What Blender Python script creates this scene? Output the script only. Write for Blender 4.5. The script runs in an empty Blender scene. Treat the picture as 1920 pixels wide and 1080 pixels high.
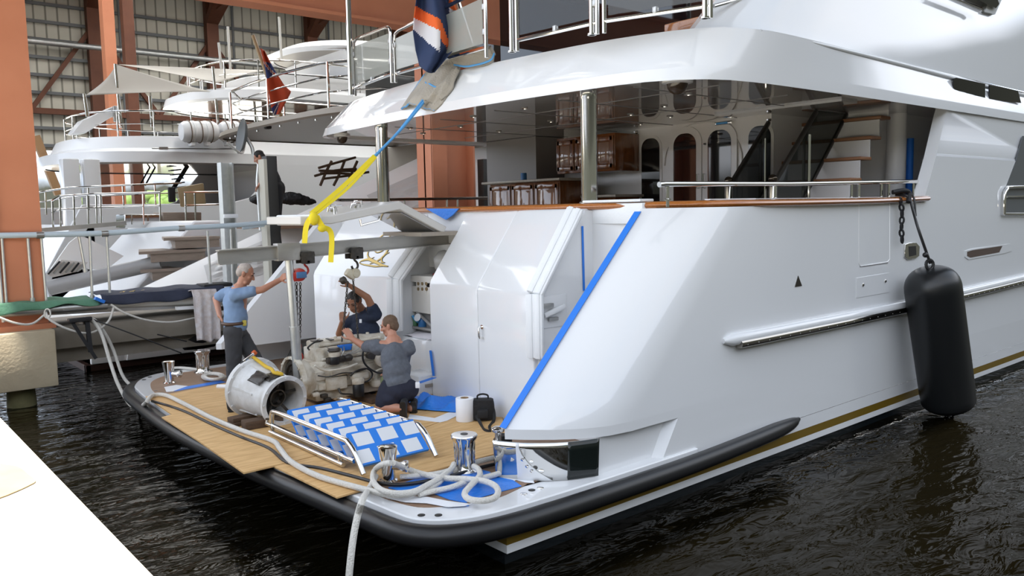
import bpy, bmesh, math, random
from mathutils import Vector as V, Matrix as M
from math import sin, cos, pi, radians, sqrt, atan2
random.seed(7)
sc = bpy.context.scene
COL = sc.collection

# ---------------------------------------------------------------- camera
F_PX, EYE, PITCH, HEAD, ROLL = 1530.0, 2.8, radians(5.45), radians(49.6), 0.020
_h = V((cos(HEAD), sin(HEAD), 0)); _r = V((sin(HEAD), -cos(HEAD), 0))
CF = _h*cos(PITCH) - V((0, 0, sin(PITCH))); _u = _r.cross(CF)
CR = _r*cos(ROLL) - _u*sin(ROLL); CU = _u*cos(ROLL) + _r*sin(ROLL)
EYEP = V((0, 0, EYE))
cd = bpy.data.cameras.new('camera'); cam = bpy.data.objects.new('camera', cd); COL.objects.link(cam)
cd.sensor_width = 36.0; cd.lens = F_PX/1920*36.0; cd.clip_start = .05; cd.clip_end = 600
cam.matrix_world = M(((CR.x, CU.x, -CF.x, 0), (CR.y, CU.y, -CF.y, 0), (CR.z, CU.z, -CF.z, EYE), (0, 0, 0, 1)))
sc.camera = cam

def P(u, v, x=None, y=None, z=None, d=None):
    """surveying: the point of the place that lies on a given plane along a sight line of the photograph"""
    r = CF*F_PX + CR*(u-960) + CU*(540-v)
    if x is not None: t = x/r.x
    elif y is not None: t = y/r.y
    elif z is not None: t = (z-EYE)/r.z
    else: t = d/F_PX
    return EYEP + r*t

# ---------------------------------------------------------------- world, sun, exposure
sc.view_settings.view_transform = 'Standard'; sc.view_settings.look = 'None'
sc.view_settings.gamma = 1.0; sc.view_settings.use_curve_mapping = False
sc.view_settings.exposure = 0.46
w = bpy.data.worlds.new('sky'); sc.world = w; w.use_nodes = True
nt = w.node_tree; nt.nodes.clear()
def wn(t, **k):
    n = nt.nodes.new(t)
    for a, b in k.items(): setattr(n, a, b)
    return n
tc = wn('ShaderNodeTexCoord'); sep = wn('ShaderNodeSeparateXYZ'); nt.links.new(tc.outputs['Generated'], sep.inputs[0])
ns = wn('ShaderNodeTexNoise'); ns.inputs['Scale'].default_value = 2.2; ns.inputs['Detail'].default_value = 6
nt.links.new(tc.outputs['Generated'], ns.inputs['Vector'])
cr = wn('ShaderNodeValToRGB'); e = cr.color_ramp
nt.links.new(ns.outputs['Fac'], cr.inputs['Fac'])
e.elements[0].position = .38; e.elements[0].color = (.56, .68, .86, 1)
e.elements[1].position = .62; e.elements[1].color = (.93, .95, 1.0, 1)
tn = wn('ShaderNodeTexNoise'); tn.inputs['Scale'].default_value = 14; tn.inputs['Detail'].default_value = 5
nt.links.new(tc.outputs['Generated'], tn.inputs['Vector'])
ad = wn('ShaderNodeMath', operation='MULTIPLY_ADD'); nt.links.new(tn.outputs['Fac'], ad.inputs[0]); ad.inputs[1].default_value = -.055
# tree line: low behind the quay, raised to starboard to darken hull and water
ty = wn('ShaderNodeMath', operation='MULTIPLY'); nt.links.new(sep.outputs['Y'], ty.inputs[0]); ty.inputs[1].default_value = -.42
tx_ = wn('ShaderNodeMath', operation='MULTIPLY'); nt.links.new(sep.outputs['X'], tx_.inputs[0]); tx_.inputs[1].default_value = .25
tm = wn('ShaderNodeMath', operation='MAXIMUM'); nt.links.new(ty.outputs[0], tm.inputs[0]); tm.inputs[1].default_value = 0
tq_ = wn('ShaderNodeMath', operation='MAXIMUM'); nt.links.new(tm.outputs[0], tq_.inputs[0]); nt.links.new(tx_.outputs[0], tq_.inputs[1])
yneg = wn('ShaderNodeMath', operation='LESS_THAN'); nt.links.new(sep.outputs['Y'], yneg.inputs[0]); yneg.inputs[1].default_value = .1
tl_ = wn('ShaderNodeMath', operation='MULTIPLY'); nt.links.new(tq_.outputs[0], tl_.inputs[0]); nt.links.new(yneg.outputs[0], tl_.inputs[1])
tz = wn('ShaderNodeMath', operation='SUBTRACT'); nt.links.new(sep.outputs['Z'], tz.inputs[0]); nt.links.new(tl_.outputs[0], tz.inputs[1])
nt.links.new(tz.outputs[0], ad.inputs[2])
tr = wn('ShaderNodeValToRGB'); nt.links.new(ad.outputs[0], tr.inputs['Fac'])
tr.color_ramp.elements[0].position = .0; tr.color_ramp.elements[0].color = (0, 0, 0, 1)
tr.color_ramp.elements[1].position = .03; tr.color_ramp.elements[1].color = (1, 1, 1, 1)
mx = wn('ShaderNodeMix', data_type='RGBA'); nt.links.new(tr.outputs['Color'], mx.inputs['Factor'])
mx.inputs[6].default_value = (.050, .052, .042, 1); nt.links.new(cr.outputs['Color'], mx.inputs[7])
sb = wn('ShaderNodeMath', operation='MULTIPLY_ADD'); nt.links.new(tm.outputs[0], sb.inputs[0]); sb.inputs[1].default_value = -.6; sb.inputs[2].default_value = 2.05
zc_ = wn('ShaderNodeMath', operation='MULTIPLY_ADD'); nt.links.new(sep.outputs['Z'], zc_.inputs[0]); zc_.inputs[1].default_value = -1.75; zc_.inputs[2].default_value = 2.78; nt.links.new(zc_.outputs[0], sb.inputs[2])
bg = wn('ShaderNodeBackground'); nt.links.new(sb.outputs[0], bg.inputs['Strength'])
nt.links.new(mx.outputs[2], bg.inputs['Color'])
ow = wn('ShaderNodeOutputWorld'); nt.links.new(bg.outputs[0], ow.inputs[0])
sl = bpy.data.lights.new('sun', 'SUN'); sl.energy = 9.0; sl.angle = radians(1.2); sl.color = (1, .95, .86)
so = bpy.data.objects.new('sun', sl); COL.objects.link(so)
SUN_DIR = V((.23, .10, -.96)).normalized()          # the way its light travels
so.rotation_euler = SUN_DIR.to_track_quat('-Z', 'Y').to_euler()

# ---------------------------------------------------------------- materials
MT = {}
def mat(name, col, rough=.5, metal=0., coat=0., noise=None, bump=None, trans=0., alpha=1., ior=None, spec=None, sheen=0.):
    """noise = (scale, amount, colour2[, stretch]); bump = (scale, strength)"""
    if name in MT: return MT[name]
    m = bpy.data.materials.new(name); m.use_nodes = True; t = m.node_tree; b = t.nodes['Principled BSDF']
    b.inputs['Base Color'].default_value = (*col, 1); b.inputs['Roughness'].default_value = rough
    b.inputs['Metallic'].default_value = metal; b.inputs['Coat Weight'].default_value = coat
    b.inputs['Coat Roughness'].default_value = .03
    b.inputs['Transmission Weight'].default_value = trans; b.inputs['Alpha'].default_value = alpha
    if ior: b.inputs['IOR'].default_value = ior
    if spec is not None: b.inputs['Specular IOR Level'].default_value = spec
    if sheen: b.inputs['Sheen Weight'].default_value = sheen
    if noise or bump:
        tcn = t.nodes.new('ShaderNodeTexCoord'); mp = t.nodes.new('ShaderNodeMapping')
        t.links.new(tcn.outputs['Object'], mp.inputs[0])
    if noise:
        if len(noise) > 3: mp.inputs['Scale'].default_value = noise[3]
        n = t.nodes.new('ShaderNodeTexNoise'); n.inputs['Scale'].default_value = noise[0]; n.inputs['Detail'].default_value = 5
        t.links.new(mp.outputs[0], n.inputs['Vector'])
        r = t.nodes.new('ShaderNodeValToRGB'); r.color_ramp.elements[0].position = .5-.25*noise[1]; r.color_ramp.elements[1].position = .5+.25*noise[1]
        r.color_ramp.elements[0].color = (*col, 1); r.color_ramp.elements[1].color = (*noise[2], 1)
        t.links.new(n.outputs['Fac'], r.inputs['Fac']); t.links.new(r.outputs['Color'], b.inputs['Base Color'])
    if bump:
        n2 = t.nodes.new('ShaderNodeTexNoise'); n2.inputs['Scale'].default_value = bump[0]; n2.inputs['Detail'].default_value = 4
        t.links.new(mp.outputs[0], n2.inputs['Vector'])
        bn = t.nodes.new('ShaderNodeBump'); bn.inputs['Strength'].default_value = bump[1]; bn.inputs['Distance'].default_value = .02
        t.links.new(n2.outputs['Fac'], bn.inputs['Height']); t.links.new(bn.outputs['Normal'], b.inputs['Normal'])
    MT[name] = m; return m

WHITE = mat('gelcoat_white', (.76, .775, .795), .08, coat=.35)
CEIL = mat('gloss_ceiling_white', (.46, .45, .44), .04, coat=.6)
WARM = mat('warm_white_paint', (.70, .68, .64), .35)
SHADEW = mat('neighbour_white', (.86, .87, .89), .2)
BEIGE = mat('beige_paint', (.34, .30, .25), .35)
CHROME = mat('polished_steel', (.78, .77, .75), .07, 1.0)
STEEL = mat('brushed_steel', (.42, .42, .41), .35, .9, noise=(6, 1, (.50, .50, .49), (1, 1, 1)))
GALV = mat('galvanised_pipe', (.52, .54, .54), .38, .75, noise=(14, 1, (.62, .63, .62)))
ALUM = mat('aluminium_beam', (.36, .35, .33), .42, .7, noise=(9, 1.2, (.46, .45, .42), (.3, 1, 1)))
BLACK = mat('black_rubber', (.012, .012, .013), .38)
MATTEBLK = mat('matt_black', (.012, .012, .014), .7)
BLUE = mat('blue_tape', (.02, .19, .72), .55)
TARP = mat('blue_plastic_sheet', (.02, .20, .72), .35, bump=(30, .3))
PAPER = mat('white_masking_film', (.80, .82, .86), .55)
TAPEW = mat('white_wrap_tape', (.78, .80, .82), .5, bump=(40, .15))
GLASS = mat('hazy_glass', (.40, .42, .40), .04, alpha=.66, spec=.6)
TINT = mat('tinted_glass', (.03, .033, .033), .02, alpha=.45, spec=.7)
DARKGLASS = mat('dark_window', (.006, .006, .007), .03, spec=.7)
SMOKE = mat('smoked_glass', (.03, .035, .03), .05, alpha=.82)
GOLD = mat('gold_stripe', (.20, .125, .012), .3, .25)
GILT = mat('gilt_letter', (.72, .52, .16), .35, .2)
NAVY = mat('navy_boottop', (.006, .009, .011), .25)
TEAK = mat('varnished_teak', (.32, .10, .02), .14, coat=.8, noise=(7, 1.2, (.46, .17, .04), (.6, 8, 8)))
TEAKD = mat('teak_deck', (.20, .12, .075), .6, noise=(5, 1.2, (.30, .19, .12), (.5, 9, 9)))
CHERRY = mat('cherry_wood', (.15, .045, .012), .12, coat=.7, noise=(6, 1.3, (.25, .085, .022), (5, 5, .7)))
CHERRYD = mat('dark_cherry', (.07, .02, .008), .15, coat=.6)
STONE = mat('stone_counter', (.34, .30, .25), .25, noise=(25, 1, (.44, .40, .33)))
PLY = mat('plywood', (.52, .30, .115), .65, noise=(2.6, 1.0, (.74, .49, .225), (1.6, 9, 9)))
PLYE = mat('plywood_edge', (.24, .13, .06), .8)
WOODD = mat('oily_timber', (.045, .026, .015), .8, noise=(8, 1.2, (.12, .07, .04), (1, 6, 6)))
ROPEW = mat('white_rope', (.62, .60, .55), .85, noise=(60, 1.2, (.74, .72, .68)), bump=(90, .6))
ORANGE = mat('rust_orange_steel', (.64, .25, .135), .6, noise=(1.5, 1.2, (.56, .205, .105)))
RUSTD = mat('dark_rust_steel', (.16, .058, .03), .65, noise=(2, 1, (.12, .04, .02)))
CONC = mat('concrete', (.66, .57, .41), .9, noise=(2.2, 1.4, (.46, .37, .25)), bump=(25, .3))
CONCD = mat('dark_concrete', (.30, .27, .23), .9, noise=(2.5, 1.4, (.20, .17, .13)))
ALGAE = mat('algae_concrete', (.10, .10, .04), .9, noise=(5, 1.2, (.22, .19, .10)))
YELLOW = mat('yellow_webbing', (.85, .68, .02), .7)
LBLUE = mat('light_blue_rope', (.10, .36, .72), .7)
REDP = mat('red_paint', (.42, .03, .02), .4)
IVORY = mat('ivory_paint', (.62, .58, .46), .4, noise=(18, 1, (.50, .45, .34)))
ENGW = mat('stained_engine_white', (.76, .73, .65), .5, noise=(9, .8, (.44, .37, .27)), bump=(30, .4))
ENGW2 = mat('housing_white', (.72, .73, .74), .38, noise=(6, .7, (.50, .49, .47)))
OILY = mat('oily_black_iron', (.014, .013, .012), .4, noise=(20, 1, (.06, .05, .04)))
SKIN = mat('skin', (.50, .25, .17), .5, noise=(8, 1.4, (.42, .19, .12)))
SKIN2 = mat('tanned_skin', (.34, .16, .09), .5, noise=(8, 1.4, (.27, .12, .07)))

# ---------------------------------------------------------------- mesh helpers
class MB:
    def __init__(s): s.b = bmesh.new(); s.mi = 0
    def face(s, pts):
        vs = [s.b.verts.new(p) for p in pts]
        try: f = s.b.faces.new(vs); f.material_index = s.mi; return f
        except ValueError: return None
    def box(s, c, sz, rot=None, bev=0):
        m = M.Translation(V(c)) @ (rot.to_4x4() if rot else M.Identity(4)) @ M.Diagonal((*sz, 1))
        r = bmesh.ops.create_cube(s.b, size=1, matrix=m)
        fs = set(f for v in r['verts'] for f in v.link_faces)
        for f in fs: f.material_index = s.mi
        if bev:
            es = set(e for f in fs for e in f.edges)
            q = bmesh.ops.bevel(s.b, geom=list(es), offset=bev, segments=2, affect='EDGES', profile=.5)
            for f in q['faces']: f.material_index = s.mi
        return s
    def bar(s, p, q, wd, ht, up=V((0, 0, 1)), bev=0):
        p, q = V(p), V(q); d = (q-p); L = d.length; d.normalize()
        if abs(d.dot(up)) > .98: up = V((0, 1, 0)) if abs(d.z) > .9 else V((0, 0, 1))
        sd = d.cross(up).normalized(); u = sd.cross(d)
        R = M((d, sd, u)).transposed()
        return s.box((p+q)/2, (L, wd, ht), R, bev)
    def tube(s, pts, r, n=10, closed=False, smooth=0, cap=True):
        pts = [V(p) for p in pts]
        if smooth: pts = cat(pts, smooth, closed)
        N = len(pts); rr = r if callable(r) else (lambda t: r)
        rings = []; prev = None
        for i, p in enumerate(pts):
            a = pts[i-1] if (i or closed) else pts[i]; c = pts[(i+1) % N] if (i < N-1 or closed) else pts[i]
            t = (c-a)
            if t.length < 1e-9: t = V((0, 0, 1))
            t.normalize()
            if prev is None:
                nx = t.cross(V((0, 0, 1)))
                if nx.length < .05: nx = t.cross(V((1, 0, 0)))
            else:
                nx = prev - t*prev.dot(t)
            nx.normalize(); prev = nx; ny = t.cross(nx)
            k = rr(i/max(1, N-1))
            # widen mitred corners
            rings.append([s.b.verts.new(p + (nx*cos(2*pi*j/n)+ny*sin(2*pi*j/n))*k) for j in range(n)])
        M_ = N if closed else N-1
        for i in range(M_):
            A, B = rings[i], rings[(i+1) % N]
            for j in range(n):
                f = s.b.faces.new((A[j], A[(j+1) % n], B[(j+1) % n], B[j])); f.material_index = s.mi
        if cap and not closed:
            for Rg in (rings[0][::-1], rings[-1]):
                f = s.b.faces.new(Rg); f.material_index = s.mi
        return s
    def lathe(s, prof, n=24, mtx=None, closed=False):
        mtx = mtx or M.Identity(4); rings = []
        for r, z in prof:
            rings.append([s.b.verts.new(mtx @ V((max(r, 1e-4)*cos(2*pi*j/n), max(r, 1e-4)*sin(2*pi*j/n), z))) for j in range(n)])
        for i in range(len(rings)-1):
            A, B = rings[i], rings[i+1]
            for j in range(n):
                f = s.b.faces.new((A[j], A[(j+1) % n], B[(j+1) % n], B[j])); f.material_index = s.mi
        if not closed:
            for Rg in (rings[0][::-1], rings[-1]):
                f = s.b.faces.new(Rg); f.material_index = s.mi
        return s
    def prism(s, pts, vec):
        """solid: polygon pts pushed along vec"""
        pts = [V(p) for p in pts]; vec = V(vec)
        a = [s.b.verts.new(p) for p in pts]; c = [s.b.verts.new(p+vec) for p in pts]
        N = len(pts); fs = []
        fs.append(s.b.faces.new(a[::-1])); fs.append(s.b.faces.new(c))
        for i in range(N): fs.append(s.b.faces.new((a[i], a[(i+1) % N], c[(i+1) % N], c[i])))
        for f in fs: f.material_index = s.mi
        return s
    def grid(s, fn, nu, nv, thick=None, cu=False):
        vs = [[s.b.verts.new(fn(i/nu, j/nv)) for j in range(nv+1)] for i in range(nu+1)]
        for i in range(nu):
            for j in range(nv):
                f = s.b.faces.new((vs[i][j], vs[i+1][j], vs[i+1][j+1], vs[i][j+1])); f.material_index = s.mi
        return s
    def loft(s, secs, closed=True, caps=True):
        R = [[s.b.verts.new(p) for p in q] for q in secs]; n = len(R[0])
        for A, B in zip(R, R[1:]):
            for j in range(n if closed else n-1):
                f = s.b.faces.new((A[j], A[(j+1) % n], B[(j+1) % n], B[j])); f.material_index = s.mi
        if caps and closed:
            for q in (R[0][::-1], R[-1]):
                f = s.b.faces.new(q); f.material_index = s.mi
        return s
    def ball(s, c, r, sub=3, scale=(1, 1, 1), rot=None):
        m = M.Translation(V(c)) @ (rot.to_4x4() if rot else M.Identity(4)) @ M.Diagonal((scale[0]*r, scale[1]*r, scale[2]*r, 1))
        q = bmesh.ops.create_icosphere(s.b, subdivisions=sub, radius=1, matrix=m)
        for f in set(f for v in q['verts'] for f in v.link_faces): f.material_index = s.mi
        return s
    def build(s, name, mats, parent=None, angle=40, solid=0, off=-1, bev=0, sub=0, flat=False):
        bmesh.ops.recalc_face_normals(s.b, faces=s.b.faces[:]) if not flat else None
        me = bpy.data.meshes.new(name); s.b.to_mesh(me); s.b.free()
        if not isinstance(mats, (list, tuple)): mats = [mats]
        for m in mats: me.materials.append(m)
        me.shade_smooth(); me.set_sharp_from_angle(angle=radians(angle))
        o = bpy.data.objects.new(name, me); COL.objects.link(o)
        if solid:
            md = o.modifiers.new('thickness', 'SOLIDIFY'); md.thickness = solid; md.offset = off
        if bev:
            md = o.modifiers.new('rounding', 'BEVEL'); md.width = bev; md.segments = 2; md.limit_method = 'ANGLE'; md.angle_limit = radians(35)
        if sub:
            md = o.modifiers.new('smoothing', 'SUBSURF'); md.levels = sub; md.render_levels = sub
        if parent is not None: adopt(o, parent)
        return o
WM = {}
def adopt(o, p):
    o.parent = p; o.matrix_parent_inverse = WM.get(p.name, M.Identity(4)).inverted()
def cat(pts, k=6, closed=False):
    """Catmull-Rom through the points"""
    out = []; N = len(pts)
    for i in range(N if closed else N-1):
        p0 = pts[(i-1) % N] if (closed or i > 0) else pts[0]*2-pts[1]
        p1 = pts[i]; p2 = pts[(i+1) % N]
        p3 = pts[(i+2) % N] if (closed or i < N-2) else p2*2-p1
        for j in range(k):
            t = j/k
            out.append(.5*((2*p1)+(p2-p0)*t+(2*p0-5*p1+4*p2-p3)*t*t+(3*p1-p0-3*p2+p3)*t**3))
    if not closed: out.append(pts[-1])
    return out
def tag(o, label=None, cate=None, group=None, kind=None):
    if label: o['label'] = label
    if cate: o['category'] = cate
    if group: o['group'] = group
    if kind: o['kind'] = kind
    return o
def thing(name, label, cate, loc=(0, 0, 0), group=None):
    o = bpy.data.objects.new(name, None); COL.objects.link(o); o.location = loc; o.empty_display_size = .2
    WM[o.name] = M.Translation(V(loc)); return tag(o, label, cate, group)
def copy_tree(o, parent=None):
    c = o.copy(); COL.objects.link(c)
    if parent is not None: c.parent = parent
    for ch in list(o.children): copy_tree(ch, c)
    return c
def one(name, mb, m, label, cate, group=None, kind=None, **k):
    return tag(mb.build(name, m, None, **k), label, cate, group, kind)
def struct(name, mb, m, label=None, cate=None, **k):
    return tag(mb.build(name, m, None, **k), label, cate, None, 'structure')
def rotm(z=0, x=0, y=0): return (M.Rotation(z, 3, 'Z') @ M.Rotation(y, 3, 'Y') @ M.Rotation(x, 3, 'X'))
def frame(o, zdir, xdir=None):
    """4x4 whose local z runs along zdir, at o"""
    zd = V(zdir).normalized(); xd = V(xdir) if xdir is not None else (V((0, 0, 1)) if abs(zd.z) < .9 else V((1, 0, 0)))
    xd = (xd - zd*xd.dot(zd)).normalized(); yd = zd.cross(xd)
    m = M((xd, yd, zd)).transposed().to_4x4(); m.translation = V(o); return m
# ================================================================ SETTING: water, docks, hangar
def water_mat():
    m = bpy.data.materials.new('harbour_water'); m.use_nodes = True; t = m.node_tree; b = t.nodes['Principled BSDF']
    b.inputs['Base Color'].default_value = (.0022, .0018, .0008, 1); b.inputs['Roughness'].default_value = .05; b.inputs['IOR'].default_value = 1.22; b.inputs['Specular IOR Level'].default_value = .18
    tcn = t.nodes.new('ShaderNodeTexCoord'); mp = t.nodes.new('ShaderNodeMapping'); t.links.new(tcn.outputs['Object'], mp.inputs[0])
    mp.inputs['Rotation'].default_value = (0, 0, radians(-35)); mp.inputs['Scale'].default_value = (1, 2.3, 1)
    n = t.nodes.new('ShaderNodeTexNoise'); n.inputs['Scale'].default_value = 2.2; n.inputs['Detail'].default_value = 3; n.inputs['Distortion'].default_value = .6
    t.links.new(mp.outputs[0], n.inputs['Vector'])
    n2 = t.nodes.new('ShaderNodeTexNoise'); n2.inputs['Scale'].default_value = .5; n2.inputs['Detail'].default_value = 1
    t.links.new(mp.outputs[0], n2.inputs['Vector'])
    a = t.nodes.new('ShaderNodeMath'); a.operation = 'MULTIPLY_ADD'; a.inputs[1].default_value = 1.3
    t.links.new(n2.outputs['Fac'], a.inputs[0]); t.links.new(n.outputs['Fac'], a.inputs[2])
    bn = t.nodes.new('ShaderNodeBump'); bn.inputs['Strength'].default_value = .36; bn.inputs['Distance'].default_value = .12
    t.links.new(a.outputs[0], bn.inputs['Height']); t.links.new(bn.outputs['Normal'], b.inputs['Normal'])
    return m
WATER = water_mat()
mb = MB(); mb.face([(-60, -80, 0), (160, -80, 0), (160, 160, 0), (-60, 160, 0)])
struct('water', mb, WATER)
mb = MB(); mb.box((40, 30, -2.0), (260, 260, .2)); struct('harbour_bed', mb, ALGAE)

# sunlit quay the picture is taken from
DOCKM = mat('pale_dock_concrete', (.74, .70, .60), .9, noise=(.9, .5, (.66, .60, .48)), bump=(30, .2))
mb = MB(); mb.box((-4.47, 2.5, .75), (11.1, 20, .8), bev=.02); struct('dock_slab', mb, DOCKM)
st = [P(u, v, z=1.156) for u, v in ((-30, 868), (5, 871), (34, 876), (53, 890), (67, 902), (54, 911), (30, 922), (2, 933), (-30, 940))]
mb = MB(); mb.prism(cat(st, 4, True), (0, 0, .004))
one('damp_stain', mb, mat('damp_concrete', (.44, .31, .17), .6, noise=(4, 1, (.52, .38, .22))), 'brown damp patch on the bright sunlit dock edge', 'stain')

# finger pier between our yacht and the next one
PY = 13.75
mb = MB(); mb.box((1.2, PY+.55, .72), (2.9, 1.1, .86), bev=.02); struct('pier_block', mb, CONC)
mb = MB()
mb.box((22.6, PY+.95, .98), (40, 1.5, .34), bev=.015); mb.box((22.6, PY+.95, .70), (40, 1.2, .24))
struct('pier_beam', mb, CONCD)
a = P(60, 780, z=0)
mb = MB(); mb.lathe([(.20, -2), (.20, .05), (.19, .22)], 20, M.Translation((2.2, PY+.35, 0))); mb.lathe([(.19, .2), (.19, .4)], 20, M.Translation((2.2, PY+.35, 0)))
struct('pier_pile', mb, ALGAE)
for i in range(6):
    mb = MB(); mb.lathe([(.19, -2), (.19, .6)], 16, M.Translation((6.5+i*5, PY+1.0, 0))); struct('pier_pile', mb, CONCD)

def h_column(name, x0, x1, y, z0, z1, dep, m, fl=.045, along='x'):
    """wide-flange column, flanges face the quay"""
    mb = MB(); xm = (x0+x1)/2; wd = x1-x0
    mb.box((xm, y+dep/2, (z0+z1)/2), (wd-2*fl, fl, z1-z0))
    for x in (x0+fl/2, x1-fl/2): mb.box((x, y+dep/2, (z0+z1)/2), (fl, dep, z1-z0))
    mb.box((xm, y+dep/2, z0+.03), (wd+.12, dep+.12, .06))
    return struct(name, mb, m)
# big orange column on the block at the left edge of the picture
mb = MB(); yb = PY+.30; xr = P(88, 560, y=yb).x
mb.box((xr-.42, yb+.02, 7), (.84, .04, 11.7)); mb.box((xr-.42, yb+.58, 7), (.84, .04, 11.7)); mb.box((xr-.42, yb+.30, 7), (.05, .56, 11.7))
mb.box((xr-.42, yb+.30, 1.19), (1.0, .8, .08))
struct('hangar_column', mb, ORANGE)
mb = MB(); mb.tube([(xr-.60, yb-.05, 1.3), (xr-.60, yb-.05, 4.0)], .025, 8); mb.box((xr-.60, yb-.03, 2.9), (.07, .05, .12))
one('conduit', mb, GALV, 'thin grey conduit pipe running up the big orange column', 'pipe')
# second big column seen under our upper deck, on the pier
CX0 = P(812, 330, y=PY+.5).x; CX1 = P(892, 330, y=PY+.5).x
mb = MB(); dx = CX1-CX0
mb.box((CX0+.33*dx/2, PY+.52, 6.7), (.33*dx, .04, 11.2)); 
mb.box((CX0+.02, PY+.8, 6.7), (.04, .56, 11.2)); mb.box((CX1-.02, PY+.8, 6.7), (.05, .56, 11.2)); mb.box(((CX0+CX1)/2, PY+.8, 6.7), (dx, .05, 11.2))
struct('hangar_column', mb, [ORANGE])
# heavy girder above the pier
mb = MB(); z0 = 6.45
mb.box((22, PY+.3, z0+.6), (41, .03, 1.2)); mb.box((22, PY+.3, z0+.03), (41, .44, .06)); mb.box((22, PY+.3, z0+1.2), (41, .44, .06))
struct('girder_beam', mb, ORANGE)

# far side of the hangar
WY = 50
def wallmat():
    m = bpy.data.materials.new('corrugated_wall'); m.use_nodes = True; t = m.node_tree; b = t.nodes['Principled BSDF']
    b.inputs['Roughness'].default_value = .6
    tcn = t.nodes.new('ShaderNodeTexCoord'); wv = t.nodes.new('ShaderNodeTexWave'); wv.inputs['Scale'].default_value = .55; wv.bands_direction = 'X'
    t.links.new(tcn.outputs['Object'], wv.inputs[0])
    r = t.nodes.new('ShaderNodeValToRGB'); r.color_ramp.elements[0].position = .0; r.color_ramp.elements[0].color = (.22, .21, .17, 1)
    r.color_ramp.elements[1].position = .12; r.color_ramp.elements[1].color = (.62, .60, .52, 1)
    t.links.new(wv.outputs['Fac'], r.inputs['Fac']); t.links.new(r.outputs['Color'], b.inputs['Base Color']); return m
mb = MB(); mb.box((40, WY+.1, 11.2), (100, .1, 9.4)); struct('wall_far', mb, wallmat())
WB = 6.5
for i in range(9):
    z = WB+.25+i*.93
    mb = MB(); mb.box((40, WY-.12, z), (100, .12, .16)); struct('girt_beam', mb, mat('girt_steel', (.14, .15, .16), .5))
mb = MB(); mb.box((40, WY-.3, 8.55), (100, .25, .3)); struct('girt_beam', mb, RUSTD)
mb = MB(); mb.tube([(-5, WY-.6, 12.1), (90, WY-.6, 12.1)], .16, 10); struct('wall_pipe', mb, GALV)
for i in range(12):
    x = 6+i*6.5
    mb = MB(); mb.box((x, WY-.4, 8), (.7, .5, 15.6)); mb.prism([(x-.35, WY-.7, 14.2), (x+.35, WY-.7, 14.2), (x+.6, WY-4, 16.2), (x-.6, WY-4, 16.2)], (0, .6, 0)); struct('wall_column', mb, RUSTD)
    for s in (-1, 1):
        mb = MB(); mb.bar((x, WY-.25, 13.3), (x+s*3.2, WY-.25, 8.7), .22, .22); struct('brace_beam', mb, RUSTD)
    mb = MB(); mb.bar((x+1.4, WY-.18, 6.5), (x+1.4, WY-.18, 15.5), .1, .1); struct('wall_stud', mb, mat('girt_steel', (.14, .15, .16), .5))
a = P(208, 100, y=42); 
mb = MB(); mb.box((P(208, 150, y=42).x+.0, 42, 8), (.50, .6, 16)); struct('hangar_column', mb, ORANGE)
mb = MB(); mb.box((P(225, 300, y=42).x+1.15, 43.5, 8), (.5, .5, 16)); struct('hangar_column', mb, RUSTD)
mb = MB(); mb.bar(P(66, 255, y=44), P(110, 365, y=44), .35, .35); struct('brace_beam', mb, mat('ochre_brace', (.36, .21, .10), .6))
# roof
ROOF = mat('roof_sheet', (.10, .10, .10), .6)
RZ0, RZ1 = 15.6, 17.5
FILLPAN = bpy.data.materials.new('translucent_panel'); FILLPAN.use_nodes = True
_t = FILLPAN.node_tree; _t.nodes.remove(_t.nodes['Principled BSDF']); _tl = _t.nodes.new('ShaderNodeBsdfTranslucent'); _tl.inputs[0].default_value = (.97, .98, .97, 1)
_t.links.new(_tl.outputs[0], _t.nodes['Material Output'].inputs[0])
rprof = [(50.5, RZ0), (44, RZ0+(RZ1-RZ0)*6.5/22.5), (30.5, RZ0+(RZ1-RZ0)*20/22.5), (28, RZ1), (25.5, RZ1-(RZ1-14.6)*2.5/14), (17, RZ1-(RZ1-14.6)*11/14), (14, 14.6), (2.6, 14.6)]
for k, ((ya, za), (yb_, zb_)) in enumerate(zip(rprof, rprof[1:])):
    strips = k in (1, 4); x = -1.1
    while x < 79:
        w_ = ((.8 if k == 1 else 1.6) if strips and x > 3 else (5 if k == 1 else 11) if strips else 80)
        mb = MB(); mb.prism([(x, ya, za), (x, yb_, zb_), (x, yb_, zb_+.15), (x, ya, za+.15)], (w_, 0, 0)); struct('roof', mb, ROOF); x += w_
        if strips:
            mb = MB(); mb.face([(x, ya, za+.08), (x, yb_, zb_+.08), (x+4.4, yb_, zb_+.08), (x+4.4, ya, za+.08)]); struct('roof_fill_panel', mb, FILLPAN); x += 4.4  # unseen translucent panels, added to brighten the inside of the hangar
for i in range(14):
    y = 49-i*1.6
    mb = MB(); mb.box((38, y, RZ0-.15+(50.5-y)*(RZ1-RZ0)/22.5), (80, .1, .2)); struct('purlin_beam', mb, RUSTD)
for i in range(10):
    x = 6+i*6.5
    mb = MB(); mb.bar((x, 50, RZ0-.6), (x, 28, RZ1-.6), .3, .7); mb.bar((x, 28, RZ1-.6), (x, 14, 14.2), .3, .7); mb.bar((x, 14, 14.2), (x, 2.8, 14.2), .3, .7); struct('rafter_beam', mb, RUSTD)
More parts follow.
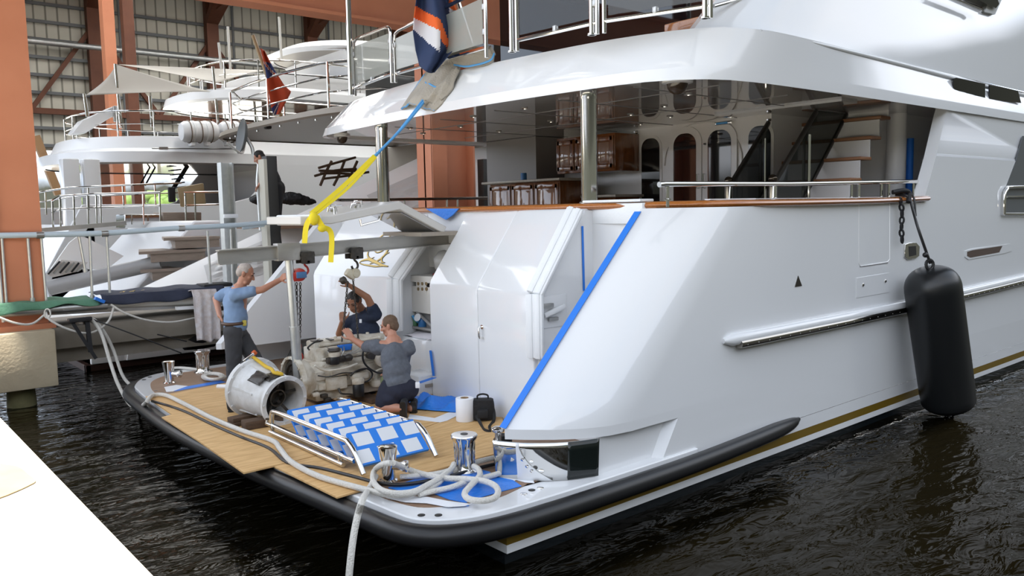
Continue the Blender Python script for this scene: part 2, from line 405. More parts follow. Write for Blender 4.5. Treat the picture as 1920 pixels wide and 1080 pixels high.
# land and greenery beyond the hangar
mb = MB(); mb.box((40, 90, .2), (240, 76, 1.6)); struct('ground_far', mb, mat('pale_ground', (.62, .60, .54), .9))
GREEN = mat('leaf_green', (.07, .14, .025), .7, noise=(1.2, 1.3, (.16, .24, .05)))
rg = random.Random(3)
for i, (u, h, wd) in enumerate(((152, 3.2, 2.6), (201, 4.4, 3.0), (247, 3.4, 2.4), (300, 3.6, 2.6))):
    p = P(u, 345, y=72); t = thing('tree', ['green tree beyond the hangar, leftmost gap behind the white deck pillar', 'broad green tree beyond the hangar between the two white deck pillars', 'round green tree beyond the hangar right of the dark rust column', 'green tree beyond the hangar under the stair of the far yacht'][i], 'tree', (p.x, 72, 1))
    mb = MB()
    for k in range(16):
        mb.ball((p.x+rg.uniform(-.32, .32)*wd, 72+rg.uniform(-.3, .3)*wd, 1+h*rg.uniform(.45, 1.0)), rg.uniform(.4, .7), 2)
    o = mb.build('crown', GREEN, t); md = o.modifiers.new('leafy', 'DISPLACE'); tx = bpy.data.textures.new('leaf', 'CLOUDS'); tx.noise_scale = .35; md.texture = tx; md.strength = .5
    mb = MB(); mb.tube([(p.x, 72, 1), (p.x, 72, 1+h*.7)], .15, 8); mb.build('trunk', WOODD, t)
# ================================================================ THE YACHT
YS, YC = 4.79, 8.77                     # starboard side, centre line
YP = 2*YC-YS
def mir(p): return V((p[0], 2*YC-p[1], p[2]))
yacht = thing('motor_yacht', 'large glossy white motor yacht with gold waterline stripe, stern towards the quay', 'yacht', (8, YC, 0))
# ---- hull bands below the platform
plan = [(3.97, YS), (4.0, YS-.0), (8, YS-.01), (30, YS), (36, 5.9), (42, 8.2)]
def hullband(mb, z0, z1, mi, y_in=0):
    mb.mi = mi
    for f in (lambda p: p, mir):
        q = [(x, y+y_in, 0) for x, y in plan]
        for a, b in zip(q, q[1:]):
            mb.face([f(V((a[0], a[1], z0))), f(V((b[0], b[1], z0))), f(V((b[0], b[1], z1))), f(V((a[0], a[1], z1)))])
    mb.face([V((3.97, YS+y_in, z0)), V((3.97, YP-y_in, z0)), V((3.97, YP-y_in, z1)), V((3.97, YS+y_in, z1))])
mb = MB()
hullband(mb, -.7, .095, 1, .03); hullband(mb, .095, .165, 0); hullband(mb, .165, .26, 2); hullband(mb, .26, .40, 0)
XT, XB = 6.28, 4.47                     # slanted aft edge of the wings: top and bottom
ZW = [.80, .885, .89, 1.1, 1.4, 1.7, 2.0, 2.3, 2.55, 2.76, 2.79]
def xe(z): return XB if z < .89 else XB+(z-.89)*(XT-XB)/(2.76-.89)
def wing(s, z): 
    x = xe(z)+1.0*s; return V((x, YS+.60*(1-s)**2.1, z))
S_ = [0, .06, .12, .2, .3, .4, .5, .6, .75, 1.0]
LX = [8.3, 10, 11.3, 13, 16, 22, 30, 36, 42]
def ybow(x): return YS if x <= 30 else YS+(x-30)**1.6/12**1.6*3.6
mb.mi = 0
for f in (lambda p: p, mir):
    rows = []
    for z in ZW:
        rows.append([f(wing(s, z)) for s in S_]+[f(V((x, ybow(x), z))) for x in LX])
    vs = [[mb.b.verts.new(p) for p in r] for r in rows]
    for A, B in zip(vs, vs[1:]):
        for j in range(len(A)-1): mb.b.faces.new((A[j], A[j+1], B[j+1], B[j]))
    # inner skin of the wing, its bottom and the slanted edge
    inn = [[f(V((xe(z), YS+.60, z))), f(V((xe(z)+.06, YS+.66, z))), f(V((7.6, YS+.66, z)))] for z in ZW]
    for a, b in zip(inn, inn[1:]):
        for j in range(2): mb.face([a[j], a[j+1], b[j+1], b[j]])
    mb.face([f(wing(s, .80)) for s in S_]+[f(V((6.0, YS+.66, .80))), f(V((xe(.8)+.06, YS+.66, .80)))])
    # side between the platform and the wing bottom, with a recess just forward of the fairlead
    mb.face([f(V(p)) for p in ((6.10, YS, .80), (42, 8.39, .80), (42, 8.39, .40), (5.92, YS, .40))]) if False else None
    q = [(6.12, YS), (8.3, YS), (30, YS), (36, ybow(36)), (42, ybow(42))]
    for i, (a, b) in enumerate(zip(q, q[1:])):
        x0b = 5.86 if i == 0 else a[0]
        mb.face([f(V((x0b, a[1], .40))), f(V((b[0], b[1], .40))), f(V((b[0], b[1], .80))), f(V((a[0], a[1], .80)))])
    mb.face([f(V(p)) for p in ((5.06, YS+.09, .40), (5.80, YS+.09, .40), (6.03, YS+.09, .79), (5.06, YS+.09, .79))])
    mb.face([f(V(p)) for p in ((5.80, YS+.09, .40), (5.86, YS, .40), (6.12, YS, .80), (6.03, YS+.09, .79))])
    mb.face([f(V(p)) for p in ((5.06, YS+.09, .79), (6.03, YS+.09, .79), (6.12, YS, .80), (5.45, YS, .80))])
    # superstructure side forward of the open aft deck
    mb.face([f(V((11.36, YS, 2.79))), f(V((16, YS, 2.79))), f(V((16, YS, 3.42))), f(V((11.72, YS, 3.42)))])
    for a, b in ((16, 22), (22, 30)): mb.face([f(V((a, YS, 2.79))), f(V((b, YS, 2.79))), f(V((b, YS+.1, 3.42))), f(V((a, YS, 3.42)))])
    k = YS+.035
    mb.face([f(V(p)) for p in ((11.72, YS, 3.42), (16, YS, 3.42), (16, k, 3.46), (11.77, k, 3.46))])
    mb.face([f(V(p)) for p in ((11.77, k, 3.46), (16, k, 3.46), (16, k, 4.12), (12.13, k, 4.12), (12.08, k, 4.0))])
    mb.face([f(V(p)) for p in ((16, YS, 3.42), (30, YS+.1, 3.42), (30, k+.1, 4.12), (16, k, 4.12))])
    # bright slanted end of the side panel
    mb.face([f(V(p)) for p in ((11.36, YS, 2.79), (11.72, YS, 3.42), (11.72, YS+.16, 3.42), (11.36, YS+.16, 2.79))])
    mb.face([f(V(p)) for p in ((11.72, YS, 3.42), (12.08, k, 4.0), (12.08, k+.16, 4.0), (11.72, YS+.16, 3.42))])
    mb.face([f(V(p)) for p in ((12.08, k, 4.0), (12.15, k, 4.12), (12.15, k+.16, 4.12), (12.08, k+.16, 4.0))])
    # inner bulwark
    mb.face([f(V(p)) for p in ((6.8, YS+.16, 2.0), (14, YS+.16, 2.0), (14, YS+.16, 2.79), (6.8, YS+.16, 2.79))])
    mb.face([f(V(p)) for p in ((11.36, YS+.16, 2.79), (11.72, YS+.16, 3.42), (12.08, k+.16, 4.0), (12.15, YS+.16, 4.12), (16, YS+.16, 4.12), (16, YS+.16, 2.79))])
bmesh.ops.remove_doubles(mb.b, verts=mb.b.verts[:], dist=.0008)
hull = mb.build('hull', [WHITE, NAVY, GOLD], yacht, 32, flat=False)
# ---- seams and fittings on the starboard side
def plate(name, pts, m, dep, parent=yacht, y=YS, **k):
    mb = MB(); mb.prism([V((p.x, y-dep, p.z)) for p in pts], (0, dep+.012, 0)); return mb.build(name, m, parent, **k)
def side(*pts): return [P(u, v, y=YS) for u, v in pts]
seam = mat('pale_seam', (.88, .89, .90), .25); seamd = mat('dark_seam', (.20, .20, .21), .4)
mb = MB(); q = side((1610, 372), (1610, 494), (1613, 499), (1664, 491), (1668, 486), (1668, 366)); mb.tube([p-V((0, .001, 0)) for p in q], .006, 6)
mb.mi = 1; q = side((1612, 500), (1664, 493)); mb.tube([p-V((0, .001, 0)) for p in q], .007, 6); mb.build('gangway_gate_seam', [seam, seamd], yacht)
q = side((1605, 521), (1667, 511), (1667, 548), (1605, 559)); pl = plate('access_panel', q, WHITE, .006, bev=.003)
for c in ((1617, 534), (1659, 527)):
    p = P(*c, y=YS); mb = MB(); mb.lathe([(.022, 0), (.022, .006), (.012, .012)], 14, frame((p.x, YS-.006, p.z), (0, -1, 0))); mb.mi = 1; mb.lathe([(.010, .0), (.010, .016)], 10, frame((p.x, YS-.006, p.z), (0, -1, 0))); mb.build('lock', [CHROME, BLACK], pl)
q = side((1496, 517), (1503, 536), (1490, 538)); plate('vent_triangle', q, mat('dull_steel', (.10, .09, .08), .3, .8), .006)
# slotted freeing port with teak back
q = side((1808, 470), (1822, 466), (1892, 457), (1899, 462), (1896, 471), (1884, 475), (1815, 487), (1808, 482))
mb = MB(); mb.prism([V((p.x, YS-.010, p.z)) for p in q], (0, .02, 0)); ft = mb.build('freeing_port', WHITE, yacht, bev=.004)
q = side((1812, 472), (1822, 469), (1878, 461), (1872, 473), (1818, 483), (1812, 480)); mb = MB(); mb.prism([V((p.x, YS-.0135, p.z)) for p in q], (0, .02, 0)); mb.build('louvre', mat('teak_louvre', (.13, .085, .06), .6, noise=(4, 1.3, (.05, .035, .03), (1, 1, 30))), ft)
# polished hawse plate
q = side((1695, 458), (1702, 455), (1716, 455), (1722, 462), (1721, 480), (1714, 485), (1700, 487), (1694, 482)); h = plate('hawse_plate', q, CHROME, .02, bev=.006)
q = side((1701, 462), (1714, 461), (1715, 478), (1702, 481)); mb = MB(); mb.prism([V((p.x, YS-.024, p.z)) for p in q], (0, .01, 0)); mb.build('hawse_hole', mat('hole_grey', (.06, .06, .065), .3, .6), h)
# rubbing strake: white half-round with chrome strip beneath
zr = 1.44
path = [V((6.83, YS-.005, 1.452)), V((6.95, YS-.02, 1.455)), V((7.3, YS-.03, 1.455)), V((9, YS-.03, 1.45)), V((11, YS-.03, 1.45)), V((14, YS-.03, 1.49)), V((18, YS-.03, 1.56)), V((30, YS-.03, 1.8))]
mb = MB(); mb.tube(path, lambda t: .066 if t > .01 else .025, 14); mb.build('rub_rail', WHITE, yacht)
mb = MB(); mb.tube([p+V((.08, -.036, -.050)) for p in path[1:]], .046, 12)
mb.mi = 1
for i in range(46):
    x = 7.1+i*.2; z = 1.443+max(0, x-11)*.0125; mb.ball((x, YS-.112, z-.045), .006, 1)
mb.build('chrome_strip', [mat('dark_polished_steel', (.36, .34, .31), .10, 1.0), CHROME], yacht)
# portlights and door right of frame
for i, q in enumerate((side((1799, 146), (1804, 144), (1858, 156), (1858, 182), (1806, 172), (1799, 164)), side((1866, 158), (1919, 169), (1925, 192), (1866, 184)))):
    k = plate('side_window', [V((p.x, 0, p.z)) for p in q], mat('black_portlight', (.004, .004, .005), .12, spec=.35), .004, y=YS+.082)
q = side((1884, 355), (1882, 398), (1960, 398), (1965, 250), (1918, 255), (1905, 300)); plate('boarding_opening', [V((p.x, 0, p.z)) for p in q], mat('shade_grey', (.10, .11, .12), .3), .006)
mb = MB(); q = side((1877, 402), (1878, 366), (1884, 354), (1892, 351), (1970, 350)); mb.tube([p-V((0, .04, 0)) for p in q], .028, 10, smooth=3); q = side((1877, 402), (1970, 403)); mb.tube([p-V((0, .04, 0)) for p in q], .02, 8); q = side((1884, 369), (1970, 368)); mb.tube([p-V((0, .03, 0)) for p in q], .016, 8)
mb.build('boarding_rail', CHROME, yacht)
# ---- rubber fender belt
belt = [V((9.2, YP+.03, .36)), V((6, YP+.03, .35)), V((4.3, 12.78, .33)), V((3.76, 12.74, .32)), V((3.40, 12.47, .31)), V((3.17, 12.0, .30)), V((3.08, 11.2, .30)), V((2.99, 9.9, .30)), V((2.98, 8.77, .30)), V((3.04, 7.4, .30)), V((3.14, 6.3, .30)), V((3.20, 5.6, .30)), V((3.25, 5.2, .30)), V((3.36, 4.98, .30)), V((3.56, 4.83, .30)), V((3.85, 4.74, .31)), V((4.3, 4.70, .32)), V((5.0, 4.68, .33)), V((6.2, 4.68, .355)), V((7.3, 4.70, .375)), V((7.95, 4.73, .39)), V((8.25, 4.77, .40))]
belt = [V((p.x, p.y, max(p.z, .355) if p.x < 7 else p.z)) for p in belt]
mb = MB(); mb.tube(belt, lambda t: 0.088 if t < .93 else .088*max(.25, sqrt(max(0, (1-t)/.07))), 14, smooth=5)
mb.build('rubber_fender_belt', BLACK, yacht)
# ---- swim platform
outl = [(6.4, 4.76), (5.0, 4.77), (4.3, 4.79), (3.99, 4.81), (3.75, 4.85), (3.56, 4.93), (3.40, 5.06), (3.32, 5.24), (3.28, 5.75), (3.20, 6.4), (3.10, 7.4), (3.05, 8.77), (3.07, 9.9), (3.14, 11.1), (3.20, 11.7), (3.26, 12.05), (3.48, 12.49), (3.82, 12.74), (4.3, 12.76), (6.4, 12.78)]
oc = cat([V((x, y, 0)) for x, y in outl], 4)
mb = MB(); mb.prism([V((p.x, p.y, .33)) for p in oc], (0, 0, .125)); mb.mi = 1
mb.prism([V((p.x, p.y, .28)) for p in cat([V((x+.08, y+(.08 if y < 8 else -.08), 0)) for x, y in outl], 2)], (0, 0, .06))
plat = mb.build('swim_platform', [WHITE, WHITE], yacht, bev=.012)
tk = [(6.3, 4.96), (4.62, 5.10), (4.50, 5.12), (4.09, 5.04), (3.79, 5.13), (3.56, 5.25), (3.46, 5.41), (3.40, 5.75), (3.34, 6.4), (3.26, 7.4), (3.2, 8.77), (3.22, 9.9), (3.30, 11.2), (3.40, 11.8), (3.56, 12.2), (3.85, 12.45), (4.3, 12.5), (6.3, 12.5)]
mb = MB(); mb.prism([V((p.x, p.y, .45)) for p in cat([V((x, y, 0)) for x, y in tk], 4)], (0, 0, .010)); mb.build('teak_inlay', TEAKD, yacht)
holes = [(792, 964), (822, 964), (1012, 922), (978, 918), (268, 710), (287, 706), (292, 733), (300, 736)]
for i, (u, v) in enumerate(((790, 966), (822, 966), (982, 926), (997, 919), (1013, 915), (270, 712), (281, 707), (292, 733), (303, 737))):
    p = P(u, v, z=.456); mb = MB(); mb.lathe([(.030, -.004), (.030, .004), (.024, .006)], 18, M.Translation((p.x, p.y, .455))); mb.build('deck_drain', CHROME if i in (2, 4) else BLACK, yacht)
# ---- polished fairleads beneath the wings
fl = [(4.42, 5.45), (4.47, 5.33), (4.58, 5.16), (4.80, 4.97), (5.08, 4.86)]
fc = cat([V((x, y, 0)) for x, y in fl], 6)
def fpt(s_, z, lift=0):
    k = s_*(len(fc)-1); j = min(len(fc)-2, int(k)); q = fc[j].lerp(fc[j+1], k-j); t = (fc[j+1]-fc[j]).normalized(); n = V((t.y, -t.x, 0)); n = n if n.x+n.y < 0 else -n
    tl = .055*(z-.46)/.35*(1-.5*s_); return V((q.x, q.y, z))+n*(tl+lift)
def fband(s0, s1, lift, nz=6, ns=20, z0=.465, z1=.805):
    return lambda u, v: fpt(s0(v)+(s1(v)-s0(v))*u, z0+(z1-z0)*v, lift)
MIRR = mat('mirror_steel', (.62, .62, .61), .04, 1.0)
mb = MB(); mb.grid(fband(lambda v: 0, lambda v: 1, 0), 30, 6); fp_ = mb.build('fairlead_plate', MIRR, yacht, solid=.012)
ck = lambda v: .40+.22*(1-v)**2.2
mb = MB(); mb.grid(fband(lambda v: .36, lambda v: .385+.27*(1-v)**1.8, .012), 12, 10); mb.build('fairlead_cheek', WHITE, yacht, solid=.012)
for s_, z_ in ((.42, .66), (.46, .60), (.50, .56)):
    p = fpt(s_, z_, .018); t = fpt(s_, z_, .03)-p; mb = MB(); mb.lathe([(.020, -.004), (.020, .004), (.012, .007)], 14, frame(p, t)); mb.build('cheek_stud', CHROME, yacht)
mb = MB(); mb.grid(fband(lambda v: .76, lambda v: 1.0, .010), 10, 4); mb.build('roller_shade', mat('deep_green_black', (.008, .012, .011), .12), yacht, solid=.01)
mb = MB(); mb.lathe([(.055, 0), (.06, .01), (.06, .03), (.03, .045)], 18, M.Translation((4.50, 5.52, .84))); mb.lathe([(.03, -.36), (.03, 0)], 12, M.Translation((4.50, 5.52, .84))); mb.build('roller_pin', CHROME, yacht)
mb = MB(); mb.lathe([(.07, .0), (.085, .04), (.085, .26), (.06, .30)], 16, M.Translation((4.62, 5.60, .47))); mb.build('fairlead_roller', MATTEBLK, yacht)
# ---- transom blocks with a knuckle: lower part upright, upper part raked forward
def block(name, y0, y1, xb0, xb1, n=1):
    """y0 < y1; xb = x at the platform for y0, y1"""
    prof = [(0, .44), (0, 1.88), (.02, 1.94), (.62, 2.76), (.66, 2.80), (.95, 2.80), (.95, .44)]
    mb = MB(); secs = []
    for k in range(n+1):
        t = k/n; y = y0+(y1-y0)*t; xb = xb0+(xb1-xb0)*t
        secs.append([V((xb+dx, y, z)) for dx, z in prof])
    mb.loft(secs); return mb.build(name, WHITE, yacht, 30, bev=.015)
block('transom_panel', 6.32, 7.44, 5.66, 5.80, 2)
block('transom_panel', 7.445, 8.50, 5.80, 5.86, 2)
block('transom_panel', 9.36, 11.3, 5.84, 5.68, 2)
# panel door line, handles
def dhandle(u, v0, v1, x, parent, nm='door_handle'):
    a, b = P(u, v0, x=x), P(u+1, v1, x=x); o = V((-.05, 0, 0))
    mb = MB(); mb.tube([a, a+o, a+o*1.15+V((0, 0, -.02)), b+o*1.15+V((0, 0, .02)), b+o, b], .012, 8); mb.lathe([(.026, 0), (.026, .014)], 14, frame(a, (-1, 0, 0))); mb.build(nm, CHROME, parent)
dhandle(905, 613, 633, 5.79, yacht); dhandle(996, 622, 642, 5.66, yacht)
# lazarette opening: cheeks, shelves, back, lower door and step
mb = MB(); mb.box((7.5, 8.93, 1.6), (.04, 1.0, 2.4)); mb.box((6.6, 8.93, 2.52), (1.7, .9, .05)); mb.box((6.6, 8.93, .6), (1.7, .9, .04)); mb.mi = 1
mb.build('lazarette_lining', [BEIGE, BEIGE], yacht)
mb = MB(); mb.box((6.55, 8.93, 1.90), (.8, .86, .09)); mb.box((6.18, 8.93, 1.62), (.04, .86, .36)); mb.build('locker_shelf', WARM, yacht, bev=.006)
mb = MB()
for i in range(3):
    for j in range(2):
        p = P(783+i*7.5, 532+j*10, x=6.14); mb.lathe([(.024, 0), (.024, .012), (.016, .014)], 12, frame((6.158, p.y, p.z), (-1, 0, 0)))
mb.mi = 1; p0 = P(790, 538, x=6.155); mb.box((6.157, p0.y, p0.z), (.008, .24, .21)); mb.build('outlet_panel', [mat('brass_ring', (.30, .22, .12), .4, .6), WARM], yacht)
mb = MB(); mb.box((6.6, 8.93, 1.23), (.9, .86, .03)); mb.bar((6.16, 9.25, 1.44), (6.16, 8.75, 1.22), .02, .03); mb.build('locker_floor', mat('shelf_grey', (.35, .34, .33), .5), yacht)
mb = MB(); mb.box((6.24, 8.93, 1.30), (.02, .86, .26)); mb.build('locker_back', mat('grey_panel', (.30, .29, .28), .5), yacht)
mb = MB(); mb.box((6.02, 8.94, .82), (.1, .86, .62), bev=.02); d0 = mb.build('locker_door', WHITE, yacht)
mb = MB(); mb.box((5.86, 8.72, .60), (.40, .44, .26), bev=.015); mb.build('boarding_step', WHITE, yacht)
# ---- passage to the aft deck on the starboard side
mb = MB(); mb.prism([(5.70, 6.28, .44), (7.3, 6.28, .44), (7.3, 6.28, 2.78), (6.42, 6.28, 2.78), (5.72, 6.28, 1.9)], (0, .04, 0)); mb.box((7.3, 5.85, 1.6), (.04, 1.0, 2.4)); mb.box((6.55, 5.85, .52), (1.6, .95, .14)); mb.box((6.75, 5.85, .75), (1.2, .95, .3)); mb.box((7.0, 5.85, 1.1), (.7, .95, .4)); mb.build('side_passage', WHITE, yacht)
p = P(1036, 580, y=6.28)
mb = MB(); mb.box((p.x+.02, 6.274, p.z-.02), (.36, .012, .34), bev=.004); lp = mb.build('latch_plate', WHITE, yacht)
mb = MB(); mb.box((p.x-.10, 6.25, p.z+.05), (.16, .04, .05), bev=.01); mb.build('latch', STEEL, lp)
mb = MB(); mb.box((p.x-.02, 6.25, p.z-.10), (.14, .03, .04), bev=.008); mb.build('latch', STEEL, lp)
mb = MB(); mb.bar((p.x-.16, 6.24, p.z-.05), (p.x+.12, 6.22, p.z+.03), .05, .05, bev=.012); mb.build('latch_arm', WHITE, lp)
# mooring hardware on the platform
def capstan(u, v):
    p = P(u, v, z=.46); mb = MB()
    mb.lathe([(.135, 0), (.135, .02), (.10, .035), (.088, .06), (.082, .10), (.088, .22), (.10, .29), (.118, .31), (.122, .335), (.115, .345), (.04, .347)], 32, M.Translation((p.x, p.y, .46)))
    for k in range(12):
        a = k*pi/6; mb.bar((p.x+.086*cos(a), p.y+.086*sin(a), .53), (p.x+.093*cos(a), p.y+.093*sin(a), .74), .012, .012, V((cos(a), sin(a), 0)), .003)
    mb.mi = 1; mb.lathe([(.035, .345), (.035, .35)], 12, M.Translation((p.x, p.y, .46)))
    mb.build('capstan', [CHROME, BLACK], yacht)
capstan(872, 884); capstan(381, 699)
def cross_bollard(u, v, d):
    p = P(u, v, z=.46); mb = MB()
    mb.lathe([(.085, 0), (.085, .015), (.062, .03), (.058, .12), (.082, .29), (.085, .315), (.07, .325)], 26, M.Translation((p.x, p.y, .46)))
    m = frame((p.x, p.y, .60), d); mb.lathe([(.033, .03), (.036, .12), (.050, .15), (.052, .18), (.03, .19)], 18, m)
    mb.build('mooring_bollard', CHROME, yacht)
cross_bollard(729, 903, (.55, -.83, .05)); cross_bollard(318, 719, (.6, -.75, 0))
# ---- teak cap rail
cap = [V((11.45, YP-.02, 2.83)), V((8, YP, 2.82)), V((7.1, YP-.05, 2.82)), V((6.75, YP-.35, 2.82)), V((6.62, YP-.9, 2.82)), V((6.52, 10.6, 2.82)), V((6.50, 8.77, 2.82)), V((6.52, 7.0, 2.82)), V((6.60, 5.9, 2.82)), V((6.70, 5.4, 2.82)), V((6.95, 5.0, 2.82)), V((7.4, 4.84, 2.82)), V((8.5, 4.79, 2.82)), V((10, 4.79, 2.825)), V((11.42, 4.80, 2.845))]
def sweep(mb, path, prof, up=V((0, 0, 1))):
    secs = []
    for i, p in enumerate(path):
        t = (path[min(i+1, len(path)-1)]-path[max(i-1, 0)]).normalized(); sd = t.cross(up).normalized(); secs.append([p+sd*a+up*b for a, b in prof])
    mb.loft(secs); return mb
rp = [(.085*cos(a)*(1 if abs(cos(a)) < .9 else .95), .042*sin(a)) for a in [i*2*pi/14 for i in range(14)]]
mb = MB(); sweep(mb, cat(cap, 6), rp); mb.build('cap_rail', TEAK, yacht)
# bulwark under the aft part of the rail
bw = cat(cap[3:11], 6)
mb = MB(); sweep(mb, [p-V((0, 0, .42)) for p in bw], [(-.03, -.36), (.03, -.36), (.03, .40), (-.03, .40)]); mb.build('aft_bulwark', WHITE, yacht)
mb = MB(); mb.box((10.2, YC, 1.96), (5.7, 7.7, .08)); mb.box((7.0, 10.5, 1.96), (.8, 3.0, .08)); mb.build('aft_deck_floor', TEAKD, yacht)
# steel hand rail on the starboard bulwark, and the dark far one
mb = MB(); mb.tube([P(1236, 346, y=4.95), P(1245, 345, y=4.95), P(1480, 345, y=4.95), P(1728, 340, y=4.95), P(1731, 342, y=4.95)], .027, 10); hr = mb.build('hand_rail', CHROME, yacht)
for u in (1252, 1454, 1597, 1611, 1653, 1667, 1713):
    a = P(u, 345, y=4.95); mb = MB(); mb.tube([(a.x, 4.95, 2.80), (a.x, 4.95, P(u, 344, y=4.95).z)], .017, 8); mb.lathe([(.032, 0), (.032, .012), (.02, .02)], 12, M.Translation((a.x, 4.95, 2.86))); mb.build('stanchion', CHROME, yacht)
ry = YP-.15
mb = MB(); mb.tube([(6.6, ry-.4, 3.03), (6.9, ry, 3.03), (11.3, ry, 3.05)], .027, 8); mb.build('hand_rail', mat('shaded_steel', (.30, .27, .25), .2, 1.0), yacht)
for x in (7.9, 8.2, 9.15, 9.4): 
    mb = MB(); mb.tube([(x, ry, 2.84), (x, ry, 3.03)], .017, 8); mb.build('stanchion', CHROME, yacht)
# ---- two polished deck posts
def post(x, y):
    mb = MB(); mb.lathe([(.115, 2.86), (.115, 2.875), (.092, 2.89), (.090, 4.0), (.095, 4.02), (.098, 4.10)], 28, M.Translation((x, y, 0))); return mb.build('deck_post', CHROME, yacht)
post(6.66, 6.45); post(6.47, 10.5)
# ================================================================ AFT DECK AND UPPER DECK
def resample(pts, n):
    L = [0]
    for a, b in zip(pts, pts[1:]): L.append(L[-1]+(b-a).length)
    out = []; j = 0
    for i in range(n):
        s = L[-1]*i/(n-1)
        while j < len(pts)-2 and L[j+1] < s: j += 1
        t = (s-L[j])/max(1e-9, L[j+1]-L[j]); out.append(pts[j].lerp(pts[j+1], min(1, max(0, t))))
    return out
# plan outlines of the upper-deck overhang: lower lip and upper edge
lo = [(16, 12.78), (11.9, 12.78), (8.2, 12.76), (7.2, 12.72), (6.75, 12.62), (6.50, 12.40), (6.40, 12.0), (6.28, 10.6), (6.20, 9.2), (6.22, 7.87), (6.28, 6.97), (6.36, 6.2), (6.45, 5.65), (6.60, 5.30), (6.88, 5.03), (7.28, 4.90), (8.29, 4.83), (11.9, 4.79), (16, 4.80)]
hi = [(16, 12.66), (11.9, 12.66), (8.2, 12.66), (7.6, 12.60), (7.15, 12.45), (6.90, 12.2), (6.78, 11.8), (6.63, 10.8), (6.52, 9.8), (6.48, 8.44), (6.52, 7.57), (6.62, 6.45), (6.76, 5.80), (6.90, 5.40), (7.10, 5.08), (7.52, 4.90), (8.25, 4.84), (11.5, 4.92), (16, 5.02)]
N = 90
def ol(q, z, dz=0): return resample(cat([V((x, y, z)) for x, y in q], 6), N)
def lerpo(A, B, t): return [a.lerp(b, t) for a, b in zip(A, B)]
Lo, Hi = ol(lo, 4.06), ol(hi, 4.60)
def zset(Q, z): return [V((p.x, p.y, z)) for p in Q]
inset = lambda Q, d: [V((p.x+(d if p.x < 9 else 0)*(1 if 5.3 < p.y < 12.2 else .5), p.y+(d if p.y < YC else -d)*(1 if (p.y < 5.4 or p.y > 12.1) else 0), p.z)) for p in Q]
mb = MB()
mb.loft([inset(zset(Lo, 4.115), .10), inset(zset(Lo, 4.075), .07), zset(Lo, 4.06), zset(lerpo(Lo, Hi, .02), 4.08), zset(lerpo(Lo, Hi, .10), 4.185), zset(lerpo(Lo, Hi, .14), 4.20), zset(lerpo(Lo, Hi, .93), 4.575), zset(Hi, 4.605), inset(zset(Hi, 4.615), .05), inset(zset(Hi, 4.585), .12)], closed=False)
mb.build('overhang_fascia', WHITE, yacht, 24)
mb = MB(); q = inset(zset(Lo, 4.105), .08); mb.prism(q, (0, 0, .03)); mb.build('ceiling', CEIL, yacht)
mb = MB(); q = inset(zset(Hi, 4.50), .06); mb.prism(q, (0, 0, .06)); mb.build('upper_deck_floor', TEAKD, yacht)
mb = MB()
for y in (6.0, 7.2, 8.4, 9.6, 10.8): mb.box((9.2, y, 4.103), (4.6, .012, .006))
for x in (7.6, 9.0): mb.box((x, 8.6, 4.103), (.012, 6.4, .006))
mb.build('ceiling_seam', mat('ceil_seam', (.22, .21, .21), .3), yacht)
for u, v in ((983, 202), (935, 246), (887, 218), (1032, 227), (1182, 214), (1290, 176), (1245, 198), (1256, 218), (863, 237), (768, 240), (793, 250), (1200, 232)):
    p = P(u, v, z=4.105); mb = MB(); mb.lathe([(.045, 0), (.05, -.012), (.03, -.016), (.028, -.004)], 16, M.Translation((p.x, p.y, 4.105))); mb.build('downlight', CHROME, yacht)
for u, v, r in ((1270, 152, .13), (641, 254, .11)):
    p = P(u, v, z=4.1); mb = MB(); mb.lathe([(r*1.25, .01), (r*1.25, -.02), (r, -.03)], 24, M.Translation((p.x, p.y, 4.1))); k = mb.build('dome_base', WHITE, yacht)
    mb = MB(); mb.lathe([(r*.85, -.03), (r*.8, -.07), (r*.6, -.11), (r*.3, -.135), (.01, -.14)], 24, M.Translation((p.x, p.y, 4.1))); mb.build('dome_camera', mat('smoked_dome', (.05, .035, .025), .05), k)
# step in the ceiling above the stairs
mb = MB(); mb.prism([(9.9, 5.2, 4.075), (9.9, 7.1, 4.075), (10.3, 7.1, 4.075), (10.3, 5.2, 4.075)], (0, 0, .03)); mb.build('ceiling_beam', CEIL, yacht)
# ---- aft bulkhead with arched windows and double door
XBK = 10.6
BULK = mat('bulkhead_white', (.74, .72, .70), .22, coat=.3)
mb = MB(); mb.box((XBK+.05, 9.6, 3.05), (.1, 5.9, 2.12)); mb.build('aft_bulkhead', BULK, yacht)
mb = MB(); mb.box((12.5, 6.16, 3.05), (.1, 1.08, 2.12)); mb.prism([(XBK, 6.62, 2), (12.5, 6.62, 2), (12.5, 6.62, 4.11), (XBK, 6.62, 4.11)], (0, .06, 0)); mb.mi = 0
mb.lathe([(.14, 2.0), (.14, 4.11)], 20, M.Translation((12.35, 5.62, 0))); mb.box((14.5, 5.62, 3.05), (4.3, .1, 2.12))
mb.build('deckhouse_side', mat('side_white', (.84, .84, .84), .25), yacht)
mb = MB(); mb.box((16.2, 5.2, 3.05), (.1, .9, 2.1)); mb.build('side_deck_end', mat('passage_shade', (.12, .12, .11), .5), yacht)  # panel coloured dark to stand for shade down the side deck
mb = MB(); mb.box((14.2, 5.55, 3.0), (.35, .05, 1.9)); mb.build('side_door', CHERRYD, yacht)
p = P(1706, 300, x=12.6); mb = MB(); mb.lathe([(.05, 2.0), (.05, 3.75)], 12, M.Translation((p.x, p.y, 0)))
mb.build('rolled_curtain', BLUE, yacht)
mb = MB(); mb.box((13.2, 5.56, 3.35), (.14, .05, .22)); mb.build('junction_box', STEEL, yacht)
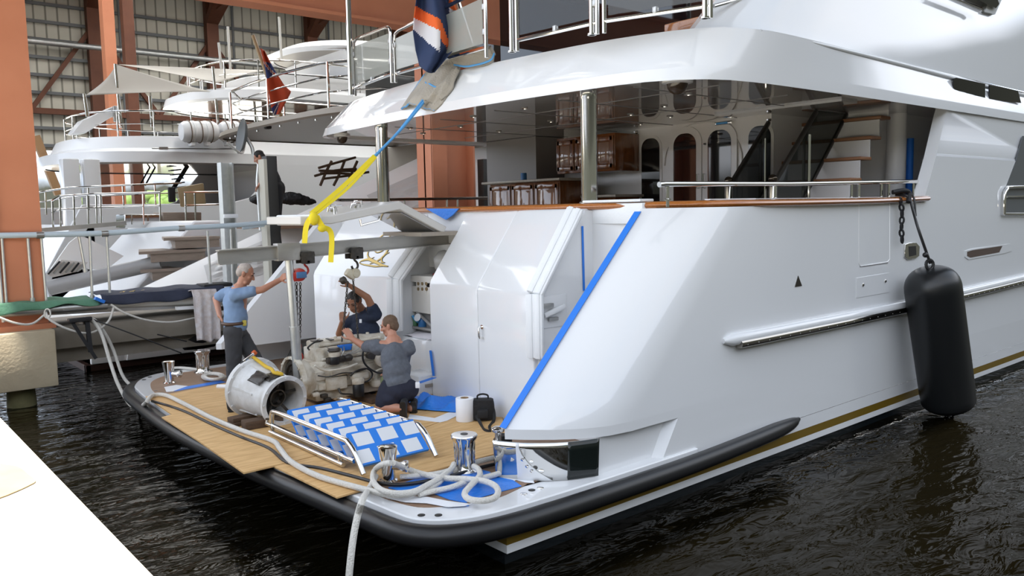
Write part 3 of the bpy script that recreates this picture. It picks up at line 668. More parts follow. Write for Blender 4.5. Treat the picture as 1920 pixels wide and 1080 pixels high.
def arch(y0, y1, z0, z1, n=8):
    r = (y1-y0)/2*.85; c = []
    for i in range(n+1):
        a = pi/2*i/n; c.append((y1-r+r*sin(pi/2-a) if False else y1-r+r*cos(a), z1-r+r*sin(a)))
    for i in range(n+1):
        a = pi/2*i/n; c.append((y0+r-r*sin(a), z1-r+r*cos(a)))
    c += [(y0, z0), (y1, z0)]; return c
def archpart(name, y0, y1, z0, z1, x, dep, m, parent):
    mb = MB(); mb.prism([V((x, a, b)) for a, b in arch(y0, y1, z0, z1)], (-dep, 0, 0)); return mb.build(name, m, parent, 30)
for y0, y1, zt in ((8.66, 9.04, 3.93), (6.62, 6.99, 3.95)):
    f = archpart('window_frame', y0-.045, y1+.045, 2.40, zt+.045, XBK, .012, BULK, yacht); archpart('window_pane', y0, y1, 2.44, zt, XBK-.010, .006, DARKGLASS, f)
for y0, y1, pa, pb in ((7.82, 8.46, 7.92, 8.36), (7.18, 7.80, 7.28, 7.70)):
    dr = archpart('door_leaf', y0, y1, 2.02, 4.05, XBK, .03, BULK, yacht); archpart('door_pane', pa, pb, 2.44, 3.95, XBK-.026, .008, DARKGLASS, dr)
    yy = 7.87 if y0 > 7.8 else 7.75
    mb = MB(); mb.tube([(XBK-.03, yy, 3.30), (XBK-.08, yy, 3.30), (XBK-.08, yy, 3.08), (XBK-.03, yy, 3.08)], .011, 8); mb.build('door_handle', CHROME, dr)
mb = MB(); mb.tube([V((XBK-.012, a, b)) for a, b in arch(7.10, 8.56, 2.0, 4.09)][:-2]+[V((XBK-.012, 7.10, 2.0))], .010, 6); mb.build('door_frame', BULK, yacht)
p = P(1358, 231, x=XBK-.06); mb = MB(); mb.box(p, (.07, .30, .05), bev=.015); mb.mi = 1; mb.box(p+V((-.037, .02, 0)), (.004, .20, .03)); mb.build('door_closer', [CHROME, LBLUE], yacht)
for u, v in ((1322, 270), (1443, 225), (1194, 248)):
    p = P(u, v, x=XBK-.03); mb = MB(); mb.lathe([(.028, 0), (.02, .02), (.014, .06)], 12, frame(p, (-1, 0, 0))); mb.build('door_holder', CHROME, yacht)
# ---- cabinets (each lifts out on its own)
def cabinet(lbl, x0, x1, y0, y1, z0, z1, nd, top=None, group=None):
    t = thing('cabinet', lbl, 'cabinet', ((x0+x1)/2, (y0+y1)/2, z0), group); mb = MB(); mb.box(((x0+x1)/2, (y0+y1)/2, (z0+z1)/2), (x1-x0, y1-y0, z1-z0), bev=.006); mb.build('carcass', CHERRY, t)
    wd = (y1-y0)/nd
    for i in range(nd):
        yc = y0+wd*(i+.5); mb = MB(); hgt = z1-z0-.08; zc = (z0+z1)/2
        mb.box((x0-.012, yc, zc), (.024, wd-.03, hgt), bev=.005)
        for s in (-1, 1):
            mb.box((x0-.028, yc+s*(wd/2-.055), zc), (.014, .07, hgt-.02), bev=.004); mb.box((x0-.028, yc, zc+s*(hgt/2-.045)), (.014, wd-.06, .07), bev=.004)
        mb.mi = 1; mb.box((x0-.026, yc, zc), (.008, wd-.22, hgt-.20), bev=.003); mb.mi = 0
        d = mb.build('door', [CHERRY, mat('glossy_cherry_panel', (.30, .17, .11), .06, coat=.8)], t)
        mb = MB(); mb.ball((x0-.045, yc-(wd/2-.055), zc), .014, 2); mb.build('knob', CHROME, d)
    if top:
        mb = MB(); mb.box(((x0+x1)/2-.04, (y0+y1)/2, z1+.02), (x1-x0+.16, y1-y0+.22, .045), bev=.012); mb.build('countertop', top, t)
    return t
cabinet('cherry wall cabinet hung high beside the arched windows', 10.0, 10.595, 9.10, 10.46, 3.41, 4.02, 3)
cabinet('low cherry cabinet with stone worktop beneath the wall cabinet', 10.0, 10.595, 9.10, 10.95, 2.0, 2.98, 3, STONE)
cabinet('cherry bar cabinet with three panelled doors under a stone bar top', 9.40, 9.95, 9.78, 11.6, 2.0, 3.27, 3, STONE)
p = P(982, 329, x=9.6); mb = MB(); mb.lathe([(.055, 0), (.055, .12), (.05, .13)], 16, M.Translation((p.x, p.y, 3.317))); one('tape_roll', mb, mat('blue_can', (.05, .18, .42), .4), 'small blue cup standing on the stone bar top', 'cup')
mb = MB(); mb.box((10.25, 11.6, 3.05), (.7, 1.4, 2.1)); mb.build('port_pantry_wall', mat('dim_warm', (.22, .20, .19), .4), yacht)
mb = MB(); mb.tube([(10.1, 9.75, 3.0), (10.1, 9.75, 3.18), (10.0, 9.75, 3.2)], .014, 8); mb.build('bar_tap', CHROME, yacht)
# ---- stairs to the upper deck
sy0, sy1 = 5.75, 6.62
stp = thing('staircase', 'teak-treaded staircase with smoked glass sides climbing from the aft deck', 'staircase', (10.6, 6.2, 2))
TREAD = mat('stair_teak', (.26, .11, .05), .45, noise=(6, 1.2, (.34, .17, .08), (8, 1, 8)))
for i in range(8):
    z = 2.25+i*.29; x = 9.95+i*.27
    mb = MB(); mb.box((x, 6.03, z), (.30, 1.22, .045), bev=.01); mb.build('tread', TREAD, stp)
    mb = MB(); mb.box((x+.13, 6.03, z+.14), (.02, 1.18, .24)); mb.build('riser', mat('riser_white', (.72, .72, .72), .3), stp)
for y in (6.66, 5.98):
    off = -.04
    a0, a1 = V((9.75, y, 2.2)), V((11.55, y, 4.1)); b0, b1 = V((9.62, y, 3.05)), V((10.7, y, 4.09))
    mb = MB(); mb.prism([a0, a1, b1, b0], (0, .014, 0)); mb.build('glass_side', SMOKE, stp)
    mb = MB(); mb.bar(b0, b1, .05, .06, bev=.01); mb.bar(a0, a1, .04, .05, bev=.01); mb.build('side_rail', mat('dark_rail', (.05, .045, .04), .35, .4), stp)
    mb = MB(); mb.tube([(10.45, y-.04, 2.7), (10.45, y-.04, 3.75)], .022, 8); mb.build('rail_post', CHROME, stp)
    p = V((9.62, y, 2.0)); mb = MB(); mb.lathe([(.055, 0), (.055, 1.06), (.045, 1.08), (.045, 1.10)], 18, M.Translation(p)); mb.mi = 1; mb.ball(p+V((0, 0, 1.14)), .062, 3); mb.build('newel_post', [CHROME, mat('dark_ball', (.10, .08, .06), .15, .9)], stp)
# ---- superstructure above the starboard quarter
def sup(x, z): 
    t = (z-4.60)/2.6; return 4.92+.02*(x-8)*.3+.50*max(0, t)**1.15
mb = MB(); zs = [4.60, 4.75, 5.0, 5.4, 5.9, 6.5, 7.4]
rows = []
for z in zs:
    x0 = 7.05+(z-4.6)*1.22
    xs = [x0, x0+.12, x0+.3, x0+.7]+[8.8+(z-4.6)*1.1, 11, 13, 16, 20, 28]
    rows.append([V((x, sup(x, z)+(.42*(1-min(1, (x-x0)/.7))**2), z)) for x in xs])
mb.loft(rows, closed=False)
r2 = [[V((r[0].x, r[0].y, r[0].z)), V((r[0].x+.05, r[0].y+.12, r[0].z)), V((r[0].x+6, r[0].y+.2, r[0].z))] for r in rows]
mb.loft(r2, closed=False)
mb.build('upper_side_wall', WHITE, yacht, 35)
# thin ledge line along the side
mb = MB(); q = [V((7.6, 4.885, 4.60)), V((9, 4.86, 4.58)), V((11, 4.90, 4.57)), V((13.2, 4.93, 4.545)), V((16, 4.98, 4.54)), V((24, 5.0, 4.54))]; mb.tube(q, lambda t: .012+.02*min(1, t*3), 10, smooth=4); mb.build('side_ledge', WHITE, yacht)
# window and wing at the top right corner
q = [P(u, v, y=5.25) for u, v in ((1768, -12), (1842, 20), (1848, 12), (1838, -14))]
mb = MB(); mb.prism([V((p.x, 5.05, p.z)) for p in q], (0, .3, 0)); k = mb.build('bridge_window', DARKGLASS, yacht)
mb = MB(); mb.tube([P(1765, -12, y=5.0), P(1800, 2, y=5.0), P(1838, 17, y=5.0), P(1842, 22, y=5.0)], .03, 8); mb.build('window_rail', CHROME, k)
q = [P(u, v, y=5.1) for u, v in ((1846, 22), (1866, 27), (1884, -14), (1862, -14))]; mb = MB(); mb.prism(q, (0, .12, 0)); mb.build('wing_bracket', WHITE, yacht)
# ---- deckhouse on the upper deck, seen through the glass rail
mb = MB(); mb.box((10.6, 9.4, 6.0), (.1, 6.4, 3.0)); mb.build('upper_saloon_glass', DARKGLASS, yacht)
mb = MB(); mb.box((8.6, 7.0, 4.72), (.5, 1.1, .34), bev=.02); mb.box((8.2, 5.9, 4.72), (1.2, .5, .34), bev=.02); mb.build('upper_bench', TEAK, yacht)
# ---- glass rail panels
HI2 = inset(zset(Hi, 4.6), .09)
def on_edge(u, v, z=4.62):
    return P(u, v, z=z)
def rail_panel(px, nm='glass_panel'):
    """px = pixel corners of the tube frame standing on the deck edge: base-left, top-left, top-right, base-right"""
    bl = P(*px[0], z=4.60); br = P(*px[3], z=4.60)
    dl = (bl-EYEP).dot(CF); dr = (br-EYEP).dot(CF)
    tl = P(*px[1], d=dl); trr = P(*px[2], d=dr); tl.x, tl.y = bl.x, bl.y; trr.x, trr.y = br.x, br.y
    return bl, tl, trr, br
def frame_panel(px, low=.12, gm=None):
    bl, tl, trr, br = rail_panel(px); d = (br-bl).normalized()
    mb = MB(); c = .14
    pts = [bl, tl-V((0, 0, c)), tl+d*.02-V((0, 0, c*.35)), tl+d*c*.4-V((0, 0, .02)), tl+d*c, trr-d*c, trr-d*c*.4-V((0, 0, .02)), trr-d*.02-V((0, 0, c*.35)), trr-V((0, 0, c)), br]
    mb.tube(pts, .024, 10); l0, l1 = bl+V((0, 0, low)), br+V((0, 0, low)); mb.tube([l0, l1], .022, 8)
    f = mb.build('rail_frame', CHROME, yacht)
    mb = MB(); ins = .05; up = V((0, 0, 1)); A = l0+d*ins+up*.05; B = l1-d*ins+up*.05; Cc = trr-d*ins-up*.10; D = tl+d*ins-up*.10
    nrm = d.cross(up); mb.prism([A, B, Cc, D], nrm*.012); mb.build('glass_pane', gm or GLASS, f)
    for q in (A.lerp(B, .5)-up*.02, A.lerp(D, .8)-d*.02, B.lerp(Cc, .8)+d*.02, B.lerp(Cc, .25)+d*.02):
        mb = MB(); mb.box(q, (.05, .05, .07), bev=.008); mb.build('glass_clamp', STEEL, f)
    return f
frame_panel(((666, 180), (664, 78), (733, 50), (735, 155)))
frame_panel(((742, 155), (738, 62), (905, -18), (912, 108)))
frame_panel(((970, 96), (962, -60), (1110, -90), (1120, 64)), gm=TINT)
frame_panel(((1133, 62), (1124, -95), (1322, -130), (1332, 34)), gm=TINT)
for (u, v) in ((960, 98), (1110, 66), (1322, 35)):
    p = P(u, v, z=4.60); mb = MB(); mb.tube([p, p+V((0, 0, 1.3))], .032, 10); mb.lathe([(.05, 0), (.05, .015)], 14, M.Translation(p)); mb.build('rail_post', CHROME, yacht)
# tall chrome pole at the port end of the rail
p = P(659, 178, z=4.60); mb = MB(); mb.tube([p, p+V((0, 0, 2.6))], .045, 12); mb.build('awning_pole', CHROME, yacht)
# coaming rail near the side wall
mb = MB(); mb.tube([P(1338, 12, y=5.2), P(1395, -4, y=5.2)], .02, 8); mb.build('rail_tube', CHROME, yacht)
# ================================================================ THINGS ON THE SWIM PLATFORM
ZD = .468
def quad(px, z): return [P(u, v, z=z) for u, v in px]
sheets = [
 ([(273, 743), (324, 778), (600, 724), (515, 697), (420, 719), (318, 738)], 'plywood sheet under the standing man beside the blue tape stripe'),
 ([(303, 782), (372, 826), (655, 768), (590, 727), (325, 776)], 'plywood sheet poking out over the stern edge beneath the white drum housing'),
 ([(372, 826), (457, 886), (517, 872), (770, 812), (657, 769)], 'plywood sheet sticking furthest out over the dark water'),
 ([(514, 874), (632, 932), (705, 910), (950, 845), (945, 830), (772, 812)], 'long plywood sheet under the blue-taped steps, nearest the coiled rope'),
 ([(772, 812), (857, 779), (942, 782), (950, 832)], 'plywood sheet beneath the black camera bag'),
 ([(657, 769), (770, 811), (857, 778), (812, 741), (640, 755)], 'plywood sheet beneath the kneeling man'),
 ([(591, 727), (655, 767), (640, 753), (812, 740), (740, 715), (640, 712)], 'plywood sheet beneath the engine')]
for i, (px, lb) in enumerate(sheets):
    z = ZD+.0015*(i % 3); mb = MB(); q = quad(px, z+.012)
    mb.prism([V((p.x, p.y, z-.003)) for p in q], (0, 0, .015)); o = mb.build('plywood_sheet', PLY, None); tag(o, lb, 'plywood', 'plywood sheets covering the swim platform')
def strip(name, px, wd, m, label, cate, z=None, **k):
    z = z or ZD+.018; mb = MB(); pts = [P(u, v, z=z) for u, v in px]
    for a, b in zip(pts, pts[1:]): mb.bar(a, b, wd, .003)
    return one(name, mb, m, label, cate, **k)
strip('masking_tape', [(322, 732), (418, 715)], .17, BLUE, 'blue tape stripe along the teak next to the standing man', 'tape', z=.462)
mb = MB(); mb.prism(quad([(308, 726), (330, 722), (352, 724), (324, 734), (312, 735)], .461), (0, 0, .003)); one('paper_scrap', mb, PAPER, 'torn white masking paper at the foot of the far bollard', 'paper')
# blue sheet at the near corner
mb = MB(); q = quad([(728, 915), (760, 905), (805, 890), (848, 880), (862, 884), (895, 880), (918, 885), (925, 893), (962, 901), (978, 912), (940, 922), (905, 932), (873, 943), (842, 937), (800, 921), (752, 921)], .462); mb.prism(q, (0, 0, .005)); one('plastic_sheet', mb, TARP, 'blue plastic sheet taped to the near corner under the coiled rope', 'sheet', flat=False)
mb = MB(); q = quad([(768, 938), (800, 944), (850, 950), (880, 949), (850, 942), (790, 934)], .463); mb.prism(q, (0, 0, .004)); one('plastic_sheet', mb, TARP, 'small blue plastic strip on the near platform rim', 'sheet')
mb = MB(); q = quad([(724, 934), (760, 931), (800, 932), (840, 940), (880, 945), (893, 942), (872, 949), (840, 951), (800, 944), (760, 942)], .468); mb.prism(q, (0, 0, .004)); one('paper_strip', mb, PAPER, 'white masking paper strip curling along the near platform rim', 'paper')
mb = MB(); q = quad([(932, 893), (955, 891), (1000, 901), (1002, 906), (985, 905), (968, 900), (958, 905), (946, 902)], .463); mb.prism(q, (0, 0, .003)); one('paper_scrap', mb, PAPER, 'torn white paper scraps beside the polished fairlead', 'paper')
mb = MB(); q = quad([(768, 777), (815, 784), (862, 765), (880, 768), (838, 789), (825, 792), (765, 785)], .484); mb.prism(q, (0, 0, .002)); one('paper_sheet', mb, PAPER, 'white masking film lying flat before the blue tarp', 'paper')
mb = MB(); q = quad([(675, 775), (700, 768), (705, 771), (685, 779)], .484); mb.prism(q, (0, 0, .002)); one('paper_scrap', mb, PAPER, 'small white paper scrap by the kneeling knee', 'paper')
# ropes
def rope(name, pts, r, label, m=ROPEW, cate='rope', **k):
    mb = MB(); mb.tube(pts, r, 9, smooth=5); return one(name, mb, m, label, cate, 60 and None, **k)
def G(px, z=.505): return [P(u, v, z=z) for u, v in px]
pierA = [P(158, 597, y=13.7), P(172, 600, y=13.68), P(190, 625, y=13.6), P(207, 680, y=13.4), P(222, 722, y=13.1), P(243, 758, y=12.8), P(258, 764, y=12.6), P(272, 757, z=.50)]
rope('mooring_line', pierA+G([(285, 742), (310, 741), (345, 757), (400, 785), (450, 806), (510, 826), (524, 840), (545, 865), (590, 890), (640, 906), (690, 919), (723, 927), (757, 928), (783, 922), (813, 911), (833, 895), (847, 878), (856, 868)], .51), .026, 'long white mooring rope from the pier along the stern edge to the near capstan')
rope('mooring_line', [P(165, 597, y=13.75), P(180, 602, y=13.72), P(200, 630, y=13.7), P(214, 660, y=13.7), P(228, 700, y=13.5), P(240, 718, y=13.3), P(252, 726, y=13.1), P(275, 735, y=12.85)], .024, 'shorter white rope hanging from the pier cleat beside the long one')
rope('mooring_line', [P(737, 868, z=.72)]+G([(773, 883), (807, 892), (840, 897), (873, 898), (907, 902), (927, 910), (934, 922), (926, 934), (903, 939), (880, 936), (871, 926), (880, 913), (893, 900), (900, 890), (897, 880), (888, 874)], .53), .026, 'white rope from the near bollard looped beside the capstan')
rope('mooring_line', [P(733, 868, z=.73), P(716, 871, z=.70)]+G([(704, 880), (699, 893), (703, 908), (718, 920), (742, 925), (775, 922), (800, 910), (822, 898), (845, 880), (851, 870)], .545), .025, 'white rope looped round the near bollard')
rope('mooring_line', G([(750, 894), (785, 892), (820, 888), (850, 880)], .50)+G([(888, 868), (910, 862), (934, 857)], .52), .024, 'white rope running behind the near capstan to the fairlead')
rope('mooring_line', G([(785, 927), (812, 921), (845, 914), (873, 904), (905, 896), (938, 887)], .50)+[P(953, 880, z=.52), P(957, 868, z=.60), P(963, 858, z=.66)], .024, 'white rope crossing the blue sheet into the polished fairlead')
gl = [(705, 893, .52), (698, 905, .53), (688, 922, .51)]
rope('mooring_line', [P(u, v, z=z) for u, v, z in gl]+[P(681, 935, d=5.45), P(672, 962, d=5.4), P(664, 1000, d=5.35), P(658, 1045, d=5.3), P(652, 1110, d=5.25)], .024, 'white rope hanging from the near corner over the stern towards the quay')
rope('mooring_line', G([(325, 690), (345, 690), (375, 694), (395, 702)], .48), .022, 'white rope end lying by the far capstan')
rope('rope_coil', [P(400+22*cos(a)*(1-.02*a), 706+7*sin(a)*(1-.02*a), z=.475+.004*a) for a in [i*.45 for i in range(42)]], .02, 'coil of white rope beside the far capstan')
rope('rubber_hose', G([(285, 752), (340, 769), (400, 797), (450, 819), (505, 841), (540, 868), (600, 878), (660, 893), (712, 906), (760, 908), (830, 896), (900, 877), (945, 866)], .488), .017, 'black hose lying along the white rope on the stern', BLACK, 'hose')
# ---- taped boarding steps lying on the platform
bs = thing('boarding_steps', 'stainless boarding steps lying down, six treads masked with blue tape', 'steps', (3.9, 7.1, ZD))
xa, xb = 3.56, 4.28
def railside(x, nm='side_rail'):
    mb = MB(); top = [V((x, 8.12, .60)), V((x, 8.10, .71)), V((x, 8.02, .745)), V((x, 7.6, .75)), V((x, 6.62, .75)), V((x, 6.48, .735)), V((x, 6.36, .66)), V((x, 6.22, .50))]
    mb.tube(top, .026, 10, smooth=4); mb.tube([(x, 8.22, .63), (x, 8.24, .58), (x, 8.10, .585), (x, 6.38, .585)], .022, 10); mb.tube([(x-.02, 8.12, .515), (x-.02, 6.55, .515)], .022, 10)
    for y in (8.08, 6.62): mb.box((x-.01, y, .55), (.035, .05, .09), bev=.008)
    return mb.build(nm, CHROME, bs)
railside(xa-.03); railside(xb+.03)
def masked():
    m = bpy.data.materials.new('blue_masked_paper'); m.use_nodes = True; t = m.node_tree; b = t.nodes['Principled BSDF']; b.inputs['Roughness'].default_value = .55
    tcn = t.nodes.new('ShaderNodeTexCoord'); mp = t.nodes.new('ShaderNodeMapping'); t.links.new(tcn.outputs['UV'], mp.inputs[0])
    br = t.nodes.new('ShaderNodeTexBrick'); br.offset = .3; br.inputs['Scale'].default_value = 1; br.inputs['Brick Width'].default_value = .36; br.inputs['Row Height'].default_value = .5
    br.inputs['Mortar Size'].default_value = .055; br.inputs['Mortar Smooth'].default_value = 0; br.inputs['Bias'].default_value = 0
    for k, c in (('Color1', (.74, .76, .79, 1)), ('Color2', (.72, .74, .77, 1)), ('Mortar', (.02, .21, .74, 1))): br.inputs[k].default_value = c
    t.links.new(mp.outputs[0], br.inputs['Vector']); t.links.new(br.outputs['Color'], b.inputs['Base Color']); return m
MASK = masked()
def uvplate(name, TL, TR, BR, BL, th, m, parent, vrep=1, us=1, rim=True):
    """board with a flat mapped face"""
    bm = bmesh.new(); uv = bm.loops.layers.uv.new('map'); n = (TR-TL).cross(BL-TL).normalized()
    if n.z < 0: n = -n
    q = [TL, TR, BR, BL]; f1 = [bm.verts.new(p) for p in q]; f2 = [bm.verts.new(p-n*th) for p in q]
    fr = bm.faces.new(f1); uvs = [(0, vrep), (us, vrep), (us, 0), (0, 0)]
    for l, c in zip(fr.loops, uvs): l[uv].uv = c
    fb = bm.faces.new(f2[::-1])
    for i in range(4):
        s = bm.faces.new((f1[i], f2[i], f2[(i+1) % 4], f1[(i+1) % 4]))
        for l in s.loops: l[uv].uv = (0, 0)
    bmesh.ops.recalc_face_normals(bm, faces=bm.faces[:])
    me = bpy.data.meshes.new(name); bm.to_mesh(me); bm.free(); me.materials.append(m); o = bpy.data.objects.new(name, me); COL.objects.link(o); adopt(o, parent); return o
for i in range(6):
    y0 = 7.78-i*.245; TL = V((xa, y0, .80)); TR = V((xb, y0, .80)); BL = V((xa, y0-.27, .56)); BR = V((xb, y0-.27, .56))
    uvplate('tread', TL, TR, BR, BL, .03, MASK, bs, 1.0, 1.0)
# ---- engine on its timbers
eng = thing('engine', 'stained white diesel engine standing on timbers behind the taped steps', 'engine', (4.8, 8.95, .5))
ex, ey, ez = 4.28, 8.72, .56
def EB(c, s, bev=.02): mb = MB(); mb.box((ex+c[0], ey+c[1], ez+c[2]), s, bev=bev); return mb
def part(mb, n, m, pr=None, **k): return mb.build(n, m, pr or eng, **k)
mb = EB((.50, .28, .33), (.86, .40, .36), .03); mb.box((ex+.55, ey+.06, ez+.36), (.6, .05, .10), bev=.01); mb.box((ex+.3, ey+.05, ez+.22), (.22, .05, .16), bev=.012); mb.box((ex+.62, ey+.05, ez+.24), (.24, .06, .14), bev=.012)
for i in range(7): mb.ball((ex+.18+i*.11, ey+.06, ez+.47), .014, 1)
part(mb, 'engine_block', ENGW)
mb = EB((.50, .28, .08), (.80, .34, .16), .04); 
for i in range(9): mb.ball((ex+.14+i*.09, ey+.10, ez+.15), .012, 1)
part(mb, 'oil_sump', ENGW)
mb = EB((.54, .30, .58), (.80, .36, .18), .02)
for i in range(5): mb.box((ex+.2+i*.16, ey+.115, ez+.58), (.03, .02, .15), bev=.005)
part(mb, 'cylinder_head', ENGW)
mb = EB((.55, .34, .70), (.78, .24, .09), .025); 
for i in range(4): mb.lathe([(.018, 0), (.018, .02), (.01, .024)], 10, M.Translation((ex+.25+i*.18, ey+.34, ez+.745)))
mb.tube([(ex+.2, ey+.2, ez+.70), (ex+.86, ey+.2, ez+.70)], .02, 8); part(mb, 'rocker_cover', ENGW)
mb = MB(); mb.tube([(ex+.52, ey+.24, ez+.75), (ex+.52, ey+.24, ez+.82), (ex+.56, ey+.24, ez+.84)], .032, 10); part(mb, 'filler_neck', ENGW)
mb = MB(); mb.box((ex+.52, ey+.10, ez+.45), (.74, .05, .035), bev=.008)
for i in range(6): mb.lathe([(.012, 0), (.012, .012)], 6, frame((ex+.2+i*.13, ey+.075, ez+.45), (0, -1, 0)))
part(mb, 'gasket_flange', ENGW)
mb = MB(); mb.tube([(ex+.18, ey+.10, ez+.535), (ex+.86, ey+.10, ez+.535)], .018, 8)
for i in range(4): mb.tube([(ex+.26+i*.16, ey+.10, ez+.535), (ex+.26+i*.16, ey+.16, ez+.56)], .02, 8)
part(mb, 'intake_manifold', ENGW)
for i, (x, z, w_, h_) in enumerate(((.14, .34, .10, .12), (.36, .28, .13, .10), (.40, .40, .10, .07), (.70, .38, .10, .10), (.18, .20, .12, .09))):
    mb = MB(); mb.box((ex+x, ey+.07, ez+z), (w_, .035, h_), bev=.01)
    for sx in (-1, 1):
        for sz in (-1, 1): mb.lathe([(.008, 0), (.008, .01)], 6, frame((ex+x+sx*w_*.38, ey+.055, ez+z+sz*h_*.36), (0, -1, 0)))
    part(mb, 'side_cover', ENGW if i != 1 else OILY)
mb = MB(); mb.tube([V((ex+.10, ey+.02, ez+.36)), V((ex+.2, ey-.01, ez+.33)), V((ex+.34, ey-.01, ez+.35)), V((ex+.46, ey+.0, ez+.33)), V((ex+.60, ey+.0, ez+.35))], .008, 6, smooth=4); part(mb, 'wiring_loom', BLACK)
mb = MB(); mb.tube([V((ex+.70, ey+.02, ez+.20)), V((ex+.66, ey-.03, ez+.26)), V((ex+.74, ey-.04, ez+.33)), V((ex+.86, ey-.02, ez+.30))], .013, 8, smooth=4); part(mb, 'water_hose', ENGW)
mb = MB(); mb.tube([V((ex+.08, ey+.16, ez+.67)), V((ex+.05, ey+.10, ez+.72)), V((ex+.16, ey+.16, ez+.77)), V((ex+.22, ey+.24, ez+.75))], .010, 6, smooth=4); part(mb, 'breather_hose', BLACK)
mb = MB(); mb.box((ex+.20, ey+.26, ez+.757), (.10, .10, .014), bev=.004); mb.box((ex+.33, ey+.24, ez+.757), (.03, .16, .012), bev=.004); part(mb, 'stain_plate', OILY)
# flywheel housing
fm = frame((ex-.06, ey+.25, ez+.30), (-1, 0, 0))
mb = MB(); mb.lathe([(.20, -.16), (.25, -.10), (.285, -.03), (.30, -.03), (.30, .02), (.265, .02), (.265, -.05), (.05, -.06)], 40, fm)
for k in range(14):
    a = 2*pi*k/14; mb.lathe([(.014, .02), (.014, .03)], 8, fm @ M.Translation((.283*cos(a), .283*sin(a), 0)))
part(mb, 'flywheel_housing', ENGW)
mb = MB(); mb.lathe([(.255, -.045), (.255, -.01), (.235, .0), (.20, .0), (.19, -.02), (.08, -.02), (.07, .01), (.0, .012)], 40, fm)
for k in range(8):
    a = 2*pi*k/8; mb.ball(fm @ V((.14*cos(a), .14*sin(a), -.01)), .014, 1)
part(mb, 'flywheel', OILY)
# front gear case, pulley and belt
mb = EB((.96, .27, .36), (.08, .38, .46), .03); part(mb, 'timing_case', ENGW)
mb = MB(); pm = frame((ex+.80, ey+.01, ez+.46), (0, -1, 0)); mb.lathe([(.03, 0), (.10, .01), (.115, .03), (.115, .07), (.085, .085), (.04, .06)], 28, pm); mb.lathe([(.05, .06), (.05, .10), (.03, .11)], 16, pm); part(mb, 'alternator', ENGW)
mb = MB(); mb.lathe([(.045, .085), (.045, .11), (.02, .115)], 14, pm); mb.lathe([(.05, 0), (.05, .06)], 14, frame((ex+.66, ey+.02, ez+.52), (0, -1, 0))); part(mb, 'pulley', OILY)
mb = MB(); c0, c1 = V((ex+.64, ey-.03, ez+.58)), V((ex+.80, ey-.07, ez+.42))
bp = [V((ex+.62+.0, ey-.04, ez+.66)), V((ex+.56, ey-.04, ez+.58)), V((ex+.56, ey-.05, ez+.46)), V((ex+.62, ey-.06, ez+.36)), V((ex+.72, ey-.07, ez+.285)), V((ex+.82, ey-.075, ez+.30)), V((ex+.90, ey-.075, ez+.37)), V((ex+.90, ey-.07, ez+.46)), V((ex+.80, ey-.05, ez+.60)), V((ex+.72, ey-.04, ez+.67))]
mb.tube(bp, .011, 8, closed=True, smooth=5); part(mb, 'drive_belt', BLACK)
# oil filters, pumps, pipes
mb = MB(); mb.lathe([(.055, 0), (.058, .02), (.058, .15), (.05, .165)], 20, M.Translation((ex+.50, ey-.03, ez+.02))); part(mb, 'oil_filter', BLACK)
mb = MB(); mb.lathe([(.06, 0), (.065, .03), (.065, .06), (.05, .08)], 20, M.Translation((ex+.50, ey-.03, ez+.185))); mb.box((ex+.53, ey+.0, ez+.28), (.18, .10, .09), bev=.02); part(mb, 'filter_head', ENGW)
mb = MB(); mb.lathe([(.045, 0), (.05, .015), (.05, .09), (.045, .10)], 18, M.Translation((ex+.28, ey+.02, ez+.47))); mb.mi = 1; mb.lathe([(.055, .10), (.06, .12), (.06, .15), (.03, .17)], 18, M.Translation((ex+.28, ey+.02, ez+.47))); mb.mi = 2; mb.lathe([(.062, .17), (.065, .18), (.05, .21), (.02, .215)], 18, M.Translation((ex+.28, ey+.02, ez+.47))); part(mb, 'fuel_filter', [BLACK, ENGW, OILY])
mb = MB(); mb.box((ex+.34, ey+.05, ez+.52), (.26, .07, .08), bev=.015); mb.ball((ex+.43, ey+.02, ez+.53), .045, 2); part(mb, 'injection_pump', OILY)
mb = MB(); mb.box((ex+.78, ey+.02, ez+.14), (.24, .14, .10), bev=.03); mb.lathe([(.045, 0), (.05, .02), (.05, .08)], 16, frame((ex+.93, ey+.0, ez+.14), (1, 0, 0))); part(mb, 'starter_motor', ENGW)
mb = MB(); mb.lathe([(.05, 0), (.055, .02), (.055, .13), (.04, .14)], 18, M.Translation((ex+.88, ey-.02, ez+.19))); part(mb, 'coolant_pump', OILY)
mb = MB(); mb.tube([V((ex+.42, ey-.02, ez+.30)), V((ex+.47, ey-.06, ez+.36)), V((ex+.58, ey-.07, ez+.37)), V((ex+.64, ey-.07, ez+.29)), V((ex+.60, ey-.06, ez+.21)), V((ex+.52, ey-.06, ez+.19))], .010, 8, smooth=5); part(mb, 'rubber_hose', BLACK)
mb = MB(); mb.tube([V((ex+.06, ey-.02, ez+.50)), V((ex+.16, ey-.03, ez+.42)), V((ex+.34, ey-.03, ez+.41)), V((ex+.50, ey-.02, ez+.44))], .014, 8, smooth=5); part(mb, 'coolant_pipe', ENGW)
mb = MB(); mb.tube([V((ex+.30, ey+.0, ez+.16)), V((ex+.31, ey-.04, ez+.10)), V((ex+.40, ey-.04, ez+.07)), V((ex+.44, ey-.03, ez+.05))], .012, 8, smooth=4); part(mb, 'drain_cock', OILY)
for a in ((.08, .02, .12), (.16, .0, .09), (.20, .02, .03)):
    mb = MB(); mb.box((ex+a[0], ey+a[1]+.03, ez+a[2]), (.07, .06, .05), bev=.012); part(mb, 'mounting_lug', ENGW if a[2] > .1 else OILY)
mb = MB()
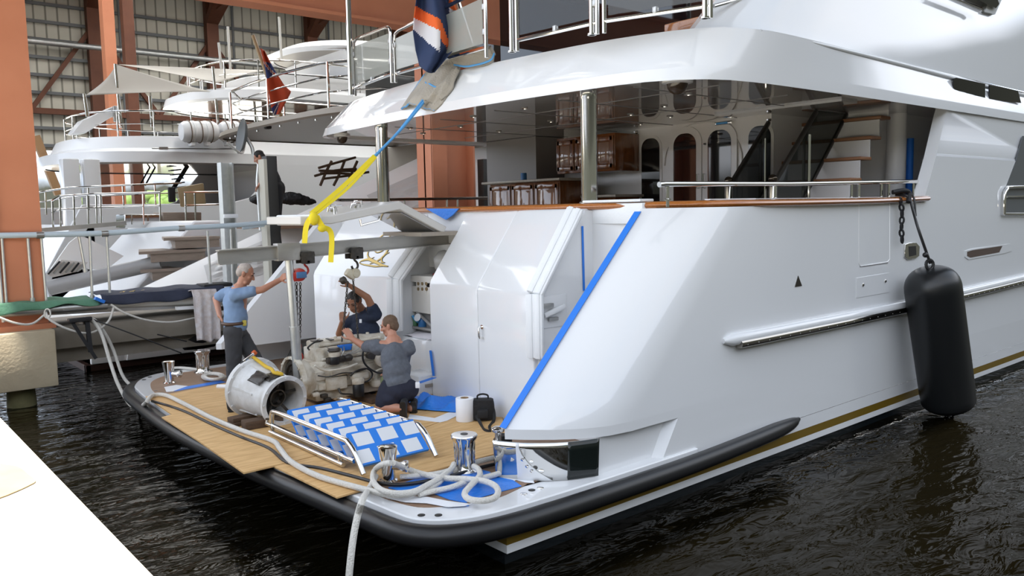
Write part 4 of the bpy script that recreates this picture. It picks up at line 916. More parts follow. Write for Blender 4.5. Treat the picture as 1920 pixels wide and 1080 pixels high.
for k in range(4):
    x = ex+.24+k*.16; mb.tube([V((ex+.34+k*.02, ey+.05, ez+.55)), V((x, ey+.06, ez+.62)), V((x+.02, ey+.12, ez+.67)), V((x+.02, ey+.2, ez+.68))], .006, 6, smooth=4)
part(mb, 'injector_pipes', STEEL)
mb = MB(); mb.box((ex+.44, ey+.13, ez+.665), (.15, .05, .035), bev=.008); mb.box((ex+.45, ey+.105, ez+.64), (.10, .012, .06), bev=.004); part(mb, 'tape_patch', BLUE)
mb = MB(); mb.box((ex+.90, ey-.04, ez+.62), (.03, .04, .14), bev=.006); mb.box((ex+.93, ey-.05, ez+.68), (.08, .03, .03), bev=.006); mb.box((ex+.92, ey-.05, ez+.56), (.06, .03, .03), bev=.006); part(mb, 'front_bracket', STEEL)
mb = MB(); mb.ball((ex+.97, ey-.05, ez+.15), .06, 2, (.8, .5, 1.3)); o = one('rag', mb, mat('green_rag', (.30, .36, .20), .9, noise=(20, 1, (.24, .30, .16))), 'pale green rag hanging on the engine front', 'rag')
for i, (c, s) in enumerate((((.32, .28, -.06), (.16, .7, .08)), ((.80, .22, -.06), (.18, .8, .08)))):
    mb = EB(c, s, .008); one('timber_block', mb, WOODD, ['dark oily timber under the flywheel end of the engine', 'dark oily timber under the engine by the kneeling man'][i], 'timber', 'timbers under the engine')
eng.scale = (1.27, 1.0, .95); eng.location.x += .13
# ---- white bell-shaped housing in the foreground
dr = thing('gearbox_housing', 'white bell-shaped gear housing lying on dark timbers by the standing man', 'housing', (3.75, 8.7, .55))
ax = V((.15, -.97, -.13)).normalized(); c0 = P(531, 751, y=8.40)-ax*.60
dm = frame(c0, ax)
mb = MB(); mb.lathe([(.30, -.02), (.345, -.02), (.345, .04), (.31, .05), (.285, .10), (.275, .34), (.255, .38), (.235, .56), (.24, .60), (.285, .60), (.285, .635), (.238, .64), (.225, .50), (.24, .10), (.28, .06), (.28, -.02)], 48, dm, closed=True)
for k in range(12):
    a = 2*pi*k/12; mb.lathe([(.015, .04), (.015, .055)], 8, dm @ M.Translation((.328*cos(a), .328*sin(a), 0))); mb.lathe([(.013, .635), (.013, .65)], 8, dm @ M.Translation((.262*cos(a), .262*sin(a), 0)))
for k in range(6):
    a = 2*pi*k/6+.3; p, q = dm @ V((.29*cos(a), .29*sin(a), .06)), dm @ V((.255*cos(a), .255*sin(a), .38)); mb.bar(p, q, .03, .02)
body = mb.build('bell_housing', ENGW2, dr)
mb = MB(); mb.lathe([(.232, .28), (.225, .30), (.12, .36), (.11, .42), (.07, .43), (.05, .40)], 32, dm); mb.lathe([(.10, .42), (.10, .5), (.085, .5), (.085, .43)], 28, dm, closed=True)
for k in range(5):
    a = 2*pi*k/5; mb.bar(dm @ V((.06*cos(a), .06*sin(a), .44)), dm @ V((.222*cos(a), .222*sin(a), .52)), .02, .03)
mb.build('inner_gear', OILY, dr)
mb = MB()
for k, (a, l) in enumerate(((-1.9, .30), (-2.15, .26), (-2.4, .30), (-1.65, .34))):
    p = dm @ V((.285*cos(a), .285*sin(a), .26+.02*k)); mb.ball(p, .05+.012*(k % 2), 2, (1, 1, .6))
mb = MB()
def patch(a0, a1, z0, z1, r):
    return lambda u, v: dm @ V(((r+.004*sin(9*u+5*v))*cos(a0+(a1-a0)*u), (r+.004*sin(9*u+5*v))*sin(a0+(a1-a0)*u), z0+(z1-z0)*v+.02*sin(u*14)*(v-.5)))
import itertools
def angle_of(pt):
    q = dm.inverted() @ pt; return atan2(q.y, q.x)
aT = angle_of(c0+V((0, 0, 1))); aV = angle_of(c0+V((-.4, -.9, .6)))
mb.grid(patch(aT-.25, aT+.55, .34, .52, .262), 8, 6); mb.build('opening_top', OILY, dr, solid=.008, off=0)
mb = MB(); mb.grid(patch(aV-.32, aV+.25, .24, .46, .282), 8, 6); mb.build('opening_side', OILY, dr, solid=.008, off=0)
pts = [dm @ V((.36*cos(aT+.05), .36*sin(aT+.05), .02)), dm @ V((.33*cos(aT), .33*sin(aT), .10)), dm @ V((.30*cos(aT-.02), .30*sin(aT-.02), .24)), dm @ V((.30*cos(aT), .30*sin(aT), .36)), dm @ V((.29*cos(aT+.1), .29*sin(aT+.1), .46)), dm @ V((.28*cos(aT-.1), .28*sin(aT-.1), .52)), dm @ V((.28*cos(aT-.05), .28*sin(aT-.05), .44))]
mb = MB(); mb.tube(pts, .020, 8, smooth=5); o = one('lifting_sling', mb, mat('dirty_yellow_web', (.62, .40, .03), .7), 'yellow lifting sling knotted over the white housing', 'sling')
p = dm @ V((.37*cos(aT+.1), .37*sin(aT+.1), .0)); mb = MB(); mb.bar(p+V((-.09, .0, -.05)), p+V((.03, -.01, .03)), .045, .04, bev=.01); mb.mi = 1; mb.bar(p+V((.02, 0, .02)), p+V((.06, 0, .05)), .05, .05, bev=.01); mb.mi = 2; mb.bar(p+V((-.13, 0, -.08)), p+V((-.09, 0, -.05)), .03, .03, bev=.008); one('hand_tool', mb, [CHROME, mat('orange_grip', (.55, .10, .02), .4), BLACK], 'small air tool resting on the rim of the white housing', 'tool')
for i, (c, s, r, lb) in enumerate((((3.50, 8.80, .50), (.34, .16, .05), .2, 'dark timber under the white housing, lowest of the pair'), ((3.60, 8.52, .53), (.42, .16, .09), -.1, 'thick dark timber in front of the white housing'), ((3.52, 8.80, .55), (.36, .14, .05), .1, 'dark timber under the white housing, uppermost of the pair'))):
    mb = MB(); mb.box(c, s, rotm(r), bev=.008); one('timber_block', mb, WOODD, lb, 'timber', 'timbers under the white housing')
mb = MB(); mb.lathe([(.10, 0), (.13, .05), (.135, .20), (.12, .29), (.08, .35), (.01, .37)], 22, M.Translation((4.08, 9.65, .48))); one('covered_bucket', mb, mat('charcoal_cloth', (.045, .045, .05), .85), 'dark grey rounded bundle standing behind the white housing', 'bundle')
mb = MB(); mb.tube([V((4.15, 10.6, .53)), V((4.55, 10.0, .52)), V((4.85, 9.55, .52))], .022, 8); one('boat_pole', mb, GALV, 'white pole lying on the platform behind the standing man', 'pole')
mb = MB(); mb.tube([V((4.0, 10.9, .50)), V((4.5, 10.2, .52)), V((4.7, 9.9, .50))], .03, 8, smooth=3); one('plastic_bundle', mb, PAPER, 'white crumpled film along the far transom foot', 'film')
# ---- lifting beam on its post
BY = 8.90; BZ = P(408, 483, y=BY).z; bx0 = P(408, 483, y=BY).x
gt = thing('lifting_gantry', 'aluminium I-beam on a round steel post reaching into the transom opening', 'beam', (4.15, BY, .48))
mb = MB(); z1 = P(835, 447, y=BY).z; x1 = 7.3; zz = BZ+(z1-BZ)*(x1-bx0)/(P(835, 447, y=BY).x-bx0)
A, B = V((bx0, BY, BZ)), V((x1, BY, zz)); mb.bar(A, B, .012, .16)
for s in (-1, 1): mb.bar(A+V((0, 0, s*.076)), B+V((0, 0, s*.076)), .10, .012)
mb.build('beam', ALUM, gt)
def bz(x): return BZ+(zz-BZ)*(x-bx0)/(x1-bx0)
xp = P(538, 470, y=BY).x
mb = MB(); mb.box((xp, BY, bz(xp)), (.28, .125, .20), bev=.006); mb.build('sleeve', ALUM, gt)
pb = P(558, 722, y=BY); pb = V((pb.x+.03, BY, .48)); mb = MB(); top = V((xp+.02, BY, bz(xp)-.09)); mid = pb.lerp(top, .55)
mb.tube([pb, mid], .058, 18); mb.mi = 0; mb.tube([mid+V((0, 0, -.02)), top], .048, 18); mb.lathe([(.062, -.02), (.062, .02)], 18, frame(mid, top-pb)); mb.build('post', GALV, gt)
def link_chain(mb, pts, pitch=.034, r=.0055):
    pts = resample([V(p) for p in pts], 60); L = sum((b-a).length for a, b in zip(pts, pts[1:])); n = max(2, int(L/pitch)); q = resample(pts, n+1)
    for i, (a, b) in enumerate(zip(q, q[1:])):
        d = (b-a).normalized(); s = d.cross(V((1, 0, 0)) if i % 2 else V((0, 1, 0)))
        if s.length < .1: s = d.cross(V((0, 0, 1)))
        s.normalize(); c = (a+b)/2; h = pitch*.62; wd = pitch*.34
        ring = []
        for k in range(10):
            an = 2*pi*k/10; ring.append(c+d*(h*cos(an))+s*(wd*sin(an)))
        mb.tube(ring, r, 5, closed=True)
def trolley(u, lbl):
    x = P(u, 480, y=BY).x; z = bz(x)-.085; t = thing('beam_trolley', lbl, 'trolley', (x, BY, z)); mb = MB()
    for s in (-1, 1): mb.box((x, BY+s*.075, z), (.17, .02, .14), bev=.01)
    mb.box((x, BY, z-.05), (.05, .17, .05), bev=.01); mb.build('side_plates', OILY, t)
    for s in (-1, 1):
        for k in (-1, 1): mb = MB(); mb.lathe([(.038, -.02), (.042, 0), (.042, .015), (.02, .02)], 16, frame((x+k*.055, BY+s*.05, z+.03), (0, -s, 0))); mb.build('wheel', BLACK, t)
    return x, z
def hook(mb, p, s=1.0):
    c = V(p); mb.tube([c+V((0, 0, .10))*s, c+V((0, 0, .05))*s, c+V((.028, 0, .02))*s, c+V((.038, 0, -.02))*s, c+V((.015, 0, -.05))*s, c+V((-.02, 0, -.045))*s, c+V((-.034, 0, -.015))*s], .012*s, 8, smooth=4)
x1t, z1t = trolley(572, 'black beam trolley above the red chain hoist')
x2t, z2t = trolley(664, 'black beam trolley above the ivory chain hoist')
hs = thing('chain_hoist', 'red and blue chain hoist hanging beside the post with two black chains', 'hoist', (x1t, BY, z1t-.3)); 
mb = MB(); hook(mb, (x1t-.01, BY, z1t-.14), 1.1); mb.build('top_hook', REDP, hs)
cb = P(560, 515, y=BY); mb = MB(); mb.lathe([(.055, -.06), (.075, -.045), (.08, 0), (.075, .045), (.055, .06)], 24, frame(cb, (0, -1, 0))); mb.box(cb+V((-.05, 0, -.02)), (.10, .10, .11), bev=.02); mb.build('body', REDP, hs)
mb = MB(); mb.box(cb+V((.0, -.075, 0)), (.13, .02, .075), bev=.01); mb.build('cover', mat('blue_cover', (.06, .16, .34), .4), hs)
for pts in (((549, 530), (550, 580), (549, 615), (552, 560)), ((563, 530), (563, 600), (562, 640)), ((556, 530), (557, 590), (556, 625))):
    mb = MB(); link_chain(mb, [P(u, v, y=BY) for u, v in pts]); mb.build('chain', OILY, hs)
bh = P(561, 655, y=BY); mb = MB(); mb.box(bh+V((0, 0, .03)), (.05, .04, .07), bev=.012); hook(mb, bh+V((0, 0, -.08)), 1.0); mb.build('bottom_hook', REDP, hs)
mb = MB(); q = P(561, 672, y=BY); mb.tube([q, q+V((.03, 0, -.06)), q+V((.05, .0, -.14)), q+V((.12, 0, -.18))], .016, 8, smooth=4); mb.build('shackle', mat('orange_shackle', (.62, .11, .03), .4), hs)
hs = thing('chain_hoist', 'ivory chain hoist above the dark-haired man, its chains in his hands', 'hoist', (x2t, BY, z2t-.25))
mb = MB(); hook(mb, (x2t, BY, z2t-.14), 1.2); mb.build('top_hook', OILY, hs)
cb = P(657, 514, y=BY); R_ = rotm(0, 0, radians(35)); mb = MB(); mb.box(cb, (.14, .09, .10), R_, bev=.025); mb.lathe([(.05, -.055), (.06, -.04), (.06, .04), (.05, .055)], 20, frame(cb+V((.06, 0, .01)), (0, -1, 0))); mb.build('body', IVORY, hs)
mb = MB(); c2 = P(643, 526, y=BY-.05); mb.lathe([(.035, -.03), (.045, -.02), (.045, .03), (.035, .04)], 16, frame(c2, (.6, -.6, .4))); mb.build('hand_wheel', OILY, hs)
for pts in (((661, 505), (663, 540), (669, 600), (673, 655)), ((652, 528), (648, 570), (644, 610), (641, 640))):
    mb = MB(); link_chain(mb, [P(u, v, y=BY) for u, v in pts], .03, .006); mb.build('chain', OILY, hs)
# ---- roll, bag, tarp
p = P(872, 788, z=.484); mb = MB(); mb.lathe([(.098, 0), (.10, .004), (.10, .25), (.098, .254), (.045, .254), (.045, .20), (.002, .20)], 32, M.Translation((p.x, p.y, .484))); rl = one('film_roll', mb, PAPER, 'white roll of masking film standing beside the black camera bag', 'roll')
mb = MB(); mb.lathe([(.046, .20), (.046, .258), (.038, .258), (.038, .20)], 24, M.Translation((p.x, p.y, .484)), closed=True); mb.build('core', mat('cardboard_core', (.32, .22, .13), .8), rl)
mb = MB(); mb.lathe([(.075, .2545), (.099, .2545)], 32, M.Translation((p.x, p.y, .484)), closed=True) if False else None
p = P(906, 786, z=.484); bg_ = thing('camera_bag', 'black padded camera bag with its strap trailing on the plywood', 'bag', (p.x, p.y, .484)); BAGM = mat('black_nylon', (.010, .010, .011), .75, bump=(60, .3))
def baggrid(u, v):
    a = 2*pi*u; w_ = .13*(1-.22*(v-.5)**2*4*.5); zz_ = .23*v; sq = lambda t: math.copysign(abs(t)**.55, t)
    return V((p.x, p.y, .486+zz_)) + _r*(sq(cos(a))*w_) + _h*(sq(sin(a))*.085*(1-.15*v))
mb = MB(); secs = [[baggrid(i/28, v) for i in range(28)] for v in (0, .04, .2, .5, .75, .8, .83, .97, 1.0)]; secs[0] = [V((p.x, p.y, .486)).lerp(q, .85) for q in secs[0]]; secs[-1] = [V((p.x, p.y, q.z)).lerp(q, .88) for q in secs[-1]]; mb.loft(secs); mb.build('body', BAGM, bg_)
mb = MB(); mb.box(V((p.x, p.y, .57))-_h*.085, (.12, .12, .10), rotm(HEAD), bev=.02); mb.build('front_pocket', BAGM, bg_)
mb = MB(); c = V((p.x, p.y, .715)); mb.tube([c-_r*.06, c-_r*.055+V((0, 0, .04)), c+V((0, 0, .055)), c+_r*.055+V((0, 0, .04)), c+_r*.06], .010, 8, smooth=4); mb.build('grab_handle', BAGM, bg_)
mb = MB(); s0 = P(922, 762, z=.68); sp = [P(921, 758, d=(p-EYEP).dot(CF)), P(926, 772, d=(p-EYEP).dot(CF)-.06), P(926, 788, z=.50), P(918, 800, z=.492), P(920, 808, z=.492), P(908, 806, z=.492), P(900, 792, z=.50), P(893, 778, d=(p-EYEP).dot(CF)-.10)]
pts = cat(sp, 5); secs = []
for i, q in enumerate(pts):
    t = (pts[min(i+1, len(pts)-1)]-pts[max(0, i-1)]).normalized(); sd = t.cross(CF).normalized()*.018; secs.append([q-sd-CF*.002, q+sd-CF*.002, q+sd+CF*.002, q-sd+CF*.002])
mb.loft(secs); mb.build('shoulder_strap', BAGM, bg_)
rg = random.Random(5)
tq = [P(u, v, z=.484) for u, v in ((762, 745), (880, 752), (862, 775), (765, 768))]
def tarpf(u, v):
    a = tq[0].lerp(tq[1], u); b = tq[3].lerp(tq[2], u); q = a.lerp(b, v); e = min(u, 1-u, v, 1-v)*4; e = min(1, e)
    h = .015+.10*e*(.55+.45*sin(7*u+3*v)*cos(5*v-2*u))+.05*e*sin(17*u+9*v)
    return V((q.x, q.y, .484+max(.004, h)))
mb = MB(); mb.grid(tarpf, 30, 18); one('tarpaulin', mb, TARP, 'crumpled blue plastic tarp heaped at the foot of the transom', 'tarp', angle=25, solid=.004)
# wing edge tape, passage tape
def tape_line(px, plane, wd, label, dn=V((-1, 0, 0)), th=.004):
    pts = [P(u, v, **plane) for u, v in px]; mb = MB()
    for a, b in zip(pts, pts[1:]): mb.bar(a, b, wd, th, dn)
    return one('masking_tape', mb, BLUE, label, 'tape')
e0, e1 = V((XB-.006, YS+.62, .90)), V((XT-.006, YS+.62, 2.76))
mb = MB(); mb.bar(e0, e1, .085, .006, V((-.7, 0, .7))); one('masking_tape', mb, BLUE, 'blue tape along the slanted edge of the starboard wing', 'tape')
tape_line([(1092, 424), (1095, 545)], dict(y=6.272), .03, 'vertical blue tape line inside the starboard passage', V((0, -1, 0)))
tape_line([(1000, 552), (999, 625)], dict(x=5.63), .014, 'thin blue tape line beside the white wrapped door edge')
tape_line([(807, 657), (813, 705)], dict(x=5.83), .05, 'blue tape up the right side of the locker door')
tape_line([(783, 697), (812, 705)], dict(x=5.95), .045, 'blue tape along the foot of the locker door')
tape_line([(785, 718), (814, 708)], dict(z=.735), .07, 'blue tape on top of the white boarding step', V((0, 0, 1)))
# padded white wraps on transom edges
def wrap(name, pts, wd, th, label, up):
    mb = MB(); pts = [V(p) for p in pts]
    for a, b in zip(pts, pts[1:]): mb.bar(a, b, wd, th, up, bev=.02)
    for k in (-1, 1):
        for a, b in zip(pts, pts[1:]):
            d = (b-a).normalized(); sd = d.cross(V(up)).normalized(); mb.bar(a+sd*k*wd*.22, b+sd*k*wd*.22, wd*.3, th+.02, up, bev=.01)
    return one(name, mb, TAPEW, label, 'padding')
wrap('edge_padding', [(5.64, 6.27, 1.25), (5.64, 6.27, 1.93), (6.26, 6.27, 2.80)], .20, .06, 'white padded wrap on the transom door edge by the passage', (-.8, -.3, .2))
wrap('edge_padding', [(5.83, 9.28, 1.22), (5.83, 9.26, 1.92), (6.45, 9.24, 2.62)], .24, .06, 'white padded wrap on the edge beside the gilt lettering', (-.8, -.4, .2))
mb = MB(); mb.box((6.58, 6.0, 2.74), (.10, .86, .22), bev=.012); mb.box((6.62, 6.0, 2.875), (.22, .84, .03), bev=.01); one('bulwark_padding', mb, TAPEW, 'white padded wrap over the rail gate above the passage', 'padding')
mb = MB(); mb.bar((6.9, 5.03, 2.868), (7.45, 4.86, 2.868), .09, .01); mb.bar((7.5, 4.86, 2.868), (10.2, 4.82, 2.868), .05, .006); one('rail_film', mb, PAPER, 'white masking film lying along the teak rail', 'film')
mb = MB(); q = [P(u, v, x=6.42) for u, v in ((800, 391), (862, 391), (850, 404), (838, 412))]; mb.prism([p for p in q], (-.02, 0, 0)); one('plastic_sheet', mb, TARP, 'blue plastic sheet tucked under the teak rail above the hatch', 'sheet')
# ---- raised transom hatch
ht = thing('transom_hatch', 'white transom hatch swung up above the opening, tied with yellow strap', 'hatch', (6.2, 8.9, 2.5))
hp = [P(563, 413, y=8.5), P(620, 412, y=8.5), P(750, 384, y=8.5), P(838, 432, y=8.5)]
prof = [V((p.x, 0, p.z)) for p in hp]; dn = .095
def off(pr): return [pr[0]+V((0, 0, -dn)), pr[1]+V((.01, 0, -dn)), pr[2]+V((0, 0, -dn*1.05)), pr[3]+V((-.05, 0, -dn*.9))]
pl = prof+off(prof)[::-1]
mb = MB(); mb.prism([V((p.x, 8.5, p.z+.045)) for p in pl], (0, .90, 0)); mb.build('hatch_panel', mat('hatch_white', (.66, .65, .63), .25), ht, bev=.012)
mb = MB(); q = [prof[2].lerp(prof[3], t)+V((0, 0, -.065)) for t in (.08, .95)]; mb.prism([V((q[0].x, 8.56, q[0].z)), V((q[1].x, 8.56, q[1].z)), V((q[1].x, 9.34, q[1].z)), V((q[0].x, 9.34, q[0].z))], (-.008, 0, -.012)); mb.build('inner_panel', mat('glossy_grey', (.30, .30, .30), .05, coat=.6), ht)
for t, y in ((.25, 8.9), (.5, 8.75), (.75, 9.1)):
    c = prof[1].lerp(prof[2], t); c = V((c.x, y, c.z+.05)); mb = MB(); mb.tube([c+V((-.06, 0, 0)), c+V((-.05, 0, .05)), c+V((.05, 0, .055)), c+V((.06, 0, 0))], .012, 8); mb.lathe([(.02, 0), (.02, .03)], 10, M.Translation(c)); mb.build('hatch_cleat', CHROME, ht)
mb = MB(); c = V((prof[1].x+.12, 8.62, prof[1].z+.04)); mb.tube([c, c+V((0, 0, .10)), c+V((.02, 0, .13))], .012, 8); mb.tube([c+V((-.05, 0, .12)), c+V((.09, 0, .12))], .014, 8); mb.build('hatch_hook', CHROME, ht)
mb = MB(); c = P(712, 406, y=8.55); mb.tube([c, c+V((-.02, 0, -.05)), c+V((-.25, .02, -.10)), c+V((-.26, .02, -.03))], .014, 8); mb.build('lock_bar', CHROME, ht)
mb = MB(); a = prof[0].lerp(prof[1], .25); mb.box((a.x+.10, 8.95, a.z+.0), (.13, .94, .125), bev=.02); mb.build('paper_wrap', PAPER, ht)
# strap and line up to the overhang
k0 = V((prof[0].x+.12, 8.50, prof[0].z+.02)); top = P(800, 185, x=6.18)
def band(name, pts, wd, m, label, cate, nrm=None):
    mb = MB(); pts = cat([V(p) for p in pts], 5); secs = []
    for i, q in enumerate(pts):
        t = (pts[min(i+1, len(pts)-1)]-pts[max(0, i-1)]).normalized(); sd = t.cross(CF).normalized()*wd/2; secs.append([q-sd, q+sd, q+sd+CF*.006, q-sd+CF*.006])
    mb.loft(secs); return one(name, mb, m, label, cate)
kn = P(703, 292, x=5.3); dpt = (kn-EYEP).dot(CF)
band('tie_strap', [k0+V((0, -.03, .05)), k0.lerp(kn, .5), kn], .055, YELLOW, 'yellow webbing strap stretched from the hatch up to the blue line', 'strap')
band('tie_strap', [k0+V((.06, -.03, .05)), k0.lerp(kn, .5)+V((.05, -.02, -.02)), kn+V((.0, -.01, -.02))], .035, YELLOW, 'lower of the two yellow webbing strands rising from the hatch', 'strap')
band('tie_strap', [k0+V((.02, -.04, .03)), P(578, 415, y=8.45), P(573, 430, y=8.45), P(571, 456, y=8.45)], .06, YELLOW, 'short yellow strap end hanging left of the knot', 'strap')
band('tie_strap', [k0+V((.06, -.04, .02)), P(605, 425, y=8.42), P(618, 432, y=8.42), P(622, 450, y=8.42), P(620, 492, y=8.42)], .06, YELLOW, 'long yellow strap end hanging down over the beam', 'strap')
mb = MB(); mb.ball(P(588, 410, y=8.44), .06, 2, (1, .7, 1.3)); mb.ball(P(604, 428, y=8.43), .05, 2, (1.1, .7, .9)); one('strap_knot', mb, YELLOW, 'yellow webbing knot on the wrapped end of the hatch', 'knot')
for i, dv in enumerate((0, .03)):
    mb = MB(); mb.tube([kn+V((0, dv, -dv)), kn.lerp(top, .5)+V((0, dv, -.03)), top+V((0, dv, dv))], .013 if i else .017, 8, smooth=3); one('tie_line', mb, LBLUE, ['blue line from the yellow strap to the grey towel', 'thinner blue line just behind the other one'][i], 'line')
# ---- things in the locker
p = P(791, 622, x=6.2); wc = thing('watering_can', 'small blue watering can with white rose in the locker', 'watering can', p)
mb = MB(); mb.lathe([(.055, 0), (.06, .01), (.052, .11), (.048, .115)], 20, M.Translation((p.x, p.y-.02, 1.247))); mb.build('body', mat('blue_plastic', (.03, .16, .40), .35), wc)
mb = MB(); m = frame((p.x-.08, p.y-.02, 1.38), (-.8, -.2, .35)); mb.lathe([(.01, -.05), (.05, -.01), (.055, .0), (.05, .006)], 20, m); mb.build('rose', PAPER, wc)
mb = MB(); mb.tube([(p.x, p.y+.04, 1.29), (p.x-.04, p.y+.10, 1.34), (p.x-.06, p.y+.13, 1.39)], .02, 8); mb.build('spout', mat('bright_blue_plastic', (.03, .30, .62), .35), wc)
for i, (u, c, h, r) in enumerate(((763, (.40, .03, .03), .20, .03), (772, (.30, .34, .30), .16, .045), (779, (.10, .25, .12), .13, .03))):
    q = P(u, 630, x=6.18); mb = MB(); mb.lathe([(r, 0), (r, h*.7), (r*.5, h*.85), (r*.5, h)], 16, M.Translation((q.x, q.y, 1.247))); one('bottle', mb, mat('bottle_%d' % i, c, .3), ['red bottle at the left end of the locker', 'translucent grey bottle in the locker', 'dark green bottle beside the watering can'][i], 'bottle')
mb = MB(); mb.grid(lambda u, v: V((6.0+.24*v, 8.55+.78*u, 1.175+.03*sin(9*u+v*4)*(1-v)-.05*(1-v)**2)), 18, 6); one('cloth', mb, mat('white_cloth', (.72, .70, .74), .9), 'white folded cloth on the locker sill', 'cloth', solid=.012)
mb = MB(); mb.ball((6.45, 8.95, 2.12), .16, 3, (1, 1.1, 1)); o = one('plastic_bag', mb, mat('clear_film', (.55, .54, .52), .25, alpha=.75), 'clear crumpled plastic bag on the top locker shelf', 'bag')
md = o.modifiers.new('crumple', 'DISPLACE'); tx = bpy.data.textures.new('crumple', 'CLOUDS'); tx.noise_scale = .08; md.texture = tx; md.strength = .06
mb = MB(); mb.box((6.3, 8.9, 1.965), (.12, .14, .04), bev=.015); one('red_cloth', mb, mat('maroon', (.20, .03, .03), .8), 'small maroon cloth on the top locker shelf', 'cloth')
# ---- gilt script letter on the port transom panel
def panel_pt(u, v):
    # raked upper face between (xb,1.94) and (xb+.62,2.76), xb = 5.84-.0825*(y-9.36)
    o, d = EYEP, (P(u, v, d=1)-EYEP); best = None
    x = 5.84
    for _ in range(12):
        q = P(u, v, x=x); xb_ = 5.84-.0825*(q.y-9.36); x = xb_+.02+max(0, (q.z-1.94))*.60/.82
    return P(u, v, x=x)
strokes = [([(675, 492), (680, 489), (692, 487), (705, 492), (718, 498), (728, 500)], (.5, 2.6, 4.2, 3.2, 1.0)),
           ([(720, 499), (705, 500), (692, 498), (680, 496), (674, 493)], (1, 2, 2, 1, .6)),
           ([(728, 468), (722, 478), (712, 487), (702, 492), (694, 495)], (3.4, 3.2, 2.6, 1.6, .6)),
           ([(733, 443), (729, 439), (721, 440), (713, 446), (704, 456), (692, 470), (690, 480), (695, 485), (702, 483)], (1, 1.2, 2, 2.6, 2.6, 2.2, 1.8, 1.2, .6)),
           ([(731, 442), (732, 450), (727, 460), (718, 470), (708, 474), (703, 471)], (1, 2, 2.4, 2, 1.2, .6)),
           ([(730, 474), (722, 478), (716, 486), (717, 492), (722, 493)], (1, 1.8, 2.2, 1.8, .6))]
def ribbon(mb, px, ws, extra, lift):
    pts = cat([panel_pt(u, v) for u, v in px], 6); n = len(pts); secs = []; nr = V((-.8, -.05, .6)).normalized()
    for i, q in enumerate(pts):
        t = (pts[min(i+1, n-1)]-pts[max(0, i-1)]).normalized(); sd = t.cross(nr).normalized(); k = i/(n-1)*(len(ws)-1); j = min(len(ws)-2, int(k)); wv = (ws[j]+(ws[j+1]-ws[j])*(k-j)+extra)*.0052; q = q+nr*lift
        secs.append([q-sd*wv, q+sd*wv, q+sd*wv+nr*.003, q-sd*wv+nr*.003])
    mb.loft(secs)
mb = MB()
for px, ws in strokes: ribbon(mb, px, ws, .9, .004)
lt = mb.build('letter_outline', MATTEBLK, yacht)
mb = MB()
for px, ws in strokes: ribbon(mb, px, ws, 0, .008)
mb.build('script_letter', GILT, lt)
# ================================================================ PEOPLE
def caps(mb, p, q, r0, r1, n=14):
    p, q = V(p), V(q); d = q-p; L = d.length; m = frame(p, d if L > 1e-6 else V((0, 0, 1)))
    pr = [(r0*sin(a), -r0*cos(a)) for a in [i*pi/2/5 for i in range(5)]]+[(r0, 0), (r1, L)]+[(r1*cos(a), L+r1*sin(a)) for a in [i*pi/2/5 for i in range(1, 6)]]
    mb.lathe(pr, n, m)
def ell(mb, c, r, rot=None, sub=3): mb.ball(c, 1, sub, r, rot)
def soft(mb, name, m, parent, vox, it=4, wr=0, wscale=.12):
    o = mb.build(name, m, parent, 180)
    md = o.modifiers.new('skin', 'REMESH'); md.mode = 'VOXEL'; md.voxel_size = vox; md.use_smooth_shade = True
    md = o.modifiers.new('relax', 'SMOOTH'); md.factor = .5; md.iterations = it
    if wr:
        tx = bpy.data.textures.new('folds', 'CLOUDS'); tx.noise_scale = wscale; tx.noise_depth = 2
        md = o.modifiers.new('folds', 'DISPLACE'); md.texture = tx; md.texture_coords = 'GLOBAL'; md.strength = wr; md.mid_level = .5
    return o
def basis(fwd, up):
    f = V(fwd).normalized(); u = (V(up)-f*V(up).dot(f)).normalized(); r = f.cross(u); return f, u, r
def headshape(mb, c, f, u, r, s=1.0):
    """c = centre of the skull; f looks forward, u up, r to the person's right"""
    R3 = M((r, f, u)).transposed(); g = lambda a, b, cc: c+(r*a+f*b+u*cc)*s
    ell(mb, g(0, -.012, .03), (.076*s, .096*s, .088*s), R3)
    ell(mb, g(0, .018, -.028), (.064*s, .078*s, .085*s), R3)
    caps(mb, g(-.03, .045, -.088), g(.03, .045, -.088), .028*s, .028*s); ell(mb, g(0, .068, -.098), (.022*s, .022*s, .020*s), R3)
    caps(mb, g(0, .088, .018), g(0, .112, -.028), .009*s, .015*s); ell(mb, g(.012, .098, -.032), (.010*s, .012*s, .009*s), R3); ell(mb, g(-.012, .098, -.032), (.010*s, .012*s, .009*s), R3)
    caps(mb, g(-.042, .078, .028), g(.042, .078, .028), .012*s, .012*s)
    caps(mb, g(-.020, .086, -.060), g(.020, .086, -.060), .008*s, .008*s); caps(mb, g(-.018, .084, -.071), g(.018, .084, -.071), .009*s, .009*s)
    for k in (-1, 1):
        ell(mb, g(k*.048, .062, -.022), (.020*s, .022*s, .018*s), R3)
        ell(mb, g(k*.078, -.010, -.008), (.010*s, .020*s, .034*s), R3); ell(mb, g(k*.084, -.018, .002), (.008*s, .016*s, .024*s), R3)
def eyes(c, f, u, r, parent, s=1.0):
    for k in (-1, 1):
        mb = MB(); ell(mb, c+(r*k*.032+f*.083+u*.010)*s, (.012*s, .010*s, .007*s), M((r, f, u)).transposed(), 2); mb.build('eye', mat('eye_dark', (.03, .02, .015), .2), parent)
        mb = MB(); mb.bar(c+(r*k*.018+f*.0925+u*.036)*s, c+(r*k*.050+f*.083+u*.038)*s, .010*s, .006*s, u); mb.build('eyebrow', mat('brow', (.05, .03, .02), .8), parent)
